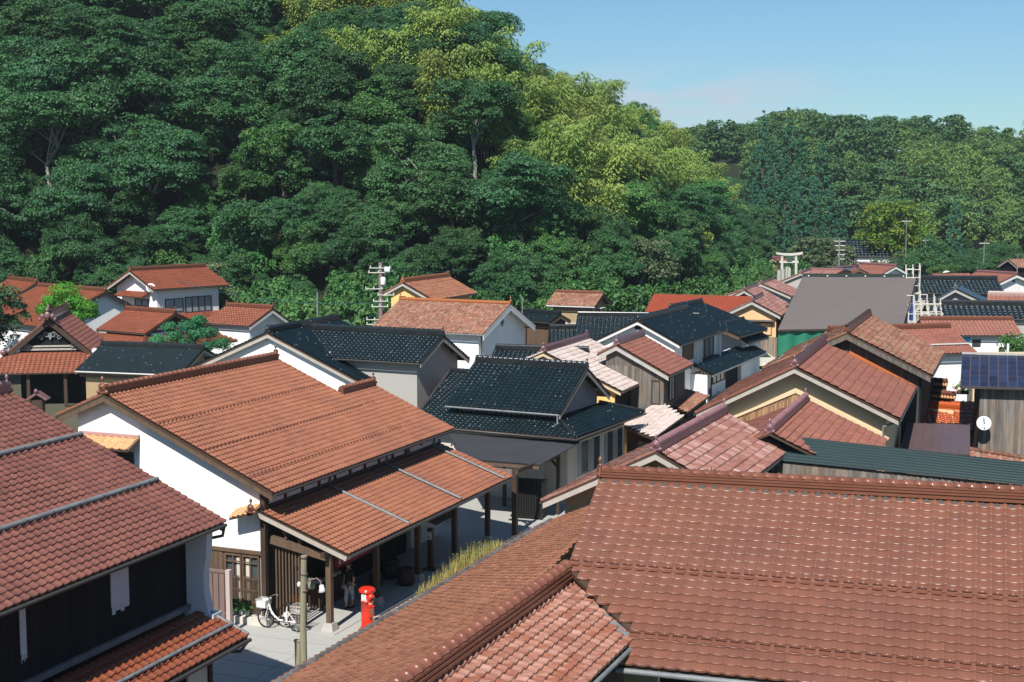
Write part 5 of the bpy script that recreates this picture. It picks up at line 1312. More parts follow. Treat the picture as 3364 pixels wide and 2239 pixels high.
# ---- middle houses
HT = dict(hero=True)
C = Gable('C', 'white_gabled_house', 'white gabled house with glossy black roof and two snow bars behind the shop', 'house', T_BLCK, M_PLAS, M_ORNK, og=.3, oe=.4, tw=.25, tl=.22, hero=False, barge=M_SOFF, Lx=7.4)
qq = C.q
for f, s0_, s1_ in ((.52, 1.4, 5.9), (.80, 2.4, 7.0)):
    p = C.P(s0_, qq['wR'] * f, C.Z + (qq['zR'] - C.Z) * f + .16); m = M(); m.bar(p, p + C.u * (s1_ - s0_), .05, .05); C.th.add('snow_bar', m, M_METW)
window(C, 'R', (4.3, 6.6, 2.3, 3.35), 2, 1, M_FRAME, M_GLASP, .06)
m = M(); m.box(C.frame('R', 5.3, 3.62, .3), C.u, C.r, UP, 3.2, .6, .07); C.th.add('window_canopy', m, M_PLUM)
C2 = Gable('C2', 'black_roofed_wing', 'black tiled wing with grey rendered gable and open rafters right of the white gable', 'house', T_BLCK, M_GREYW, M_ORNK, og=.45, oe=.4, tw=.25, tl=.22, barge=M_SOFF, purlins=2, Lx=7.5)
D = Gable('D', 'two_tier_roof_house', 'house with black two-tier hipped roof and cream walls above the grey canopy', 'house', T_BLCK, M_GREYW, M_ORNK, og=.45, oe=.45, tw=.25, tl=.215, hero=True, barge=M_SOFF, purlins=2, z0=3.2, Lx=5.6, far_orn=False, gutter=M_METG)
dth = D.th
def sk(ze, zi, we, wi, s0_, si, L, mt, th):
    # front (camera) skirt, hip skirt, back skirt
    a_ = D.P(L, -we, ze); b_ = D.P(s0_, -we, ze); c_ = D.P(si, -wi, zi); d_ = D.P(L, -wi, zi)
    slope_part(th, [a_, b_, c_, d_], None, mt, .25, .215, True, 51, name='skirt_roof')
    e_ = D.P(s0_, we, ze); f_ = D.P(si, wi, zi); slope_part(th, [b_, e_, f_, c_], None, mt, .25, .215, True, 52, name='skirt_roof')
    ridge(th, b_ + UP * .03, c_ + UP * .03, M_ORNK, 1, .7, False, 'hip_ridge'); ridge(th, e_ + UP * .03, f_ + UP * .03, M_ORNK, 1, .7, False, 'hip_ridge')
    ornament(th, b_ + UP * .02, (b_ - c_).normalized(), M_ORNK, .6); ornament(th, e_ + UP * .02, (e_ - f_).normalized(), M_ORNK, .6)
    m = M(); m.tube([a_ - D.r * .07 - UP * .05, b_ - D.r * .07 - UP * .05 - D.u * .07, e_ - D.u * .07 - UP * .05 + D.r * .07], .045, 7); th.add('gutter', m, M_METD)
sk(2.98, 3.52, 3.85, 2.25, -1.15, .42, 5.0, T_BLCK, dth)
slope_part(dth, [D.P(6.65, -3.85, 2.98), D.P(5.004, -3.85, 2.98), D.P(5.004, 1.15, 4.667), D.P(7.6, 1.15, 4.667)], None, T_BLCK, .25, .215, True, 53, name='side_roof')
slope_part(dth, [D.P(5.1, 4.2, 3.64), D.P(7.6, 4.2, 3.64), D.P(7.6, 1.15, 4.667), D.P(5.1, 1.15, 4.667)], None, T_BLCK, .25, .215, False, 54, name='side_roof')
ridge(dth, D.P(5.6, 1.15, 4.68), D.P(7.55, 1.15, 4.68), M_ORNK, 2, .8, False)
m = M(); m.bar(D.P(7.62, 1.15, 4.70), D.P(6.70, -3.85, 3.02), .12, .12); dth.add('verge_flashing', m, M_GRYM)
finish_tiles(dth, 150)
m = M(); m.prism([D.P(-.5, -3.15, 0), D.P(6.3, -3.15, 0), D.P(6.3, 3.1, 0), D.P(-.5, 3.1, 0)], UP * 3.02); lw = dth.add('lower_wall', m, M_BEIGE)
for a0, a1, nx_ in ((-2.4, .2, 4), (.5, 2.8, 4)):
    c = D.P(-.5 - .03, (a0 + a1) / 2, 1.75); m = M()
    for sg in (-1, 1): m.box(c + D.r * sg * (a1 - a0) / 2, D.r, D.u, UP, .07, .07, 1.5); m.box(c + UP * sg * .75, D.r, D.u, UP, a1 - a0 + .06, .068, .07)
    fr = dth.add('window', m, M_METW, lw)
    for k in range(nx_):
        m = M(); m.box(c + D.r * ((k + .5) / nx_ - .5) * (a1 - a0), D.r, D.u, UP, (a1 - a0) / nx_ - .04, .02, 1.4); dth.add('pane', m, M_GLASS if k % 2 else M_GLASP, fr)
# curtained windows facing the yard under the canopy
for k in range(3):
    c = D.P(1.3 + k * 1.5, -3.15 - .03, 1.35); m = M()
    for sg in (-1, 1): m.box(c + D.u * sg * .68, D.u, D.r, UP, .07, .06, 2.0); m.box(c + UP * sg * 1.0, D.u, D.r, UP, 1.4, .058, .07)
    m.box(c, D.u, D.r, UP, 1.32, .05, .05); fr = dth.add('window', m, M_METW, lw)
    for j in range(7):
        m = M(); m.box(c + D.u * (-.57 + j * .19) + D.r * .01 * (j % 2), D.u, D.r, UP, .175, .02, 1.9); dth.add('curtain', m, mat('cream_curtain', (.72, .64, .55), .9, .1, ((14, 14, .3), .5, (.5, .42, .36))), fr)
m = M(); b_ = D.P(.1, -D.q['wL'] - .07, D.q['zL'] - .1); m.tube([b_, b_ - UP * .35, b_ - UP * .75 - D.r * .75 + D.u * .5], .045, 7); dth.add('downpipe', m, M_METG)
Gable('D3', 'black_roofed_house', 'small black roof peeking out behind the ridge of the two-tier roof', 'house', T_BLCK, M_GWOOD, M_ORNK, og=.3, oe=.4, tw=.25, tl=.22, orn=False, Lx=5)

# grey corrugated canopy on posts
cp = [Vector(p) for p in GEO_X['canopy']]
th = Thing('canopy', 'dark grey corrugated canopy on wooden posts over the yard beside the shop', 'canopy', ((cp[2].x), cp[2].y, 0))
corrugated(th, [cp[3], cp[0], cp[1], cp[2]], M_GRYM, .19, .05, 'roof_sheet', box=True)
for key in ('cpost', 'cpost2', 'cpost3'):
    c = Vector(GEO_S[key]); hgt = 2.55 if key == 'cpost' else 2.45
    m = M(); m.box(c + UP * hgt / 2, B.u, B.r, UP, .19 if key == 'cpost' else .13, .19 if key == 'cpost' else .13, hgt); th.add('post', m, M_DWOOD)
    if key != 'cpost3': m = M(); m.bar(c + UP * 1.95, c + UP * 2.45 - B.r * .5, .07, .09); th.add('brace', m, M_DWOOD)
c = Vector(GEO_S['cpost']); c2 = Vector(GEO_S['cpost2']); c3 = Vector(GEO_S['cpost3'])
m = M(); m.bar(c + UP * 2.46, c2 + UP * 2.46, .12, .14); th.add('beam', m, M_DWOOD); m = M(); m.bar(c + UP * 2.45 - B.r * 1.0, c + UP * 2.45 + B.r * .12, .16, .17); th.add('beam', m, M_PWOOD)
m = M(); m.bar(cp[3] - UP * .12, cp[2] - UP * .12, .1, .12); th.add('beam', m, M_BWOOD)

E_ = Gable('E', 'pale_tiled_house', 'house with pale sun-bleached pinkish tiled roof right of the black roof', 'house', T_PALE, M_YELL, M_ORNP, og=.35, oe=.4, tw=.28, tl=.30, barge=mat('cream_barge', (.58, .46, .30), .8), bargew=.13, Lx=6.85)
planks(E_.th, E_.wall, E_.frame('R', .45, 1.5, .01), E_.u, E_.r, 5.6, 1.9, 22, M_BLACKW, .012)
window(E_, 'R', (2.2, 4.0, 2.2, 3.2), 3, 1, M_DWOOD, M_GLASS)
m = M(); m.box(E_.frame('R', 3.1, 2.1, .35), E_.u, E_.r, UP, 2.2, .7, .06); E_.th.add('window_ledge', m, M_METG)
E2_ = Gable('E2', 'narrow_tiled_house', 'narrow grey board house with small rose tiled roof between pale roof and white gable', 'house', T_BRWN, M_GWOOD, M_ORNP, og=.3, oe=.3, tw=.235, tl=.28, barge=M_STONE, bargew=.2, sides='RL', Lx=4.8)
planks(E2_.th, E2_.wall, E2_.frame('F', -.5, 1.5, .005), E2_.r, -E2_.u, 2.85, 3.7, 14, M_GWOOD, .012, .025, topf=lambda x: min(3.2, 4.1 - .52 * abs(x - .55)) - .15)
window(E2_, 'R', (1.2, 2.3, 2.7, 3.95), 2, 1, M_DWOOD, M_GLASP); window(E2_, 'F', (1.75, 2.2, 2.7, 3.9), 1, 1, M_DWOOD, M_GLASP)

F_ = Gable('F', 'white_townhouse', 'white two-storey townhouse with glossy black roof and barred upper window', 'house', T_BLCK, M_PLAS, M_ORNK, og=.35, oe=.4, tw=.27, tl=.24, barge=M_WHITE, purlins=3, Lx=10.0, bargew=.14)
window(F_, 'R', GEO_R['F1'], 1, 1, M_DWOOD, None, .06); rc = GEO_R['F1']; planks(F_.th, F_.wall, F_.frame('R', rc[0], rc[2], .006), F_.u, F_.r, rc[1] - rc[0], rc[3] - rc[2], 8, M_BWOOD, .02)
window(F_, 'R', GEO_R['F2'], 3, 1, M_FRAME, M_GLASP, .07, bars=10)
for k, nm in (('F3', 'window'), ('F5', 'window')): window(F_, 'R', GEO_R[k], 3, 1, M_FRAME, M_GLASS, .06, name=nm)
window(F_, 'R', (6.8, 8.2, .05, 1.75), 2, 1, M_BLACK, M_GLASS, .06, name='entrance_door'); 
planks(F_.th, F_.wall, F_.frame('R', 9.9 - 1.3 + 1.2, .05, .01), F_.u, F_.r, .1, .1, 1, M_BLACKW)
rc = GEO_R['Fv']; m = M(); m.box(F_.frame('F', (rc[0] + rc[1]) / 2, (rc[2] + rc[3]) / 2, .02), F_.r, F_.u, UP, .42, .04, .24); F_.th.add('vent', m, M_BLACK)
for s in (4.35, 5.1, 9.4):
    m = M(); m.box(F_.frame('R', s, 3.2, .14), F_.u, F_.r, UP, .12, .30, 1.9); F_.th.add('wing_wall', m, M_WHITE)
# ground floor skirt roof
a_ = F_.P(3.6, F_.wR + 1.35, 2.0); b_ = F_.P(17.2, F_.wR + 1.35, 2.0)
slope_part(F_.th, [a_, b_, F_.P(17.2, F_.wR + .02, 2.62), F_.P(3.6, F_.wR + .02, 2.62)], None, T_BLCK, .27, .24, False, 61, name='skirt_roof', clip=False)
m = M(); m.tube([a_ + F_.r * .06 - UP * .05, b_ + F_.r * .06 - UP * .05], .05, 6); F_.th.add('gutter', m, M_METG)
m = M(); m.prism([F_.P(9.6, F_.wR, 0), F_.P(16.4, F_.wR, 0), F_.P(16.4, F_.wR, 2.6), F_.P(9.6, F_.wR, 2.6)], -F_.r * .25); aw_ = F_.th.add('annex_wall', m, M_PLAS)
planks(F_.th, aw_, F_.P(11.6, F_.wR + .01, .1), F_.u, F_.r, 5.0, 1.9, 18, M_BLACKW, .02)
m = M(); c = F_.P(3.8, F_.wR + .5, 1.0); m.box(c, F_.u, F_.r, UP, .25, 1.1, 2.0); F_.th.add('wing_wall', m, M_WHITE)
finish_tiles(F_.th, 0)
Gable('G1', 'black_roofed_house', 'low wide black tiled roof behind the white townhouse gable', 'house', T_BLCK, M_GWOOD, M_ORNK, og=.3, tw=.27, tl=.24, orn=False, Lx=8)
Gable('G0', 'black_roofed_shed', 'small black tiled roof left behind the wide black roof', 'shed', T_BLCK, M_GWOOD, M_ORNK, og=.3, tw=.27, tl=.24, orn=False, Lx=4.5)
G2_ = Gable('G2', 'black_roofed_house', 'taller black tiled roof behind the white townhouse, below the red metal roof', 'house', T_BLCK, M_PLAS, M_ORNK, og=.3, tw=.27, tl=.24, Lx=6, walls=False)
G3_ = Gable('G3', 'black_roofed_annex', 'small black tiled annex with two pale snow bars right of the white townhouse', 'annex', T_BLCK, M_PLAS, M_ORNK, og=.3, tw=.27, tl=.24, Lx=4.5, orn=False, barge=M_WHITE)
for f, s0_ in ((.5, .4), (.75, .9)):
    p = G3_.P(s0_, G3_.q['wR'] * f, G3_.Z + (G3_.q['zR'] - G3_.Z) * f + .15); m = M(); m.bar(p, p + G3_.u * 2.6, .06, .06); G3_.th.add('snow_bar', m, M_METW)

# patchy lean-to roofs at the foot of the narrow house
def shed_roof(key4, name, label, tile, tw, tl, wallm, drop=.5, ridge_m=None, cat='shed', hero=False):
    P = [Vector(GEO_S[k]) for k in key4]   # far-left top, far-right.. order: eave0, eave1, top1, top0
    c = sum(P, Vector()) / 4; th = Thing(name, label, cat, (c.x, c.y, 0)); slope_part(th, P, None, tile, tw, tl, hero, 71, clip=True)
    m = M(); ins = [p.lerp(c, .12) for p in P]; m.add([Vector((p.x, p.y, 0)) for p in ins] + [p - UP * .07 for p in ins], [(0, 1, 5, 4), (1, 2, 6, 5), (2, 3, 7, 6), (3, 0, 4, 7)]); th.add('wall', m, wallm); finish_tiles(th, 0); return th, P
shed_roof(('Gp2', 'Gp1', 'Gp0', 'Gp3'), 'lean_to_roof', 'bright pinkish white worn tiled lean-to below the narrow board house', T_PALE, .3, .33, M_BLACKW)
shed_roof(('Gq2', 'Gq1', 'Gq0', 'Gq3'), 'lean_to_roof', 'mottled brown tiled lean-to between the white townhouse and the brown long roof', T_MOSS, .25, .25, M_BLACKW)

# long brown roof house with board gable (right middle)
H_ = Gable('H', 'board_gable_house', 'long house with cream and red brown board gable under a rose brown tiled roof', 'house', T_BRWN, M_CREAM, M_ORNP, og=.6, oe=.5, tw=.25, tl=.36, barge=M_SOFF, purlins=3, bargew=.15, Lx=9.2)
for sd, w0_, w1_ in ((1, .1, 3.3), (-1, .1, 3.2)):
    A_, N_ = H_.axes('F'); tt = math.tan(R(25))
topf = lambda x: H_.Z - .9 - abs(x - 3.2) * .47 - 1.6
planks(H_.th, H_.wall, H_.frame('F', -3.2, 1.6, .01), H_.r, -H_.u, 6.4, 4, 42, M_RWOOD, .018, .03, topf=lambda x: H_.Z - 1.05 - abs(x - 3.2) * .47 - 1.6)
for sg in (-1, 1):
    m = M(); m.bar(H_.frame('F', 0, H_.Z - .98, .06), H_.frame('F', sg * 3.4, H_.Z - .98 - 3.4 * .47, .06), .07, .10); H_.th.add('drip_board', m, M_CREAM)
m = M(); b_ = H_.P(.3, H_.q['wR'] + .05, H_.q['zR'] - .1); m.tube([b_, b_ - UP * .25 - H_.r * .6, b_ - UP * .7 - H_.r * .6], .045, 7); H_.th.add('downpipe', m, M_METG)
H2_ = Gable('H2', 'dark_board_house', 'taller house with dark board gable and lichen covered brown roof behind the board gable', 'house', T_MOSS, M_BLACKW, M_ORNB, og=.5, oe=.4, tw=.25, tl=.25, barge=M_GWOOD, bargew=.22, orn=False, Lx=9)
planks(H2_.th, H2_.wall, H2_.frame('F', -.6, 1.5, .01), H2_.r, -H2_.u, 3.6, 4, 22, mat('dark_grey_boards', (.06, .06, .06), .8, .2, ((9, 9, .8), .6, (.10, .085, .075)), ((30, 30, 2), .3), tintamt=.3), .012, .03, topf=lambda x: H2_.Z - 1.75 - abs(x - .6) * .49)
for s_, w_ in ((.5, 1.55), (1.2, -2.0), (1.0, -3.1)):
    z_ = H2_.Z - abs(w_) * .48; m = M(); m.tube([H2_.P(s_, w_, z_ + .05), H2_.P(s_ + .5, w_ * .93, z_ + .25)], .03, 6); H2_.th.add('roof_ladder_bar', m, M_METG)
m = M(); a_ = H2_.frame('F', .1, H2_.Z - .95, .35); b_ = H2_.frame('F', 2.9, H2_.Z - 2.35, .35)
m.prism([a_, b_, b_ + H2_.u * .35 + UP * .12, a_ + H2_.u * .35 + UP * .12], UP * .05); H2_.th.add('flashing_tiles', m, mat('orange_flashing', (.42, .12, .035), .5))

# house with ridge ornament and patched tiles, behind the big rose slope
I_ = Gable('I', 'patchy_tiled_house', 'house with tall plum ridge and patchy pale and brown tiles behind the big slope', 'house', T_MIX, M_OCHR, M_ORNP, og=.5, oe=.5, tw=.235, tl=.30, hero=True, barge=M_SOFF, bargew=.16, layers=3, rs=1.05, purlins=1, Lx=7.45)
planks(I_.th, I_.wall, I_.frame('F', -2.8, 1.5, .01), I_.r, -I_.u, 4.4, 4, 23, M_GWOOD, .015, .03, topf=lambda x: 2.3)
m = M(); m.bar(I_.frame('F', -2.85, 3.85, .04), I_.frame('F', 1.6, 3.85, .04), .08, .06); I_.th.add('drip_board', m, M_DWOOD)
# small roof wedged between
J_ = Gable('J', 'small_tiled_roof_shed', 'small weathered rose tiled roof wedged against the board gable', 'shed', T_BRWN, M_GWOOD, M_ORNP, og=.2, oe=.4, tw=.20, tl=.26, hero=True, barge=None, layers=3, walls=False, gutter=False,
           maskR=None)
m = M(); p_ = J_.P; m.prism([p_(1.2, -2.0, 0), p_(1.2, 2.3, 0), p_(1.2, 2.3, 4.2), p_(1.2, 0, 5.2), p_(1.2, -2.0, 4.4)], J_.u * 5.8); J_.th.add('wall', m, M_GWOOD)
# long teal corrugated roof with grey board fence wall
K = [Vector(p) for p in GEO_X['K']]; kd = (K[1] - K[0]); K1 = K[0] + kd * 1.5; K3 = K[2] + (K[3] - K[2]) * 1.6; K0 = K[0] - kd * .02; K2 = K[2] - (K[3] - K[2]) * .06
th = Thing('corrugated_roof_shed', 'long low shed with dark teal corrugated roof and grey board wall behind the big slope', 'shed', (K[2].x, K[2].y, 0))
nrib = Vector((0, 0, 1))
corrugated(th, [K0, K2, K3, K1], M_TEAL, .24, .035, 'roof_sheet', box=True)
kw = (K3 - K2).normalized(); inn_ = (K0 - K2); inn_.z = 0; inn_.normalize()
m = M(); a_ = K2 + inn_ * .25 + kw * .1; b_ = K3 + inn_ * .25; m.prism([Vector((a_.x, a_.y, 0)), Vector((b_.x, b_.y, 0)), b_ - UP * .03, a_ - UP * .03], inn_ * .1); w_ = th.add('wall', m, M_GWOOD)
kwf = Vector((kw.x, kw.y, 0)).normalized(); planks(th, w_, Vector((a_.x, a_.y, 2.6)), kwf, -inn_, 11.5, 2.12, 62, M_GWOOD, .01, .025)
# plum metal roof, orange tiled walls and grey board shed with panel roof
Lr = [Vector(p) for p in GEO_X['Lr']]
th = Thing('metal_roof_shed', 'low shed with plum brown standing seam metal roof left of the satellite dish', 'shed', (Lr[2].x, Lr[2].y, 0))
m = M(); m.add([Lr[2], Lr[3], Lr[1], Lr[0]] + [p - UP * .05 for p in (Lr[2], Lr[3], Lr[1], Lr[0])], [(0, 1, 2, 3), (7, 6, 5, 4), (0, 4, 5, 1), (1, 5, 6, 2), (2, 6, 7, 3), (3, 7, 4, 0)]); rf = th.add('roof_sheet', m, M_PLUM)
for k in range(8):
    m = M(); m.bar(Lr[2].lerp(Lr[3], k / 7) + UP * .02, Lr[0].lerp(Lr[1], k / 7) + UP * .02, .03, .05); th.add('standing_seam', m, M_PLUM, rf)
c = (Lr[0] + Lr[3]) / 2; m = M(); ins = [p.lerp(c, .08) for p in (Lr[2], Lr[3], Lr[1], Lr[0])]; m.add([Vector((p.x, p.y, 0)) for p in ins] + [p - UP * .06 for p in ins], [(0, 1, 5, 4), (1, 2, 6, 5), (2, 3, 7, 6), (3, 0, 4, 7)]); th.add('wall', m, M_PWOOD)
P = [Vector(GEO_S[k]) for k in ('ot3', 'ot2', 'ot1', 'ot0')]
T_BRIG = mat('bright_orange_tile', (.34, .072, .022), .18, .6, (2, .4, (.28, .06, .02)), tintamt=.15)
th = Thing('tiled_wall', 'garden wall topped with glossy bright orange tiles in front of the white wall', 'wall', tuple(Vector((P[0].x, P[0].y, 0))))
slope_part(th, P, None, T_BRIG, .3, .22, False, 81, clip=False, name='wall_roof'); ridge(th, P[3], P[2], mat('bright_orange_ridge', (.5, .11, .03), .2, .5, tintamt=.1), 2, 1.1, False)
m = M(); m.prism([Vector((P[3].x, P[3].y, 0)), Vector((P[2].x, P[2].y, 0)), P[2] - UP * .05, P[3] - UP * .05], Vector((0, -.3, 0))); th.add('wall', m, M_CREAM); finish_tiles(th, 0)
q1 = P[1] + Vector((.02, -.3, -.25)); th = Thing('tiled_roof_strip', 'narrow strip of glossy orange tiles between the orange topped wall and the grey board shed', 'roof', (q1.x, q1.y, 0))
slope_part(th, [q1, q1 + Vector((.95, -.1, 0)), q1 + Vector((.95, 1.9, 1.0)), q1 + Vector((0, 2.0, 1.0))], None, T_BRIG, .32, .3, False, 83, clip=False); m = M(); m.prism([Vector((q1.x, q1.y + .3, 0)), Vector((q1.x + .9, q1.y + .3, 0)), Vector((q1.x + .9, q1.y + .3, q1.z)), Vector((q1.x, q1.y + .3, q1.z))], (0, 1.2, 0)); th.add('wall', m, M_ORNB); finish_tiles(th, 0)
for k, (dz, dy) in enumerate(((.42, 1.3), (.85, 2.6))):
    a_ = P[3] + Vector((.9, dy, dz - .05)); b_ = P[2] + Vector((.1, dy, dz - .05)); th = Thing('ridge_tiled_fence', ('lower' if k == 0 else 'upper') + ' row of brown ornamental ridge tiles on the wall below the white storehouse', 'wall', (a_.x, a_.y, 0))
    ridge(th, a_, b_, M_ORNB, 2, 1.0, False); m = M()
    n_ = 13
    for i in range(n_):
        c = a_.lerp(b_, (i + .5) / n_); m.lathe(c - UP * .02 - Vector((0, .16, 0)), [(.085, 0), (.06, .03), (0, .03)], 8, (0, -1, .2))
    th.add('round_end_tiles', m, T_HOOD, None, None, 'stuff'); m = M(); m.prism([Vector((a_.x, a_.y, 0)), Vector((b_.x, b_.y, 0)), b_, a_], Vector((0, .2, 0))); th.add('wall', m, M_ORNB)
S0, S1, S2, S3 = [Vector(GEO_S[k]) for k in ('solar0', 'solar1', 'solar2', 'solar3')]
S3 = S2 + (S3 - S2) * 1.8; S1 = S0 + (S3 - S2)
th = Thing('board_shed', 'tall grey board shed with dark blue panelled roof at the right edge', 'shed', (S2.x + 1, S2.y + .6, 0))
m = M(); m.add([S2, S3, S1, S0] + [p - UP * .09 for p in (S2, S3, S1, S0)], [(0, 1, 2, 3), (7, 6, 5, 4), (0, 4, 5, 1), (1, 5, 6, 2), (2, 6, 7, 3), (3, 7, 4, 0)]); rf = th.add('roof', m, M_PLUM)
nx_, ny_ = 12, 6; pm = {}
for i in range(nx_):
    for j in range(ny_):
        f0, f1, g0, g1 = i / nx_ + .004, (i + 1) / nx_ - .004, j / ny_ + .01, (j + 1) / ny_ - .01
        def sq(f, g_): return S2.lerp(S3, f).lerp(S0.lerp(S1, f), g_) + UP * .02
        m = M(); m.add([sq(f0, g0), sq(f1, g0), sq(f1, g1), sq(f0, g1)] + [p - UP * .015 for p in (sq(f0, g0), sq(f1, g0), sq(f1, g1), sq(f0, g1))], [(0, 1, 2, 3), (0, 4, 5, 1), (1, 5, 6, 2), (2, 6, 7, 3), (3, 7, 4, 0)]); o = th.add('panel', m, M_SOLAR, rf); o['tint'] = random.random()
m = M(); m.bar(S0 + UP * .06, S1 + UP * .06, .12, .08); th.add('ridge_cap', m, M_STONE); m = M(); m.bar(S2 - UP * .04 - Vector((0, .06, 0)), S3 - UP * .04 - Vector((0, .06, 0)), .08, .09); th.add('gutter', m, M_METD)
xd = (S3 - S2).normalized(); yd = Vector((-xd.y, xd.x, 0)); a_ = S2 + xd * .85 + yd * .4; Lw = 4.2
m = M(); m.prism([Vector((a_.x, a_.y, 0)), Vector((a_.x, a_.y, 0)) + xd * Lw, a_ + xd * Lw + UP * .0, a_ + UP * .0], yd * 2.2); w_ = th.add('wall', m, M_GWOOD); planks(th, w_, Vector((a_.x, a_.y, 1.6)), xd, -yd, Lw, 3.2, 26, M_GWOOD, .008, .03)
# satellite dish on its bracket
dc = a_ + xd * .15 - yd * .55; dc.z = 3.35
th = Thing('satellite_dish', 'white satellite dish fixed to the grey board shed', 'dish', tuple(dc))
ax = Vector((-.25, -1, .35)).normalized()
m = M(); m.lathe(dc, [(0, 0), (.12, .008), (.22, .03), (.30, .065), (.305, .055), (.22, .015), (0, -.02)], 24, ax); th.add('reflector', m, M_WHITE)
m = M(); m.tube([dc - ax.cross(Vector((1, 0, 0))).normalized() * -.28 + ax * .05, dc + ax * .36 - UP * .05], .012, 6); m.box(dc + ax * .36 - UP * .05, (1, 0, 0), (0, 1, 0), UP, .06, .08, .06); th.add('feed_arm', m, M_METG)
m = M(); m.tube([dc - ax * .02, dc - ax * .15 - UP * .1, dc + yd * .5 - UP * .15], .025, 6); th.add('bracket', m, M_METD)
m = M(); m.lathe(dc + ax * .04 + UP * .17, [(0, .004), (.035, .004), (.035, 0)], 12, ax); th.add('emblem', m, M_CYAN)
# row of old tiles on the low wall in front of the shed
a_, b_ = Vector(GEO_S['lt0']), Vector(GEO_S['lt1']); th = Thing('old_tiled_wall', 'low wall capped with mossy old tiles at the foot of the grey board shed', 'wall', (a_.x, a_.y, 0))
b_ = a_ + (b_ - a_) * 1.3; dn = Vector((0, -.42, -.18)); slope_part(th, [a_ + dn, b_ + dn, b_, a_], None, T_MOSS, .24, .22, False, 91, clip=False, name='wall_roof'); ridge(th, a_, b_, T_MOSS, 1, .8, False); m = M(); m.prism([Vector((a_.x, a_.y, 0)), Vector((b_.x, b_.y, 0)), b_ - UP * .05, a_ - UP * .05], Vector((0, .2, 0))); th.add('wall', m, M_OCHR); finish_tiles(th, 0)
# flower box glimpsed between wall and shed
th = Thing('potted_flowers', 'red and yellow potted flowers between the white wall and the grey board shed', 'flowers', tuple(P[2] + Vector((.35, 1.0, .55))))
m = M(); m.box(th.O + UP * .08, (1, 0, 0), (0, 1, 0), UP, .5, .25, .16); th.add('planter', m, M_DWOOD)
for nm, mt, n_ in (('leaves', L_MID, 70), ('red_petals', M_RED, 22), ('yellow_petals', mat('yellow_petals', (.8, .5, .03), .7), 14)):
    rs_ = np.random.default_rng(n_); d_ = rs_.normal(size=(n_, 3)) * np.array([.22, .12, .10]) + np.array(th.O) + np.array([0, 0, .3]); V_, F_ = leaf_quads(d_, rs_.normal(size=(n_, 3)) + np.array([0, -.5, 1]), .1, rs_); link(nm, npmesh(nm, V_ - np.array(th.O), F_), mt, th.e, None, 'stuff')

M__ = Gable('M', 'storehouse', 'storehouse with brown tiled roof and tall white wall right of the dark board gable', 'storehouse', T_BRWN, M_PLAS, M_ORNB, og=.25, oe=.35, tw=.24, tl=.2, orn=False, Lx=7.5, barge=M_STONE)
qq = M__.q
for s0_, s1_ in ((0.0, 2.6), (2.7, 5.0)):
    f = .74 + .02 * (s0_ > 1); p = M__.P(s0_, -qq['wL'] * f, M__.Z + (qq['zL'] - M__.Z) * f + .14); m = M(); m.bar(p, p + M__.u * (s1_ - s0_), .06, .06); M__.th.add('snow_bar', m, M_METW)
m = M()
for k in range(16): m.box(M__.frame('L', .6 + .33 * k, 3.75, .01), M__.u, M__.r, UP, .05, .03, .04)
M__.th.add('hook_row', m, M_WHITE)
N_ = Gable('N', 'small_storehouse', 'small white storehouse with glossy brown roof and barred window right of the scaffold', 'storehouse', T_BRWN, M_PLAS, M_ORNB, og=.3, oe=.35, tw=.27, tl=.24, Lx=5.2, s0=-1.5, orn=False)
window(N_, 'R', GEO_R['Nw'], 1, 1, M_FRAME, M_GLASS, .04, bars=5)
rc = GEO_R['Nt']; m = M(); m.prism([N_.frame('R', rc[0] - .1, rc[3], .05), N_.frame('R', rc[1], rc[3], .05), N_.frame('R', rc[1] - .1, rc[2] + .1, .05), N_.frame('R', rc[1] - .35, rc[2] - .1, .06)], N_.r * .03); single('sheet', m, M_CYAN, 'bright cyan plastic sheet hung on the small white storehouse wall', 'tarp', tuple(N_.frame('R', rc[0], rc[2], .1)))
NB_ = Gable('NB', 'long_black_roof', 'long low black tiled roof running to the right edge behind the small storehouse', 'building', T_BLCK, M_GREYW, M_ORNK, og=.2, oe=.3, tw=.40, tl=.35, Lx=14, s0=-1, orn=False, rs=1.2)
N2_ = Gable('N2', 'blue_grey_gable_house', 'house with slate blue tiled gable roof facing the viewer right of the scaffold', 'house', T_BLUE, mat('pinkish_render', (.42, .35, .33), .9), mat('ridge_slate', (.12, .16, .18), .4, .4, tintamt=.2), og=.5, oe=.4, tw=.27, tl=.25, barge=M_STONE, bargew=.2, rs=1.3, far_orn=False, Lx=10)
NK_ = Gable('NK', 'wide_black_roof', 'wide black tiled roof behind the slate blue gable', 'building', T_BLCK, M_GREYW, M_ORNK, og=.2, oe=.4, tw=.36, tl=.3, orn=False, rs=1.2, s0=-1)
NR_ = Gable('NR', 'brown_roofed_building', 'building with ribbed brown tiled roof at the right edge behind the long black roof', 'building', T_BRWN, M_GREYW, mat('ridge_pale', (.5, .38, .34), .5, .4, tintamt=.1), og=.2, oe=.3, tw=.36, tl=.3, orn=False, Lx=9)
V1_ = Gable('V1', 'white_gabled_storehouse', 'white gabled storehouse with orange roof peeking above the grey shed roof', 'storehouse', T_BRWN, M_PLAS, M_ORNP, og=.4, oe=.3, tw=.3, tl=.3, barge=M_WHITE, bargew=.22, layers=2)
V2_ = Gable('V2', 'white_gabled_storehouse', 'white gabled storehouse with dark crest at the far right edge', 'storehouse', T_BRWN, M_PLAS, M_ORNP, og=.4, oe=.3, tw=.3, tl=.3, barge=M_WHITE, bargew=.24, layers=2)
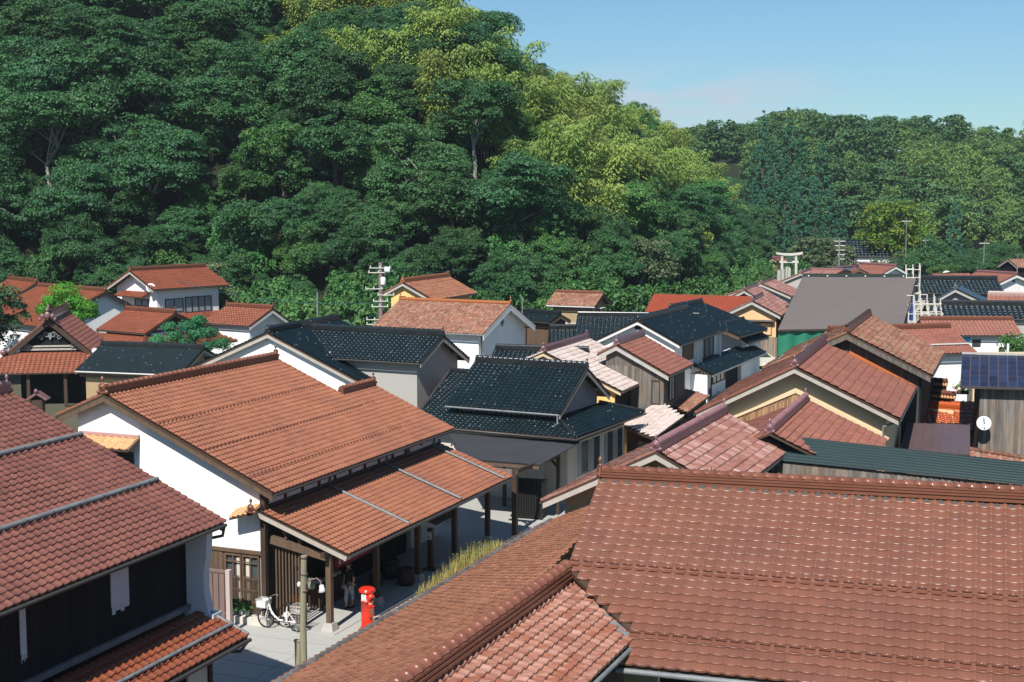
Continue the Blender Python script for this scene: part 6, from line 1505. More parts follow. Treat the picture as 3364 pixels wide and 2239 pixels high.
m = M(); c = V2_.frame('F', .0, 4.42, .03); m.lathe(c, [(0, .03), (.12, .03), (.14, 0)], 14, -V2_.u); m.box(c - UP * .14 - V2_.u * .01, V2_.r, V2_.u, UP, .4, .03, .1); V2_.th.add('crest', m, M_BLACK)
V3_ = Gable('V3', 'low_tiled_roof_house', 'low house with plain orange brown roof right of the scaffold tower top', 'house', T_BRWN, M_OCHR, None, og=.2, tw=.3, tl=.3, ridge_on=False, Lx=4.2)
m = M(); c = V3_.P(1.6, .2, 4.72); m.add([c + Vector((-.35, 0, 0)), c + Vector((.35, 0, .1)), c + Vector((.3, .3, .16)), c + Vector((-.3, .3, .04)), c + Vector((.0, .12, .22))], [(0, 1, 4), (1, 2, 4), (2, 3, 4), (3, 0, 4)]); single('plastic_sheet', m, M_WHITE, 'crumpled white sheet lying on the low brown roof beyond the scaffold', 'sheet', tuple(c))
V4_ = Gable('V4', 'small_gabled_house', 'small brown roofed house half hidden behind the left part of the grey shed ridge', 'house', T_BRWN, M_OCHR, M_ORNP, og=.3, oe=.2, tw=.3, tl=.3, layers=2, Lx=4)
V5_ = Gable('V5', 'low_tiled_house', 'low brown roofed house just left of the small gabled house behind the grey shed', 'house', T_BRWN, M_OCHR, M_ORNP, og=.3, oe=.2, tw=.3, tl=.3, layers=1, Lx=3.6, orn=False)
V6_ = Gable('V6', 'black_roofed_hut', 'small black tiled hut right of the white kura gable', 'hut', T_BLCK, M_BWOOD, M_ORNK, og=.2, oe=.3, tw=.27, tl=.25, Lx=3.5, orn=False)
P_ = Gable('P', 'ochre_gabled_house', 'cream yellow gabled house with shuttered window beside the green tarpaulin', 'house', T_MIX, mat('apricot_plaster', (.72, .46, .24), .9, .2, ((1, 1, .4), .4, (.62, .39, .2)), (20, .1)), M_ORNP, og=.4, oe=.35, tw=.3, tl=.33, barge=M_STONE, bargew=.2, purlins=2, layers=2, Lx=5.5)
rc = GEO_R['P1']; w_ = window(P_, 'F', (rc[0] - .1, rc[1], rc[2], rc[3] - .05), 1, 1, M_BWOOD, None, .07)
planks(P_.th, P_.wall, P_.frame('F', rc[0], rc[2] + .05, .01), P_.r, -P_.u, 1.45, .85, 6, M_RWOOD, .02)
m = M(); A_, Nn = P_.axes('F'); m.box(P_.frame('F', .35, rc[3] + .08, .2), A_, Nn, UP, 2.7, .45, .09); P_.th.add('window_hood', m, M_GWOOD)
planks(P_.th, P_.wall, P_.frame('F', -1.3, .2, .01), P_.r, -P_.u, 3.2, 2.1, 16, M_GWOOD, .02)
P2_ = Gable('P2', 'board_gabled_house', 'house with weathered board gable and worn pink roof behind the cream yellow gable', 'house', T_MIX, M_GWOOD, M_ORNP, og=.4, oe=.4, tw=.3, tl=.33, barge=M_STONE, bargew=.2, layers=2, Lx=6)
planks(P2_.th, P2_.wall, P2_.frame('F', -2.5, 1.5, .01), P2_.r, -P2_.u, 5.0, 3, 22, M_GWOOD, .02, topf=lambda x: P2_.Z - 2.05 - abs(x - 2.5) * .54)
P3_ = Gable('P3', 'pink_roofed_house', 'third house up the street with pale pink worn roof and dark gable', 'house', T_MIX, M_GREYW, M_ORNP, og=.4, oe=.4, tw=.3, tl=.33, barge=M_STONE, bargew=.2, layers=2, Lx=7)
for i, (px, y, z, wdt, L_, yw_, lb, tl_) in enumerate(((2640 - 8, 147, 4.75, 2.4, 5, 22, 'fourth pink roofed house up the street below the palm', T_MIX), (2700, 150, 4.4, 2.4, 4, 24, 'brown roofed house with white edged gable behind the pink roofs', T_BRWN), (2745, 158, 4.6, 2.2, 5, 40, 'dark grey tiled roof slanting down beside the stone gate', T_BLUE), (2538, 172, 5.1, .6, 1.6, 60, 'tiny orange roofed shrine hut left of the stone gate', T_RUST))):
    x = (px - 1682) / 4672 * y; key = 'X%d' % i; GEO[key] = dict(a=[x, y], Z=z, yaw=yw_, L=L_, wR=wdt, wL=wdt, zR=z - wdt * .44, zL=z - wdt * .44)
    Gable(key, 'far_house', lb, 'house', tl_, M_OCHR if i == 3 else M_GREYW, M_ORNP, og=.3, oe=.3, tw=.3, tl=.33, barge=M_WHITE if i == 1 else M_STONE, layers=2)

# ---- left background group
W_ = Gable('W', 'white_two_storey_house', 'white two-storey house with rust brown roof and a band of windows, below the wood', 'house', T_RUST, M_PLAS, M_ORNB, og=.7, oe=.45, tw=.25, tl=.27, barge=M_SOFF, Lx=7.4)
for k, n_ in (('W1', 2), ('W2', 4)): window(W_, 'R', GEO_R[k], n_, 1, M_FRAME, M_GLASP, .07, .05)
window(W_, 'F', GEO_R['W3'], 2, 1, M_FRAME, M_GLASP, .07, .05)
hx0, hx1 = -1.9, 1.7; E0_ = W_.frame('F', hx0, 5.0, .8); E1_ = W_.frame('F', hx1, 5.0, .8); slope_part(W_.th, [E0_, E1_, W_.frame('F', hx1, 5.35, .02), W_.frame('F', hx0, 5.35, .02)], None, T_RUST, .25, .25, False, 5, name='hood', clip=False); finish_tiles(W_.th, 0)
m = M(); c = W_.frame('F', 2.35, 5.75, .45); ax = Vector((.2, -1, .35)).normalized(); m.lathe(c, [(0, 0), (.2, .02), (.36, .09), (.36, .07), (0, -.03)], 18, ax); m.tube([c, c + ax * .4], .02, 5); m.tube([c, W_.frame('F', 2.35, 5.6)], .03, 5)
single('satellite_dish', m, M_WHITE, 'white satellite dish on the gable of the white two-storey house', 'dish', tuple(c))
# lower brown roof strip in front of it
a_ = W_.P(.5, W_.wR + 2.3, 2.75); b_ = W_.P(6.6, W_.wR + 2.3, 2.75); slope_part(W_.th, [a_, b_, W_.P(6.6, W_.wR + .02, 3.6), W_.P(.5, W_.wR + .02, 3.6)], None, T_RUST, .25, .27, False, 6, name='porch_roof', clip=False); finish_tiles(W_.th, 0)
X_ = Gable('X', 'small_white_house', 'small white gabled house with brown roof right of the two-storey house', 'house', T_RUST, M_PLAS, M_ORNB, og=.35, oe=.3, tw=.25, tl=.27, barge=M_WHITE, bargew=.22, Lx=4.4)
Y_ = Gable('Y', 'irimoya_house', 'brown tiled house with timbered gable below the white two-storey house', 'house', T_RUST, M_DWOOD, M_ORNB, og=.5, oe=.4, tw=.25, tl=.27, barge=M_GRYM, bargew=.14, Lx=5)
m = M(); m.box(Y_.frame('F', 0, 4.05, .03), Y_.r, Y_.u, UP, 2.4, .03, .22); m.box(Y_.frame('F', 0, 3.7, .03), Y_.r, Y_.u, UP, 3.4, .03, .16); Y_.th.add('plaster_panel', m, M_PLAS)
a_ = Y_.P(5.8, -Y_.q['wL'] - 1.5, 2.85); b_ = Y_.P(-1.3, -Y_.q['wL'] - 1.5, 2.85); c_ = Y_.P(.1, -Y_.q['wL'] - .0, 3.6); d_ = Y_.P(5.8, -Y_.q['wL'] - .0, 3.6)
slope_part(Y_.th, [a_, b_, c_, d_], None, T_RUST, .25, .27, False, 7, name='skirt_roof'); e_ = Y_.P(-1.3, 4.4, 2.85); slope_part(Y_.th, [b_, e_, Y_.P(.1, 3.3, 3.6), c_], None, T_RUST, .25, .27, False, 8, name='skirt_roof'); finish_tiles(Y_.th, 0)
ridge(Y_.th, b_, c_, M_ORNB, 1, .8, False, 'hip_ridge')
Zh_ = Gable('Zh', 'white_gabled_house', 'white gabled house with large brown roof behind the bright green pine', 'house', T_RUST, M_PLAS, M_ORNB, og=.4, oe=.35, tw=.25, tl=.27, barge=M_GRYM, bargew=.16, Lx=9)
AA_ = Gable('AA', 'brown_roofed_house', 'brown tiled house at the far left edge under the wood', 'house', T_RUST, M_PLAS, M_ORNB, og=.4, oe=.3, tw=.25, tl=.27, barge=M_GRYM, Lx=6)
AC_ = Gable('AC', 'low_black_roof_building', 'low building with glossy black tiled roof in front of the bluish pine', 'building', T_BLCK, M_OCHR, M_ORNK, og=.35, oe=.5, tw=.25, tl=.22, barge=M_SOFF, Lx=7.0, gutter=M_METW, far_orn=True)
m = M(); m.bar(AC_.frame('L', -.2, 2.15, .04), AC_.frame('L', 7.0, 2.15, .04), .06, .1); AC_.th.add('beam', m, M_PWOOD)
# temple gate with curved gable
Gt = Gable('gate', 'temple_hall', 'small temple hall with ornate gable, carved boards and glossy orange eaves at the left', 'temple', T_BRWN, M_BLACKW, M_ORNP, og=.5, oe=.7, tw=.27, tl=.3, barge=M_DWOOD, bargew=.30, layers=3, rs=1.5, Lx=6.5)
qg = Gt.q
a_ = Gt.P(-1.6, -3.7, 2.1); b_ = Gt.P(-1.6, 3.6, 2.1); sr = slope_part(Gt.th, [a_, b_, Gt.P(.25, 2.6, 3.15), Gt.P(.25, -2.7, 3.15)], None, T_RUST, .29, .25, False, 17, name='front_eaves'); finish_tiles(Gt.th, 0)
m = M(); m.box(Gt.frame('F', 0, 3.35, .05), Gt.r, Gt.u, UP, 3.6, .1, .12); m.box(Gt.frame('F', 0, 3.55, .1), Gt.r, Gt.u, UP, 3.0, .12, .10); Gt.th.add('gable_beam', m, M_SOFF)
m = M()
def scroll(c, r0_, turns, sg, N=26):
    pts = []
    for k in range(N):
        t = k / (N - 1); a_ = t * turns * 6.283; rr = r0_ * (1 - .8 * t); pts.append(c + Gt.r * sg * rr * math.cos(a_) + UP * rr * math.sin(a_))
    m.tube(pts, [.05 * (1 - .5 * k / N) for k in range(N)], 5)
for sg in (-1, 1):
    scroll(Gt.P(.35, sg * .22, 4.25), .2, 1.3, sg); scroll(Gt.P(.35, sg * .55, 4.08), .16, 1.2, sg); scroll(Gt.P(.35, sg * 1.35, 3.55), .2, 1.3, sg); scroll(Gt.P(.35, sg * 1.62, 3.42), .14, 1.2, sg)
m.prism([Gt.P(.33, 0, 4.45), Gt.P(.33, .14, 4.2), Gt.P(.33, 0, 3.92), Gt.P(.33, -.14, 4.2)], Gt.u * .06)
Gt.th.add('carved_boards', m, M_METG)
m = M(); c = Gt.P(-.35, 0, Gt.Z + .25); m.ell(c, .2, .12, .24); m.ell(c + UP * .33, .12, .1, .14); m.ell(c + Gt.r * .3 - UP * .05, .14, .1, .16); m.ell(c - Gt.r * .3 - UP * .05, .14, .1, .16); m.ell(c + Gt.r * .45 - UP * .25, .1, .08, .12); m.ell(c - Gt.r * .45 - UP * .25, .1, .08, .12); m.tube([c + UP * .2, c + UP * .55 + Gt.u * .5], .09, 8)
Gt.th.add('ridge_end_sculpture', m, M_ORNP)
for s_, w_ in ((-1.2, -3.2), (-1.2, 3.1), (-1.2, -1.1), (-1.2, 1.1)):
    m = M(); m.box(Gt.P(s_, w_, 1.05), Gt.u, Gt.r, UP, .2, .2, 2.1); Gt.th.add('post', m, M_DWOOD)
for sg in (-1, 1): m = M(); m.ell(Gt.P(-.1, sg * 2.75, 3.25), .22, .2, .2); Gt.th.add('corner_ornament', m, M_WHITE if sg > 0 else M_ORNP)
# small shrine roof in front of the temple
sc0 = Vector((-27.2, 80.5, -.75)); th = Thing('small_shrine', 'little roofed shrine in front of the dark temple doors', 'shrine', tuple(sc0))
for sg in (-1, 1):
    m = M(); m.prism([sc0 + UP * 2.35, sc0 + Vector((sg * .55, 0, 2.0)), sc0 + Vector((sg * .62, 0, 2.08)), sc0 + UP * 2.5], Vector((0, .7, 0))); th.add('roof', m, M_ORNP)
m = M(); m.ell(sc0 + UP * 2.55, .12, .12, .14); th.add('finial', m, M_ORNP); m = M(); m.box(sc0 + Vector((0, .35, 1.0)), (1, 0, 0), (0, 1, 0), UP, .6, .5, 2.0); th.add('body', m, M_DWOOD)

U_ = Gable('U', 'yellow_house', 'yellow plastered gabled house with orange brown roof under the wood', 'house', T_SLOPE, M_YELL, M_ORNO, og=.35, oe=.4, tw=.25, tl=.27, barge=M_STONE, Lx=7.2, s0=0)
rc = GEO_R['Uv']; m = M(); m.box(U_.frame('F', (rc[0] + rc[1]) / 2, (rc[2] + rc[3]) / 2, .03), U_.r, U_.u, UP, .32, .05, .2); U_.th.add('vent', m, M_BWOOD)
S_ = Gable('S', 'small_storehouse', 'small ochre storehouse with mossy roof at the foot of the wood', 'storehouse', T_MOSS, M_OCHR, M_ORNB, og=.4, oe=.35, tw=.25, tl=.22, ridge_on=True, layers=1, orn=False, Lx=3.9, gutter=M_METW)
m = M(); c = S_.frame('F', -.2, 4.2, .02); m.box(c, S_.r, S_.u, UP, .7, .04, .7); S_.th.add('opening', m, M_BLACK); m = M(); m.box(c + UP * .35 - S_.u * .2, S_.r, S_.u, UP, .9, .45, .05); S_.th.add('opening_hood', m, M_PLAS)
corrugated(S_.th, [S_.P(.2, -S_.wL - .05, 2.2), S_.P(3.6, -S_.wL - .05, 2.2), S_.P(3.6, -S_.wL - .05, 3.5), S_.P(.2, -S_.wL - .05, 3.5)], mat('rusty_corrugated', (.36, .33, .31), .6, .4, ((3, 3, .6), .7, (.30, .14, .08))), .12, .02, 'corrugated_cladding')
T_ = Gable('T', 'kura_storehouse', 'white plastered kura storehouse with lichen spotted orange roof', 'storehouse', T_MOSS, M_PLAS, M_ORNO, og=.55, oe=.4, tw=.25, tl=.23, barge=M_WHITE, bargew=.28, Lx=7.6, deck=M_PLAS, layers=1, gutter=M_METG)
m = M(); c = T_.frame('F', -.1, 5.45, .03); m.prism([c + UP * .28, c + T_.r * .2, c - UP * .28, c - T_.r * .2], -T_.u * .04); T_.th.add('diamond_vent', m, M_METG)
m = M()
for k in range(14): m.box(T_.frame('L', .8 + .2 * k, 4.25, .02), T_.u, T_.r, UP, .08, .03, .05)
T_.th.add('hook_row', m, M_WHITE)
b_ = T_.P(.35, -T_.q['wL'] + .3, T_.q['zL'] - .1); m = M(); m.tube([b_, b_ - UP * .2 + T_.r * .1, Vector((b_.x, b_.y, 2.0)) + T_.r * .1], .04, 6); T_.th.add('downpipe', m, M_BWOOD)
planks(T_.th, T_.wall, T_.frame('L', 5.4, 1.6, .01) - T_.u * 5.2, T_.u, -T_.r, 5.0, 1.0, 26, M_GWOOD, .015)
# maroon metal lean-to left of the kura
LT = [Vector((-8.9, 92.0, 4.1)), Vector((-4.3, 90.0, 4.05)), Vector((-4.2, 93.5, 5.05)), Vector((-8.0, 94.5, 5.1))]
th = Thing('metal_lean_to', 'maroon sheet metal lean-to roof below the yellow house behind the utility pole', 'lean-to', (-6.5, 92, 0)); m = M(); m.add(LT + [p - UP * .06 for p in LT], [(0, 1, 2, 3), (7, 6, 5, 4), (0, 4, 5, 1), (1, 5, 6, 2), (2, 6, 7, 3), (3, 7, 4, 0)]); th.add('roof_sheet', m, M_MARN)
m = M(); m.bar(LT[0] - UP * .05, LT[1] - UP * .05, .08, .1); th.add('gutter', m, M_METW); m = M(); m.prism([Vector((-8.3, 92.6, 0)), Vector((-4.5, 91.0, 0)), Vector((-4.5, 91.0, 4.1)), Vector((-8.3, 92.6, 4.15))], (0, .15, 0)); th.add('wall', m, M_BLACKW)
# red metal roof
Q_ = GEO['Q']; GEO['Q'] = Q_
Qb = Gable('Q', 'red_metal_roof_building', 'building with ribbed bright red metal roof at the foot of the wood', 'building', None, M_OCHR, None, og=.1, oe=.3, ridge_on=False, Lx=8.5, barge=None, gutter=False)
q = Qb.q; a_ = Qb.P(-.1, q['wR'] + .05, q['zR'] + .01); b_ = Qb.P(8.5, q['wR'] + .05, q['zR'] + .01)
corrugated(Qb.th, [a_, b_, Qb.P(8.5, -.05, Qb.Z + .05), Qb.P(-.1, -.05, Qb.Z + .05)], M_REDM, .3, .035, 'roof_sheet', box=True, parent=Qb.roof)

# ---- grey covered building with scaffold
O = [Vector(p) for p in GEO_X['O']]
th = Thing('covered_building', 'large building under repair with plain grey felt roof and green tarpaulin', 'building', ((O[2].x + O[3].x) / 2, O[2].y + 2, 0))
m = M(); Q4 = [O[2], O[3], O[1], O[0]]; m.add(Q4 + [p - UP * .12 for p in Q4], [(0, 1, 2, 3), (7, 6, 5, 4), (0, 4, 5, 1), (1, 5, 6, 2), (2, 6, 7, 3), (3, 7, 4, 0)]); rf = th.add('roof', m, M_FELT)
for k in (1, 2, 3, 4):
    m = M(); f = k / 5; m.bar(O[2].lerp(O[0], f) + UP * .01, O[3].lerp(O[1], f) + UP * .01, .05, .012); th.add('felt_lap', m, M_FELT, rf)
m = M(); m.bar(O[0] + UP * .12, O[1] + UP * .12, .18, .22); rb = th.add('ridge_beam', m, mat('dark_green_ridge', (.02, .035, .03), .5))
for k in range(6): m = M(); c = O[0].lerp(O[1], (k + .3) / 6) + UP * .05 - Vector((0, .14, 0)); m.ell(c, .07, .07, .07); th.add('ridge_bolt', m, M_METW, rb)
m = M(); m.bar(O[2] - UP * .05 - Vector((0, .05, 0)), O[3] - UP * .05 - Vector((0, .05, 0)), .08, .12); th.add('eave_board', m, M_DWOOD)
ins = [O[2] + Vector((.3, .4, 0)), O[3] + Vector((-.3, .4, 0)), O[1] + Vector((-.3, 3, 0)), O[0] + Vector((.3, 3, 0))]
m = M(); m.add([Vector((p.x, p.y, 0)) for p in ins] + [O[2] + Vector((.3, .4, -.02)), O[3] + Vector((-.3, .4, -.02)), O[1] + Vector((-.3, 3, -1.2)), O[0] + Vector((.3, 3, -1.2))], [(0, 1, 5, 4), (1, 2, 6, 5), (2, 3, 7, 6), (3, 0, 4, 7)]); th.add('wall', m, M_DWOOD)
m = M(); n_ = 24; vs = []
for i in range(n_ + 1):
    p = O[2].lerp(O[3], i / n_ * .6) + Vector((.05, .15 + .08 * math.sin(i * 1.3), 0)); vs += [p - UP * .06, Vector((p.x, p.y - .1 * math.sin(i * .9), .2))]
m.add(vs, [(2 * i, 2 * i + 1, 2 * i + 3, 2 * i + 2) for i in range(n_)], True); single('tarpaulin', m, M_GREEN, 'green tarpaulin hung below the eave of the grey covered building', 'tarp', tuple(O[2]))
# blue sheets behind the scaffold
m = M(); vs = []
for i in range(9):
    p = O[3].lerp(O[1], i / 8 * .62) + Vector((.12, 0, -.1)); vs += [p, Vector((p.x + .15 * math.sin(i * 1.8), p.y, p.z - 2.6))]
m.add(vs, [(2 * i, 2 * i + 1, 2 * i + 3, 2 * i + 2) for i in range(8)], True); single('tarpaulin', m, M_BTARP, 'blue tarpaulin on the right side of the grey covered building behind the scaffold', 'tarp', tuple(O[3]))
th = Thing('scaffold', 'pale steel tube scaffold standing against the right side of the grey covered building', 'scaffold', (O[3].x + 1, O[3].y + 2, 0))
sx = (O[1] - O[3]); base_ = O[3] + Vector((.35, -.6, 0))
def sp3(i, j): return Vector((base_.x + i * .52 + j * .20, base_.y + j * .93, 0))
tops = [3.7, 3.9, 4.6, 4.9, 5.4, 5.7, 7.7, 7.9]
rs_ = random.Random(8)
for j in range(8):
    for i in range(6):
        if j > 5 and i > 2: continue
        tp = tops[j] - rs_.uniform(0, .5) - (.5 if i > 4 else 0); p = sp3(i, j); m = M(); m.tube([p, p + UP * tp], .046, 6); th.add('standard', m, M_GALV)
        for z in np.arange(1.6, tp, .62):
            if i < 5 and not (j > 5 and i > 1) and (j % 2 == 0 or rs_.random() < .4): m = M(); m.tube([p + UP * z, sp3(i + 1, j) + UP * z], .038, 5); th.add('ledger', m, M_GALV)
            if j < 7 and z < tops[j] - .3 and i % 2 == 0 and not (j >= 5 and i > 2) and rs_.random() < .6: m = M(); m.tube([p + UP * z, sp3(i, j + 1) + UP * z], .038, 5); th.add('transom', m, M_GALV)
        if i < 5 and j < 6 and rs_.random() < .3: m = M(); m.tube([p + UP * (tp - 1.6), sp3(i + 1, j) + UP * (tp - .5)], .026, 4); th.add('brace', m, M_GALV)
for j, z in ((0, 2.6), (0, 3.5), (1, 3.4), (2, 4.6)):
    m = M(); a_, b_ = sp3(0, j * 2), sp3(5, j * 2); m.prism([a_ + UP * z, b_ + UP * z, b_ + UP * z + Vector((.1, .5, 0)), a_ + UP * z + Vector((.1, .5, 0))], UP * .04); th.add('deck_board', m, mat('pale_plank', (.55, .48, .36), .8))

# ================================================================== STREET OBJECTS
u, r = B.u.copy(), B.r.copy(); p0 = Vector(GEO_X['post0'][0])
# red pillar post box
mc = Vector(GEO_X['mail'][0]); k_ = .93
th = Thing('post_box', 'round red pillar post box standing on the street corner before the shop', 'post box', tuple(mc))
m = M(); m.lathe(mc, [(.26, 0), (.27, .04), (.27, .06), (.185, .06)], 28); th.add('stone_base', m, M_STONE)
m = M(); m.lathe(mc, [(.20, .05), (.215, .09), (.20, .12), (.182, .14), (.182, .90), (.196, .905), (.196, .925), (.182, .935), (.175, .94), (.175, 1.17), (.16, 1.19)], 32); th.add('body', m, M_RED)
m = M(); m.lathe(mc, [(.16, 1.17), (.235, 1.185), (.25, 1.20), (.25, 1.225), (.235, 1.23), (.235, 1.235), (.255, 1.24), (.255, 1.26), (.20, 1.31), (.10, 1.34), (0, 1.35)], 32); th.add('cap', m, M_RED)
hd_ = (r * .85 - u * .52).normalized(); sd_ = UP.cross(hd_)
m = M(); hc = mc + hd_ * .17 + UP * 1.06; m.lathe(hc, [(.10, -.06), (.105, .05), (.10, .09), (.06, .10)], 18, (hd_ - UP * .15).normalized()); m.ell(hc + UP * .02 + hd_ * .05, .115, .115, .10); th.add('hood', m, M_RED)
m = M(); m.box(hc + hd_ * .115 - UP * .04, sd_, hd_, UP, .10, .10, .07); th.add('slot', m, M_BLACK)
m = M(); m.box(mc + hd_ * .195 + UP * .62, sd_, hd_, UP, .17, .12, .30); m.box(mc + hd_ * .20 + UP * .785, sd_, hd_, UP, .20, .15, .03); d_ = th.add('collection_door', m, M_RED)
m = M(); m.box(mc + hd_ * .262 + UP * .63, sd_, hd_, UP, .11, .012, .18); th.add('door_plate', m, mat('bronze_plate', (.22, .12, .07), .5), d_)
m = M(); m.box(mc + hd_ * .186 + UP * .86, sd_, hd_, UP, .10, .012, .07); th.add('label', m, M_CREAM)
fr_ = (-u * .93 - r * .1).normalized(); s2_ = UP.cross(fr_)
m = M(); m.box(mc + fr_ * .178 + UP * 1.04, s2_, fr_, UP, .16, .014, .20); nt_ = th.add('notice', m, M_WHITE)
text(th.O, '〒', mc + fr_ * .187 + UP * 1.07, s2_, fr_, .08, M_RED, parent=nt_)
m = M()
for k in range(3): m.box(mc + fr_ * .187 + UP * (1.00 - k * .022), s2_, fr_, UP, .10, .002, .006)
th.add('print_lines', m, M_METG, nt_)

# bicycle
f_ = Vector(GEO_X['bike'][0]); b_ = Vector(GEO_X['bike'][1]); dirb = (f_ - b_).normalized(); nb_ = UP.cross(dirb); rw = .30
b_ = f_ - dirb * 1.08
lean = nb_ * .04
def BP(x, z, y=0): return b_ + dirb * x + UP * z + nb_ * (y + .05 * z)
th = Thing('bicycle', 'white city bicycle with front and rear wire baskets parked by the lattice screen', 'bicycle', tuple((f_ + b_) / 2))
for x in (0, 1.08):
    m = M(); m.lathe(BP(x, rw), [(rw - .025 + .022 * math.cos(t), .022 * math.sin(t)) for t in [2 * math.pi * k / 8 for k in range(9)]], 32, nb_ + UP * -.05); wh = th.add('tyre', m, M_RUBB)
    m = M(); m.lathe(BP(x, rw), [(rw - .05, -.012), (rw - .042, 0), (rw - .05, .012)], 32, nb_ + UP * -.05); th.add('rim', m, M_CHROM, wh)
    m = M()
    for k in range(18): t = k * math.pi / 9; m.tube([BP(x, rw), BP(x, rw) + dirb * math.cos(t) * (rw - .05) + UP * math.sin(t) * (rw - .05)], .0035, 3, False)
    m.tube([BP(x, rw, -.05), BP(x, rw, .05)], .025, 8); th.add('spokes', m, M_CHROM, wh)
    m = M(); pts = [BP(x, rw) + dirb * math.cos(t) * (rw + .025) + UP * math.sin(t) * (rw + .025) for t in [R(d) for d in (range(20, 200, 20) if x == 0 else range(50, 190, 20))]]; m.tube(pts, .018, 5); th.add('mudguard', m, M_WHITE)
m = M(); m.tube([BP(1.08, rw, .05), BP(.98, .62, .05), BP(.94, .80)], .014, 6); m.tube([BP(1.08, rw, -.05), BP(.98, .62, -.05)], .014, 6); th.add('fork', m, M_WHITE)
m = M(); m.tube([BP(.95, .76), BP(.85, .48), BP(.62, .30), BP(.42, .30)], .028, 8); m.tube([BP(.40, .28), BP(.30, .80)], .020, 7); m.tube([BP(0, rw, .05), BP(.40, .29)], .014, 6); m.tube([BP(0, rw, .05), BP(.33, .62)], .012, 6); m.tube([BP(0, rw, -.05), BP(.40, .29)], .014, 6); th.add('frame', m, M_WHITE)
m = M(); m.tube([BP(.94, .80), BP(.91, .98)], .014, 6); m.tube([BP(.70, .97, .26), BP(.84, 1.02, .2), BP(.93, .98, .06), BP(.93, .98, -.06), BP(.84, 1.02, -.2), BP(.70, .97, -.26)], .012, 6); hb = th.add('handlebar', m, M_CHROM)
for s_ in (-1, 1): m = M(); m.tube([BP(.66, .965, .27 * s_), BP(.76, .99, .24 * s_)], .018, 6); th.add('grip', m, M_RUBB, hb)
m = M(); m.ell(BP(.27, .84), .14, .09, .05, X=dirb, Y=nb_); th.add('saddle', m, M_BLACK)
m = M(); m.box(BP(.36, .42), dirb, nb_, UP, .13, .1, .26); m.lathe(BP(.42, .29, -.05), [(0, .0), (.08, .0), (.09, .02), (0, .03)], 14, -nb_); th.add('battery_case', m, M_WHITE)
m = M(); m.tube([BP(.42, .29, -.1), BP(.46, .14, -.1)], .01, 5); m.box(BP(.46, .13, -.14), dirb, nb_, UP, .08, .09, .02); m.tube([BP(.42, .29, .1), BP(.38, .44, .1)], .01, 5); m.box(BP(.38, .45, .14), dirb, nb_, UP, .08, .09, .02); th.add('pedals', m, M_RUBB)
m = M(); m.tube([BP(.02, rw, .08), BP(-.08, .02, .12)], .012, 5); m.tube([BP(.02, rw, -.08), BP(-.08, .02, -.10)], .012, 5); th.add('kickstand', m, M_METG)
def basket(c, L_, W, Hh, mt):
    m = M(); t_ = 1.18
    def cr(a, b, z): s_ = 1 if z == 0 else t_; return c + dirb * a * L_ / 2 * s_ + nb_ * b * W / 2 * s_ + UP * z
    for z in (0, Hh * .5, Hh):
        f = 1 + (t_ - 1) * z / Hh
        q = [c + dirb * a * L_ / 2 * f + nb_ * b * W / 2 * f + UP * z for a, b in ((-1, -1), (1, -1), (1, 1), (-1, 1))]; m.tube(q + [q[0]], .009 if z else .006, 4, False)
    n = 7
    for a0, b0, a1, b1 in ((-1, -1, 1, -1), (1, -1, 1, 1), (1, 1, -1, 1), (-1, 1, -1, -1)):
        for k in range(n):
            f = k / n; a = a0 + (a1 - a0) * f; b = b0 + (b1 - b0) * f; m.tube([cr(a, b, 0), cr(a, b, Hh)], .006, 3, False)
    for k in range(1, n): m.tube([cr(-1 + 2 * k / n, -1, 0), cr(-1 + 2 * k / n, 1, 0)], .006, 3, False); m.tube([cr(-1, -1 + 2 * k / n, 0), cr(1, -1 + 2 * k / n, 0)], .006, 3, False)
    return m
fb = th.add('front_basket', basket(BP(1.14, .66), .30, .30, .24, M_WHITE), M_WHITE)
m = M(); c = BP(1.14, .665); sp_h = .22
for sg, ax_, ox in ((1, nb_, dirb), (-1, nb_, dirb), (1, dirb, nb_), (-1, dirb, nb_)):
    m.box(c + ox * sg * .16 + UP * .11, ax_, ox, UP, .29, .006, .2)
th.add('basket_panel', m, mat('white_plastic', (.75, .75, .74), .5), fb)
th.add('rear_basket', basket(BP(-.10, .62), .34, .32, .22, M_WHITE), M_GALV)
m = M(); m.box(BP(-.08, .60), dirb, nb_, UP, .42, .14, .02); m.tube([BP(-.1, .6, .06), BP(0, rw, .06)], .01, 4); m.tube([BP(-.1, .6, -.06), BP(0, rw, -.06)], .01, 4); th.add('rear_rack', m, M_METG)

# timber street pole with lamp
pc = Vector((-5.43, 36.0, 0)); th = Thing('street_pole', 'short weathered timber pole with a small curved lamp in front of the bicycle', 'pole', tuple(pc))
m = M(); m.tube([pc, pc + Vector((.0, 0, 2.0)), pc + Vector((.05, 0, 3.78))], [.095, .088, .08], 14); th.add('pole', m, M_POLE)
for z in (3.74, 3.3, 2.86): m = M(); m.lathe(pc + Vector((.045, 0, z)), [(.086, -.03), (.092, -.03), (.092, .03), (.0 if z > 3.7 else .086, .03)], 14); th.add('metal_band', m, mat('rusty_band', (.16, .11, .10), .6))
m = M(); a_ = pc + Vector((.06, 0, 3.0)); m.tube([a_, a_ + r * .18 + UP * .16, a_ + r * .36 + UP * .22, a_ + r * .46 + UP * .16, a_ + r * .49 + UP * .06], .02, 7); la = th.add('lamp_arm', m, M_PWOOD)
m = M(); c = a_ + r * .50 + UP * .02; m.lathe(c, [(.03, .05), (.055, .03), (.07, -.06), (.11, -.14), (.10, -.14), (.06, -.05), (0, 0)], 16, UP * 1 + r * -.15); th.add('lamp_shade', m, M_PLSB, la)
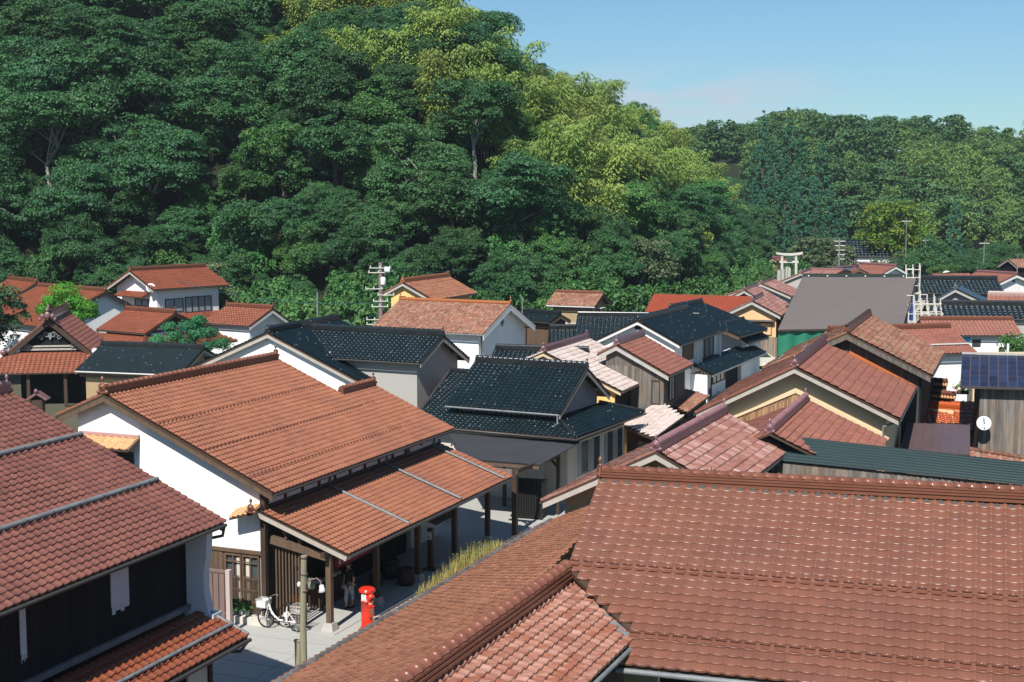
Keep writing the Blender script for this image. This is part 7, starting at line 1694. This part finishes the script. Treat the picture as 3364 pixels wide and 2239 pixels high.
m = M(); m.ell(pc + Vector((-.09, -.02, 3.02)), .05, .05, .08); th.add('sensor', m, M_WHITE)
m = M(); m.box(pc + Vector((-.16, .02, .75)), (1, 0, 0), (0, 1, 0), UP, .13, .12, 1.5); m.box(pc + Vector((-.16, .02, 1.52)), (1, 0, 0), (0, 1, 0), UP, .17, .16, .03); th.add('side_timber', m, M_POLE)

# boarded gate fence between warehouse and shop
g0 = Vector((-9.3, 41.8, 0)); 
th = Thing('board_fence', 'pinkish brown board fence with tall pale post between the warehouse and the shop', 'fence', tuple(g0)); e_ = r
fz = 1.75
for k in range(4):
    m = M(); m.box(g0 + e_ * (.05 + k * .21) + UP * .95, e_, -u, UP, .17, .03, 1.75); th.add('board', m, M_PWOOD)
for z in (1.86, .3): m = M(); m.box(g0 + e_ * .42 + UP * z, e_, -u, UP, 1.0, .08, .08); th.add('rail', m, M_PWOOD)
for x, hgt in ((.96, 1.95), ): m = M(); m.box(g0 + e_ * x + UP * hgt / 2 - u * .06, e_, u, UP, .14, .14, hgt); th.add('post', m, mat('pale_pink_post', (.50, .40, .37), .8))

# information stand, straw raincoat, barrels under the awning
ic = Vector(GEO_S['info']); th = Thing('information_stand', 'dark wooden stand with small roof and white notice under the awning', 'stand', tuple(ic))
m = M(); m.box(ic + UP * .75, u, r, UP, .17, .17, 1.5); th.add('post', m, M_DWOOD); m = M(); m.box(ic + UP * .04, u, r, UP, .42, .42, .08); th.add('base', m, M_DWOOD)
m = M(); m.prism([ic + UP * 1.78 - r * .3 - u * .1, ic + UP * 1.62 + r * .3 - u * .1, ic + UP * 1.66 + r * .3 - u * .1, ic + UP * 1.82 - r * .3 - u * .1], u * 1.2); th.add('roof', m, M_METG)
m = M(); m.box(ic - u * .1 + UP * 1.25, r, u, UP, .16, .02, .28); nt_ = th.add('notice', m, M_WHITE); m = M(); m.box(ic - u * .115 + UP * 1.2, r, u, UP, .07, .004, .08); th.add('print', m, M_METG, nt_)
sc0 = Vector((-2.25, 50.4, 1.55)); th = Thing('straw_raincoat', 'shaggy straw raincoat hanging from the awning beam', 'raincoat', tuple(sc0)); m = M(); rs_ = random.Random(3)
for i in range(420):
    a = rs_.uniform(0, 6.28); z = rs_.uniform(-.1, .75); rr = .13 + .17 * (.75 - z) / .85; c = sc0 + Vector((rr * math.cos(a), rr * math.sin(a) * .6, z)); d = Vector((math.cos(a) * .10, math.sin(a) * .08, -1)).normalized() * rs_.uniform(.25, .5); w_ = Vector((-math.sin(a), math.cos(a), 0)) * .012
    m.quad(c - w_, c + w_, c + d)
th.add('straw', m, M_STRAW, None, None, 'stuff'); m = M(); m.tube([sc0 + UP * .2, sc0 + UP * .95], [.12, .05], 8); th.add('stand', m, M_STRAW)
for i, (k, lb) in enumerate((('b2', 'dark wooden barrel standing alone nearest the banner, under the awning'), ('b3', 'large dark barrel behind the awning post, largest of the row'), ('b4', 'dark ribbed barrel right of the awning post, nearest the street'), ('b1', 'dark barrel at the right end of the barrel row'))):
    c = Vector(GEO_S[k]); c.x -= .1; s = (.8, 1.25, 1.1, .9)[i]; th = Thing('barrel', lb, 'barrel', tuple(c)); th.e['group'] = 'dark barrels under the awning'
    m = M(); m.lathe(c, [(0, 0), (.22 * s, 0), (.27 * s, .2 * s), (.28 * s, .32 * s), (.24 * s, .55 * s), (.22 * s, .55 * s), (.22 * s, .5 * s), (0, .5 * s)], 18); th.add('staves', m, M_DWOOD)
    for z in (.1, .45): m = M(); m.lathe(c, [(.262 * s, (z - .02) * s), (.277 * s, z * s), (.262 * s, (z + .03) * s)], 18); th.add('hoop', m, M_BLACK)
# dark slatted crate under the canopy
c0_, c1_ = Vector(GEO_S['bench0']), Vector(GEO_S['bench1']); d_ = (c1_ - c0_); d_.z = 0; Lb = d_.length; d_.normalize(); n2 = Vector((-d_.y, d_.x, 0)); th = Thing('slatted_bin', 'black slatted bin standing under the grey canopy', 'bin', tuple((c0_ + c1_) / 2 - n2 * .4))
o_ = c0_ - n2 * .9
for k in range(12):
    m = M(); m.box(o_ + d_ * (Lb * (k + .5) / 12) + UP * .85, d_, n2, UP, Lb / 12 - .03, .04, 1.5); th.add('slat', m, M_BLACK)
m = M(); m.box(o_ + d_ * Lb / 2 + n2 * .45 + UP * .8, d_, n2, UP, Lb - .1, .8, 1.4); th.add('body', m, M_BLACK)
for z in (.1, 1.62): m = M(); m.box(o_ + d_ * Lb / 2 + UP * z, d_, n2, UP, Lb + .06, .07, .07); th.add('rail', m, M_BLACK)

# curb wall and dry grass along the street edge
a_ = Vector((-4.05, 42.3, 0)); b_ = Vector((-.15, 51.2, 0)); dd = (b_ - a_).normalized(); nn = Vector((dd.y, -dd.x, 0))
m = M(); m.prism([a_, b_, b_ + nn * .35, a_ + nn * .35], UP * .22); single('kerb_wall', m, M_CURB, 'low pale stone kerb running from the post box up the street', 'kerb', tuple(a_))
g0_, g1_ = Vector(GEO_S['g0']) + nn * .2, Vector(GEO_S['g1']) + nn * .15; m = M(); m2 = M(); rs_ = random.Random(9); Lg = (g1_ - g0_).length; dg = (g1_ - g0_).normalized()
for i in range(1000):
    t = rs_.uniform(-.12, 1.0); hgt = (.22 + .62 * math.sin(max(0, min(1, t)) * 2.6 + .3)) * rs_.uniform(.4, 1.15); c = g0_ + dg * (t * Lg) + nn * rs_.uniform(-.12, .4); c.z = .05
    a = rs_.uniform(0, 6.28); b = rs_.uniform(.05, .3) * hgt; w_ = Vector((math.cos(a + 1.57), math.sin(a + 1.57), 0)) * .012; tip = c + Vector((math.cos(a) * b, math.sin(a) * b, hgt)); md = (c + tip) / 2 + UP * .05
    m.add([c - w_, c + w_, md + w_ * .7, md - w_ * .7, tip], [(0, 1, 2, 3), (3, 2, 4)])
    if rs_.random() < .35:
        q = tip - UP * rs_.uniform(0, hgt * .5); s = .035; X = Vector((rs_.uniform(-1, 1), rs_.uniform(-1, 1), rs_.uniform(-.3, 1))).normalized() * s; Y = X.cross(Vector((rs_.uniform(-1, 1), rs_.uniform(-1, 1), 1))).normalized() * s; m2.quad(q - X, q - Y, q + X, q + Y)
o = single('tall_grass', m, L_GRAS, 'tall dry yellowish grass growing along the kerb between the street and the orange slope', 'grass', tuple(g0_), kind='stuff')
o = single('weeds', m2, leafmat('weed_leaves', (.11, .17, .04), (.22, .2, .05)), 'small green weed leaves among the dry roadside grass', 'weeds', tuple(g0_), kind='stuff')

# person standing in the shade under the awning
f1_, f2_ = Vector(GEO_S['foot1']), Vector(GEO_S['foot2']); f1_.z = f2_.z = .03
pcn = (f1_ + f2_) / 2; fw = (-u * .9 - r * .3).normalized(); sdp = UP.cross(fw)
th = Thing('person', 'person in dark top and pale cropped trousers standing in the shade behind the entrance post', 'person', tuple(pcn))
def skin(name, V, E, Rd, mt, sub=1, parent=None):
    me = bpy.data.meshes.new(name); me.from_pydata([tuple(Vector(v) - th.O) for v in V], E, []); me.update()
    o = bpy.data.objects.new(name, me); COL.objects.link(o); o.parent = parent or th.e
    sm = o.modifiers.new('skin', 'SKIN'); sm.use_smooth_shade = True
    if not me.skin_vertices: me.skin_vertices.new()
    for i, rr in enumerate(Rd): me.skin_vertices[0].data[i].radius = rr if isinstance(rr, tuple) else (rr, rr)
    me.skin_vertices[0].data[0].use_root = True
    ss = o.modifiers.new('sub', 'SUBSURF'); ss.levels = sub; ss.render_levels = sub; me.materials.append(mt); return o
H_p = 1.45
def pp(x, y, z): return pcn + sdp * x + fw * y + UP * (z * H_p + .03)
hip = pp(0, 0, .52)
V = [hip, pp(0, 0, .60), pp(0, .0, .72), pp(0, .01, .82), pp(0, .015, .865), pp(0, .02, .90), pp(0, .03, .95),
     pp(-.15, 0, .81), pp(-.19, .01, .64), pp(-.16, .10, .52), pp(-.15, .15, .48),
     pp(.15, 0, .81), pp(.20, -.02, .64), pp(.20, .06, .50), pp(.20, .09, .46),
     pp(-.07, 0, .49), (f1_ + UP * .40), (f1_ + UP * .07), (f1_ + fw * .13 + UP * .04), pp(.07, 0, .49), (f2_ + UP * .40), (f2_ + UP * .07), (f2_ + fw * .13 + UP * .04)]
E = [(0, 1), (1, 2), (2, 3), (3, 4), (4, 5), (5, 6), (3, 7), (7, 8), (8, 9), (9, 10), (3, 11), (11, 12), (12, 13), (13, 14), (0, 15), (15, 16), (16, 17), (17, 18), (0, 19), (19, 20), (20, 21), (21, 22)]
Rd = [(.12, .09), (.11, .08), (.13, .09), (.11, .07), .042, .06, .075, .05, .038, .03, .022, .05, .038, .03, .022, .075, .05, .034, .028, .075, .05, .034, .028]
skin('body', V, E, Rd, M_SKIN)
skin('dark_top', [hip - UP * .06, pp(0, 0, .60), pp(0, 0, .72), pp(0, .01, .81), pp(0, .01, .85), pp(-.15, 0, .81), pp(-.19, .01, .68), pp(.15, 0, .81), pp(.20, -.02, .68)], [(0, 1), (1, 2), (2, 3), (3, 4), (3, 5), (5, 6), (3, 7), (7, 8)], [(.155, .12), (.14, .105), (.155, .11), (.13, .085), .06, .066, .055, .066, .055], M_CLOTHD)
skin('trousers', [hip - UP * .02, pp(-.075, 0, .47), f1_ + UP * .40, f1_ + UP * .20, pp(.075, 0, .47), f2_ + UP * .40, f2_ + UP * .20], [(0, 1), (1, 2), (2, 3), (0, 4), (4, 5), (5, 6)], [(.14, .11), .095, .068, .055, .095, .068, .055], M_CLOTHP)
m = M(); hc_ = pp(0, .02, .955)
m.ell(hc_ + UP * .03 - fw * .015, .088, .098, .10, 14, 8, sdp, fw, UP); th.add('hair', m, M_BLACK)
m = M(); m.ell(pp(0, .115, .93), .012, .018, .02, 6, 4, sdp, fw, UP)
for s_ in (-1, 1): m.ell(pp(.082 * s_, .02, .94), .012, .02, .026, 6, 4, sdp, fw, UP)
th.add('nose_and_ears', m, M_SKIN)
m = M()
for s_ in (-1, 1): m.ell(pp(.028 * s_, .098, .95), .010, .006, .006, 6, 4, sdp, fw, UP)
m.ell(pp(0, .103, .905), .02, .005, .005, 6, 4, sdp, fw, UP); th.add('eyes_and_mouth', m, mat('face_features', (.10, .04, .035), .6))
for s_, hx in ((-1, pp(-.15, .15, .48)), (1, pp(.20, .09, .46))):
    m = M(); m.ell(hx - UP * .03, .022, .035, .045, 8, 5, sdp, fw, UP)
    for k in range(4): a_ = hx + fw * (.022 - k * .016) - UP * .06; m.tube([a_, a_ - UP * (.035 - .004 * abs(k - 1)) + sdp * s_ * -.004, a_ - UP * .06 + sdp * s_ * -.015], [.008, .0075, .006], 5)
    m.tube([hx + fw * .03 - UP * .02, hx + fw * .045 - UP * .045, hx + fw * .04 - UP * .065], [.009, .008, .006], 5); th.add('hand', m, M_SKIN)
for f in (f1_, f2_): m = M(); m.box(f + fw * .05 + UP * .012, fw, sdp, UP, .24, .09, .025); m.bar(f + fw * .09 + UP * .03 - sdp * .05, f + fw * .09 + UP * .03 + sdp * .05, .03, .05); th.add('sandal', m, M_CLOTHD)
# second figure deeper in the entrance with a hanging basket reads as hung goods
hb = p0 - r * 1.15 + u * .8 + UP * .95
th = Thing('hanging_basket', 'green woven basket hanging inside the shop entrance behind the pole lamp', 'basket', tuple(hb)); m = M(); m.lathe(hb, [(0, 0), (.14, .02), (.17, .16), (.10, .34), (.09, .34), (.15, .16), (0, .04)], 14); th.add('basket', m, mat('sage_weave', (.20, .24, .17), .9)); m = M(); m.tube([hb + UP * .3 + r * .1, hb + UP * .7, hb + UP * .3 - r * .1], .008, 4); th.add('strap', m, M_DWOOD)
th = Thing('shop_counter', 'low goods counter inside the shop entrance under the awning', 'counter', tuple(p0 - r * 1.6 + u * 2.6)); c = th.O + UP * .4; m = M(); m.box(c, u, r, UP, 1.6, .5, .75); th.add('body', m, M_DWOOD)
for k in range(5): m = M(); m.box(c + u * (-.6 + .3 * k) + UP * .42, u, r, UP, .2, .25, .1); th.add('goods_box', m, (M_PLSB, M_CREAM, M_MAROON, M_PLSB, M_CREAM)[k])

# ---- utility pole with crossarms
uc = Vector((-10.9, 92.0, 0)); uc.x = (1250 - 1682) / 4672 * 92; uc.y = 92
th = Thing('utility_pole', 'brown concrete utility pole with white insulators and crossarms before the yellow house', 'utility pole', tuple(uc))
zt_ = 13.15 - (860 - 628) / 4672 * 92
m = M(); m.tube([uc, uc + UP * zt_], [.19, .13], 12); th.add('pole', m, mat('brown_pole', (.20, .14, .125), .8, .2, (2, .4, (.26, .21, .19))))
for z, w0, w1 in ((zt_ - .35, -.7, .7), (zt_ - .65, -.8, .6), (zt_ - 1.7, -1.0, .15), (zt_ - 2.1, -.2, .9), (zt_ - 2.5, -.5, .5), (zt_ - 2.85, -.6, .5), (zt_ - 3.7, -.95, .15), (zt_ - 4.0, -.95, .15)):
    m = M(); m.bar(uc + Vector((w0, -.15, z)), uc + Vector((w1, -.15, z)), .05, .05); cb = th.add('crossarm', m, M_GALV)
    for k in range(3):
        x = w0 + (w1 - w0) * (k * .45 + .05); m = M(); m.lathe(uc + Vector((x, -.15, z + .03)), [(.025, 0), (.04, .03), (.028, .06), (.04, .09), (.02, .11), (0, .12)], 8); th.add('insulator', m, M_PLSB, cb)
m = M(); m.lathe(uc + Vector((.18, -.2, zt_ - 1.45)), [(0, 0), (.15, 0), (.17, .05), (.17, .45), (.1, .52), (0, .52)], 14); th.add('transformer', m, M_WHITE)
m = M(); m.box(uc + Vector((.45, -.2, zt_ - .42)), (1, 0, 0), (0, 1, 0), UP, .35, .2, .3); th.add('switch_box', m, M_PLSB)
for x in (-.16, .24, .34): m = M(); m.tube([uc + Vector((x, .05, 0)), uc + Vector((x, .05, zt_ - 4.1))], .05, 7); th.add('conduit', m, M_METG)
def pole(px, pytop, y, rad, label, mt=M_METG, z0=0, arms=0, pybot=None):
    x = (px - 1682) / 4672 * y; zt2 = 13.15 - (pytop - 628) / 4672 * y; th = Thing('pole', label, 'pole', (x, y, z0)); m = M(); m.tube([(x, y, z0), (x, y, zt2)], [rad, rad * .8], 8); th.add('shaft', m, mt)
    for k in range(arms): m = M(); m.bar((x - .7 + .15 * k, y, zt2 - .3 - .55 * k), (x + .7, y, zt2 - .3 - .55 * k), .09, .09); th.add('crossarm', m, M_GALV)
    return Vector((x, y, zt2))
pole(1041, 958, 104, .075, 'thin plain grey pole among the bushes left of the yellow house')
pole(2716 - 1000 + 0, 972, 100, .06, 'thin grey pole with step pegs behind the white kura gable')
pole(2756, 782, 175, .13, 'utility pole with stacked white crossarms left of the dark roofed house', arms=5)
pole(3039, 780, 190, .09, 'pale pole rising right of the ginkgo', arms=1)
pole(2974, 718, 200, .08, 'slim pole standing above the ginkgo top', arms=1)
pole(3231, 790, 200, .08, 'thin grey pole in the trees far right', arms=1)
pole(3342, 834, 170, .07, 'thin pole close to the far right edge above the white gable')
# sagging wires from the pole
def wx_(px, y): return (px - 1682) / 4672 * y
def wire(a_, b_, sag, label, rad=.018, mt=None):
    a_ = Vector(a_); b_ = Vector(b_); pts = [a_.lerp(b_, k / 14) - UP * sag * (1 - (2 * k / 14 - 1) ** 2) for k in range(15)]; m = M(); m.tube(pts, rad, 4, False); single('cable', m, mt or mat('blue_green_cable', (.03, .10, .12), .5), label, 'cable', tuple(a_))
wire(uc + UP * (zt_ - 2.6), (-26.5, 112, 6.2), .7, 'thin blue cable from the utility pole to the white two-storey house')
wire(uc + UP * (zt_ - 3.3), (-21, 104, 4.2), .9, 'lower blue cable sagging from the utility pole towards the small white house')

wire((wx_(2756, 175), 175, 12.2), (wx_(3039, 190), 190, 11.2), 1.6, 'thin dark cable between the crossarm pole and the pole right of the ginkgo', .02)
wire((wx_(3039, 190), 190, 11.0), (wx_(3231, 200), 200, 10.6), 1.2, 'thin dark cable running on to the pole in the trees far right', .02)
wire(uc + UP * (zt_ - .4), (6.0, 128, 9.0), 1.2, 'upper cable leaving the utility pole towards the wood', .015)
wire(uc + UP * (zt_ - 2.9), (-3.2, 67, 6.6), .6, 'service cable from the utility pole down to the black tiled wing', .012)
# ---- stone gate (torii) in the distance
def wx(px, y): return (px - 1682) / 4672 * y
y_ = 165; xl, xr = wx(2450 + 305 / 2.57, y_), wx(2450 + 422 / 2.57, y_); zb = 13.15 - (892 - 628) / 4672 * y_; ztp = 13.15 - (834 - 628) / 4672 * y_
th = Thing('torii', 'pale stone torii gate before the wood in the distance', 'torii', ((xl + xr) / 2, y_, 0))
for x, zz in ((xl, ztp - .2), (xr, ztp - .2)): m = M(); m.tube([(x * 1.004 - .05 * (1 if x == xl else -1), y_, 0), (x, y_, zz)], [.2, .155], 12); th.add('pillar', m, M_CURB)
m = M(); cx_ = (xl + xr) / 2; hw = (xr - xl) / 2 + .7
vs = []
for k in range(9):
    f = k / 4 - 1; z = ztp - .12 + .16 * abs(f) ** 2.2
    for dy in (-.24, .24):
        for dz in (0, .26): vs.append((cx_ + f * hw * (1.04 if dz else 1), y_ + dy, z + dz))
m.add(vs, sum([[(4 * k, 4 * k + 4, 4 * k + 5, 4 * k + 1), (4 * k + 2, 4 * k + 3, 4 * k + 7, 4 * k + 6), (4 * k, 4 * k + 2, 4 * k + 6, 4 * k + 4), (4 * k + 1, 4 * k + 5, 4 * k + 7, 4 * k + 3)] for k in range(8)], [])); th.add('top_lintel', m, M_CURB)
m = M(); m.box((cx_, y_, ztp - .85), (1, 0, 0), (0, 1, 0), UP, (xr - xl) + .6, .22, .24); th.add('lower_lintel', m, M_CURB)
m = M(); m.box((cx_, y_ - .16, ztp - .45), (1, 0, 0), (0, 1, 0), UP, .55, .12, .6); th.add('name_plaque', m, mat('dark_plaque', (.05, .08, .07), .6))
for i in range(9):
    px = 2560 + i * 12 + random.uniform(-4, 4) if i < 4 else 2632 + (i - 4) * 13; y2_ = 160 + random.uniform(-4, 4); x = wx(px, y2_); z = 13.15 - (905 - 628) / 4672 * y2_
    m = M(); h_ = random.uniform(.7, 1.3); m.prism([(x - .2, y2_, 0), (x + .2, y2_, 0), (x + .16, y2_, z + h_ * .8), (x, y2_, z + h_), (x - .16, y2_, z + h_ * .8)], (0, .25, 0)); single('stone_lantern' if i % 3 == 0 else 'gravestone', m, M_STONE, 'small grey standing stone near the foot of the torii', 'stone', (x, y2_, 0), 'grey standing stones around the torii')
# dark roofed white house left of the ginkgo, and a slanting old roof far right
GEO['Y1'] = dict(a=[wx(2768, 205), 205], Z=6.2, yaw=95, L=6.5, wR=2.6, wL=2.6, zR=4.0, zL=4.0)
Gable('Y1', 'dark_roofed_house', 'white house with dark metal roof between the trees left of the ginkgo', 'house', T_BLCK, M_PLAS, None, og=.3, oe=.3, tw=.5, tl=.5, ridge_on=False, barge=M_GRYM)
GEO['Y2'] = dict(a=[wx(3310, 172), 172], Z=5.0, yaw=75, L=6, wR=2.0, wL=2.0, zR=4.1, zL=4.1)
Gable('Y2', 'grey_roofed_house', 'old grey tiled roof slanting among the trees at the far right edge', 'house', T_MOSS, M_BLACKW, None, og=.3, oe=.3, tw=.4, tl=.4, ridge_on=False, barge=M_STONE)

# ---- parked car and traffic cone up the street
cc = Vector(GEO_S['car']); cc.y += .5; th = Thing('parked_car', 'dark maroon boxy car parked up the street beside the black board annex', 'car', tuple(cc))
fx = Vector((-.30, -.954, 0)); sx_ = Vector((-fx.y, fx.x, 0)); L_ = 3.0; W_c = 1.3
def CP(x, y, z): return cc + fx * x + sx_ * y + UP * z
m = M(); prof = [(-1.5, .25), (-1.5, .75), (-1.45, .85), (-1.38, 1.32), (-1.2, 1.4), (.45, 1.4), (.62, 1.34), (.98, .86), (1.45, .74), (1.52, .6), (1.52, .25)]
pts = [CP(x, -W_c / 2, z) for x, z in prof]; m.prism(pts, sx_ * W_c); th.add('body', m, M_CARP)
m = M(); m.add([CP(.66, -.52, 1.31), CP(.66, .52, 1.31), CP(.99, .56, .89), CP(.99, -.56, .89)], [(0, 1, 2, 3)]); m.v = [tuple(Vector(p) + fx * .015 + UP * .012) for p in m.v]; th.add('windscreen', m, M_GLASS)
for sg in (-1, 1):
    m = M(); m.prism([CP(x, sg * (W_c / 2 + .008), z) for x, z in ((-1.3, .9), (-1.22, 1.28), (.42, 1.28), (.78, .9))], sx_ * sg * .01); th.add('side_window', m, M_GLASS)
    m = M(); m.ell(CP(1.42, sg * .48, .66), .09, .12, .10); th.add('headlight', m, M_WHITE)
    for x in (-1.0, 1.0):
        m = M(); m.lathe(CP(x, sg * (W_c / 2 - .1), .27), [(0, -.02), (.25, -.02), (.27, .02), (.27, .12), (.2, .13)], 18, sx_ * sg); wh = th.add('tyre', m, M_RUBB); m = M(); m.lathe(CP(x, sg * (W_c / 2 + .02), .27), [(0, .03), (.15, .02), (.17, 0)], 14, sx_ * sg); th.add('rim', m, M_CHROM, wh)
m = M(); m.box(CP(1.53, 0, .42), fx, sx_, UP, .02, .4, .1); th.add('number_plate', m, M_WHITE); m = M(); m.box(CP(1.5, 0, .6), fx, sx_, UP, .06, .6, .1); th.add('grille', m, M_CHROM)
cn = Vector(GEO_S['cone']); th = Thing('traffic_cone', 'orange traffic cone standing in the street right of the parked car', 'cone', tuple(cn)); m = M(); m.lathe(cn, [(.14, .03), (.03, .62), (0, .63)], 14); th.add('cone', m, mat('cone_orange', (.8, .12, .03), .5)); m = M(); m.box(cn + UP * .015, (1, 0, 0), (0, 1, 0), UP, .36, .36, .03); th.add('base', m, mat('cone_orange', (.8, .12, .03)))
w0_ = Vector((19.2, 98, 0)); m = M(); m.box(w0_ + UP * .45, (1, 0, 0), (0, 1, 0), UP, 3.4, .3, .9); single('block_wall', m, M_STONE, 'low grey block wall beside the traffic cone up the street', 'wall', tuple(w0_))
w1_ = Vector((18.0, 104.5, 0)); th = Thing('parked_car', 'silver car half hidden behind the maroon car, below the ochre gabled house', 'car', tuple(w1_)); m = M(); m.prism([w1_ + Vector((x, 0, z)) for x, z in ((-1.7, .3), (-1.7, .8), (-1.2, .95), (-.6, 1.35), (.8, 1.35), (1.4, .9), (1.7, .8), (1.7, .3))], (0, 1.4, 0)); th.add('body', m, M_GALV); m = M(); m.prism([w1_ + Vector((x, -.01, z)) for x, z in ((-1.05, .95), (-.55, 1.3), (.75, 1.3), (1.2, .95))], (0, .01, 0)); th.add('side_window', m, M_GLASS)
for x in (-1.05, 1.1): m = M(); m.lathe(w1_ + Vector((x, .02, .3)), [(0, -.02), (.26, -.02), (.3, .03), (.3, .1)], 14, (0, -1, 0)); th.add('tyre', m, M_RUBB)

# vine-covered trellis and pale cottage at the right
for i in range(3):
    x = 33.2 + i * 1.1; tree('bush', x, 93 + i, 1.2, .6, i * 2.0, ('twiggy shrub right of the small white storehouse', 'second twiggy shrub, between the white storehouse and pale post', 'shrub with yellowing leaves at the right edge above the panelled roof')[i], 'shrub', cat='shrub', sz=.9)
pole(3321, 1128, 84, .09, 'white painted post among the shrubs at the right edge', M_WHITE)
m = M(); c = Vector((31.0, 88, 1.6)); m.box(c, (1, 0, 0), (0, 1, 0), UP, 4.5, .2, 3.2); single('cream_wall', m, M_CREAM, 'plain cream wall behind the shrubs at the right edge', 'wall', (31, 88, 0))
# thin air between the village and the far hill
m = M(); m.box((0, 375, 42.5), (1, 0, 0), (0, 1, 0), UP, 1410, 1060, 89); hzo = link('haze', m.mesh('haze'), None); hzo['kind'] = 'stuff'; hzo['label'] = 'thin bluish haze in the valley air'; hzo['category'] = 'haze'
hm = bpy.data.materials.new('haze'); hm.use_nodes = True; nt = hm.node_tree; nt.nodes.remove(nt.nodes['Principled BSDF']); pv = nt.nodes.new('ShaderNodeVolumePrincipled')
pv.inputs['Color'].default_value = (.80, .92, 1, 1); pv.inputs['Density'].default_value = HAZE; pv.inputs['Anisotropy'].default_value = .2
nt.links.new(pv.outputs[0], nt.nodes['Material Output'].inputs['Volume']); hzo.data.materials.append(hm)
for o in list(bpy.data.objects):
    if o.users == 0: bpy.data.objects.remove(o)
print('OBJECTS', len(SC.objects), 'trees', cnt)
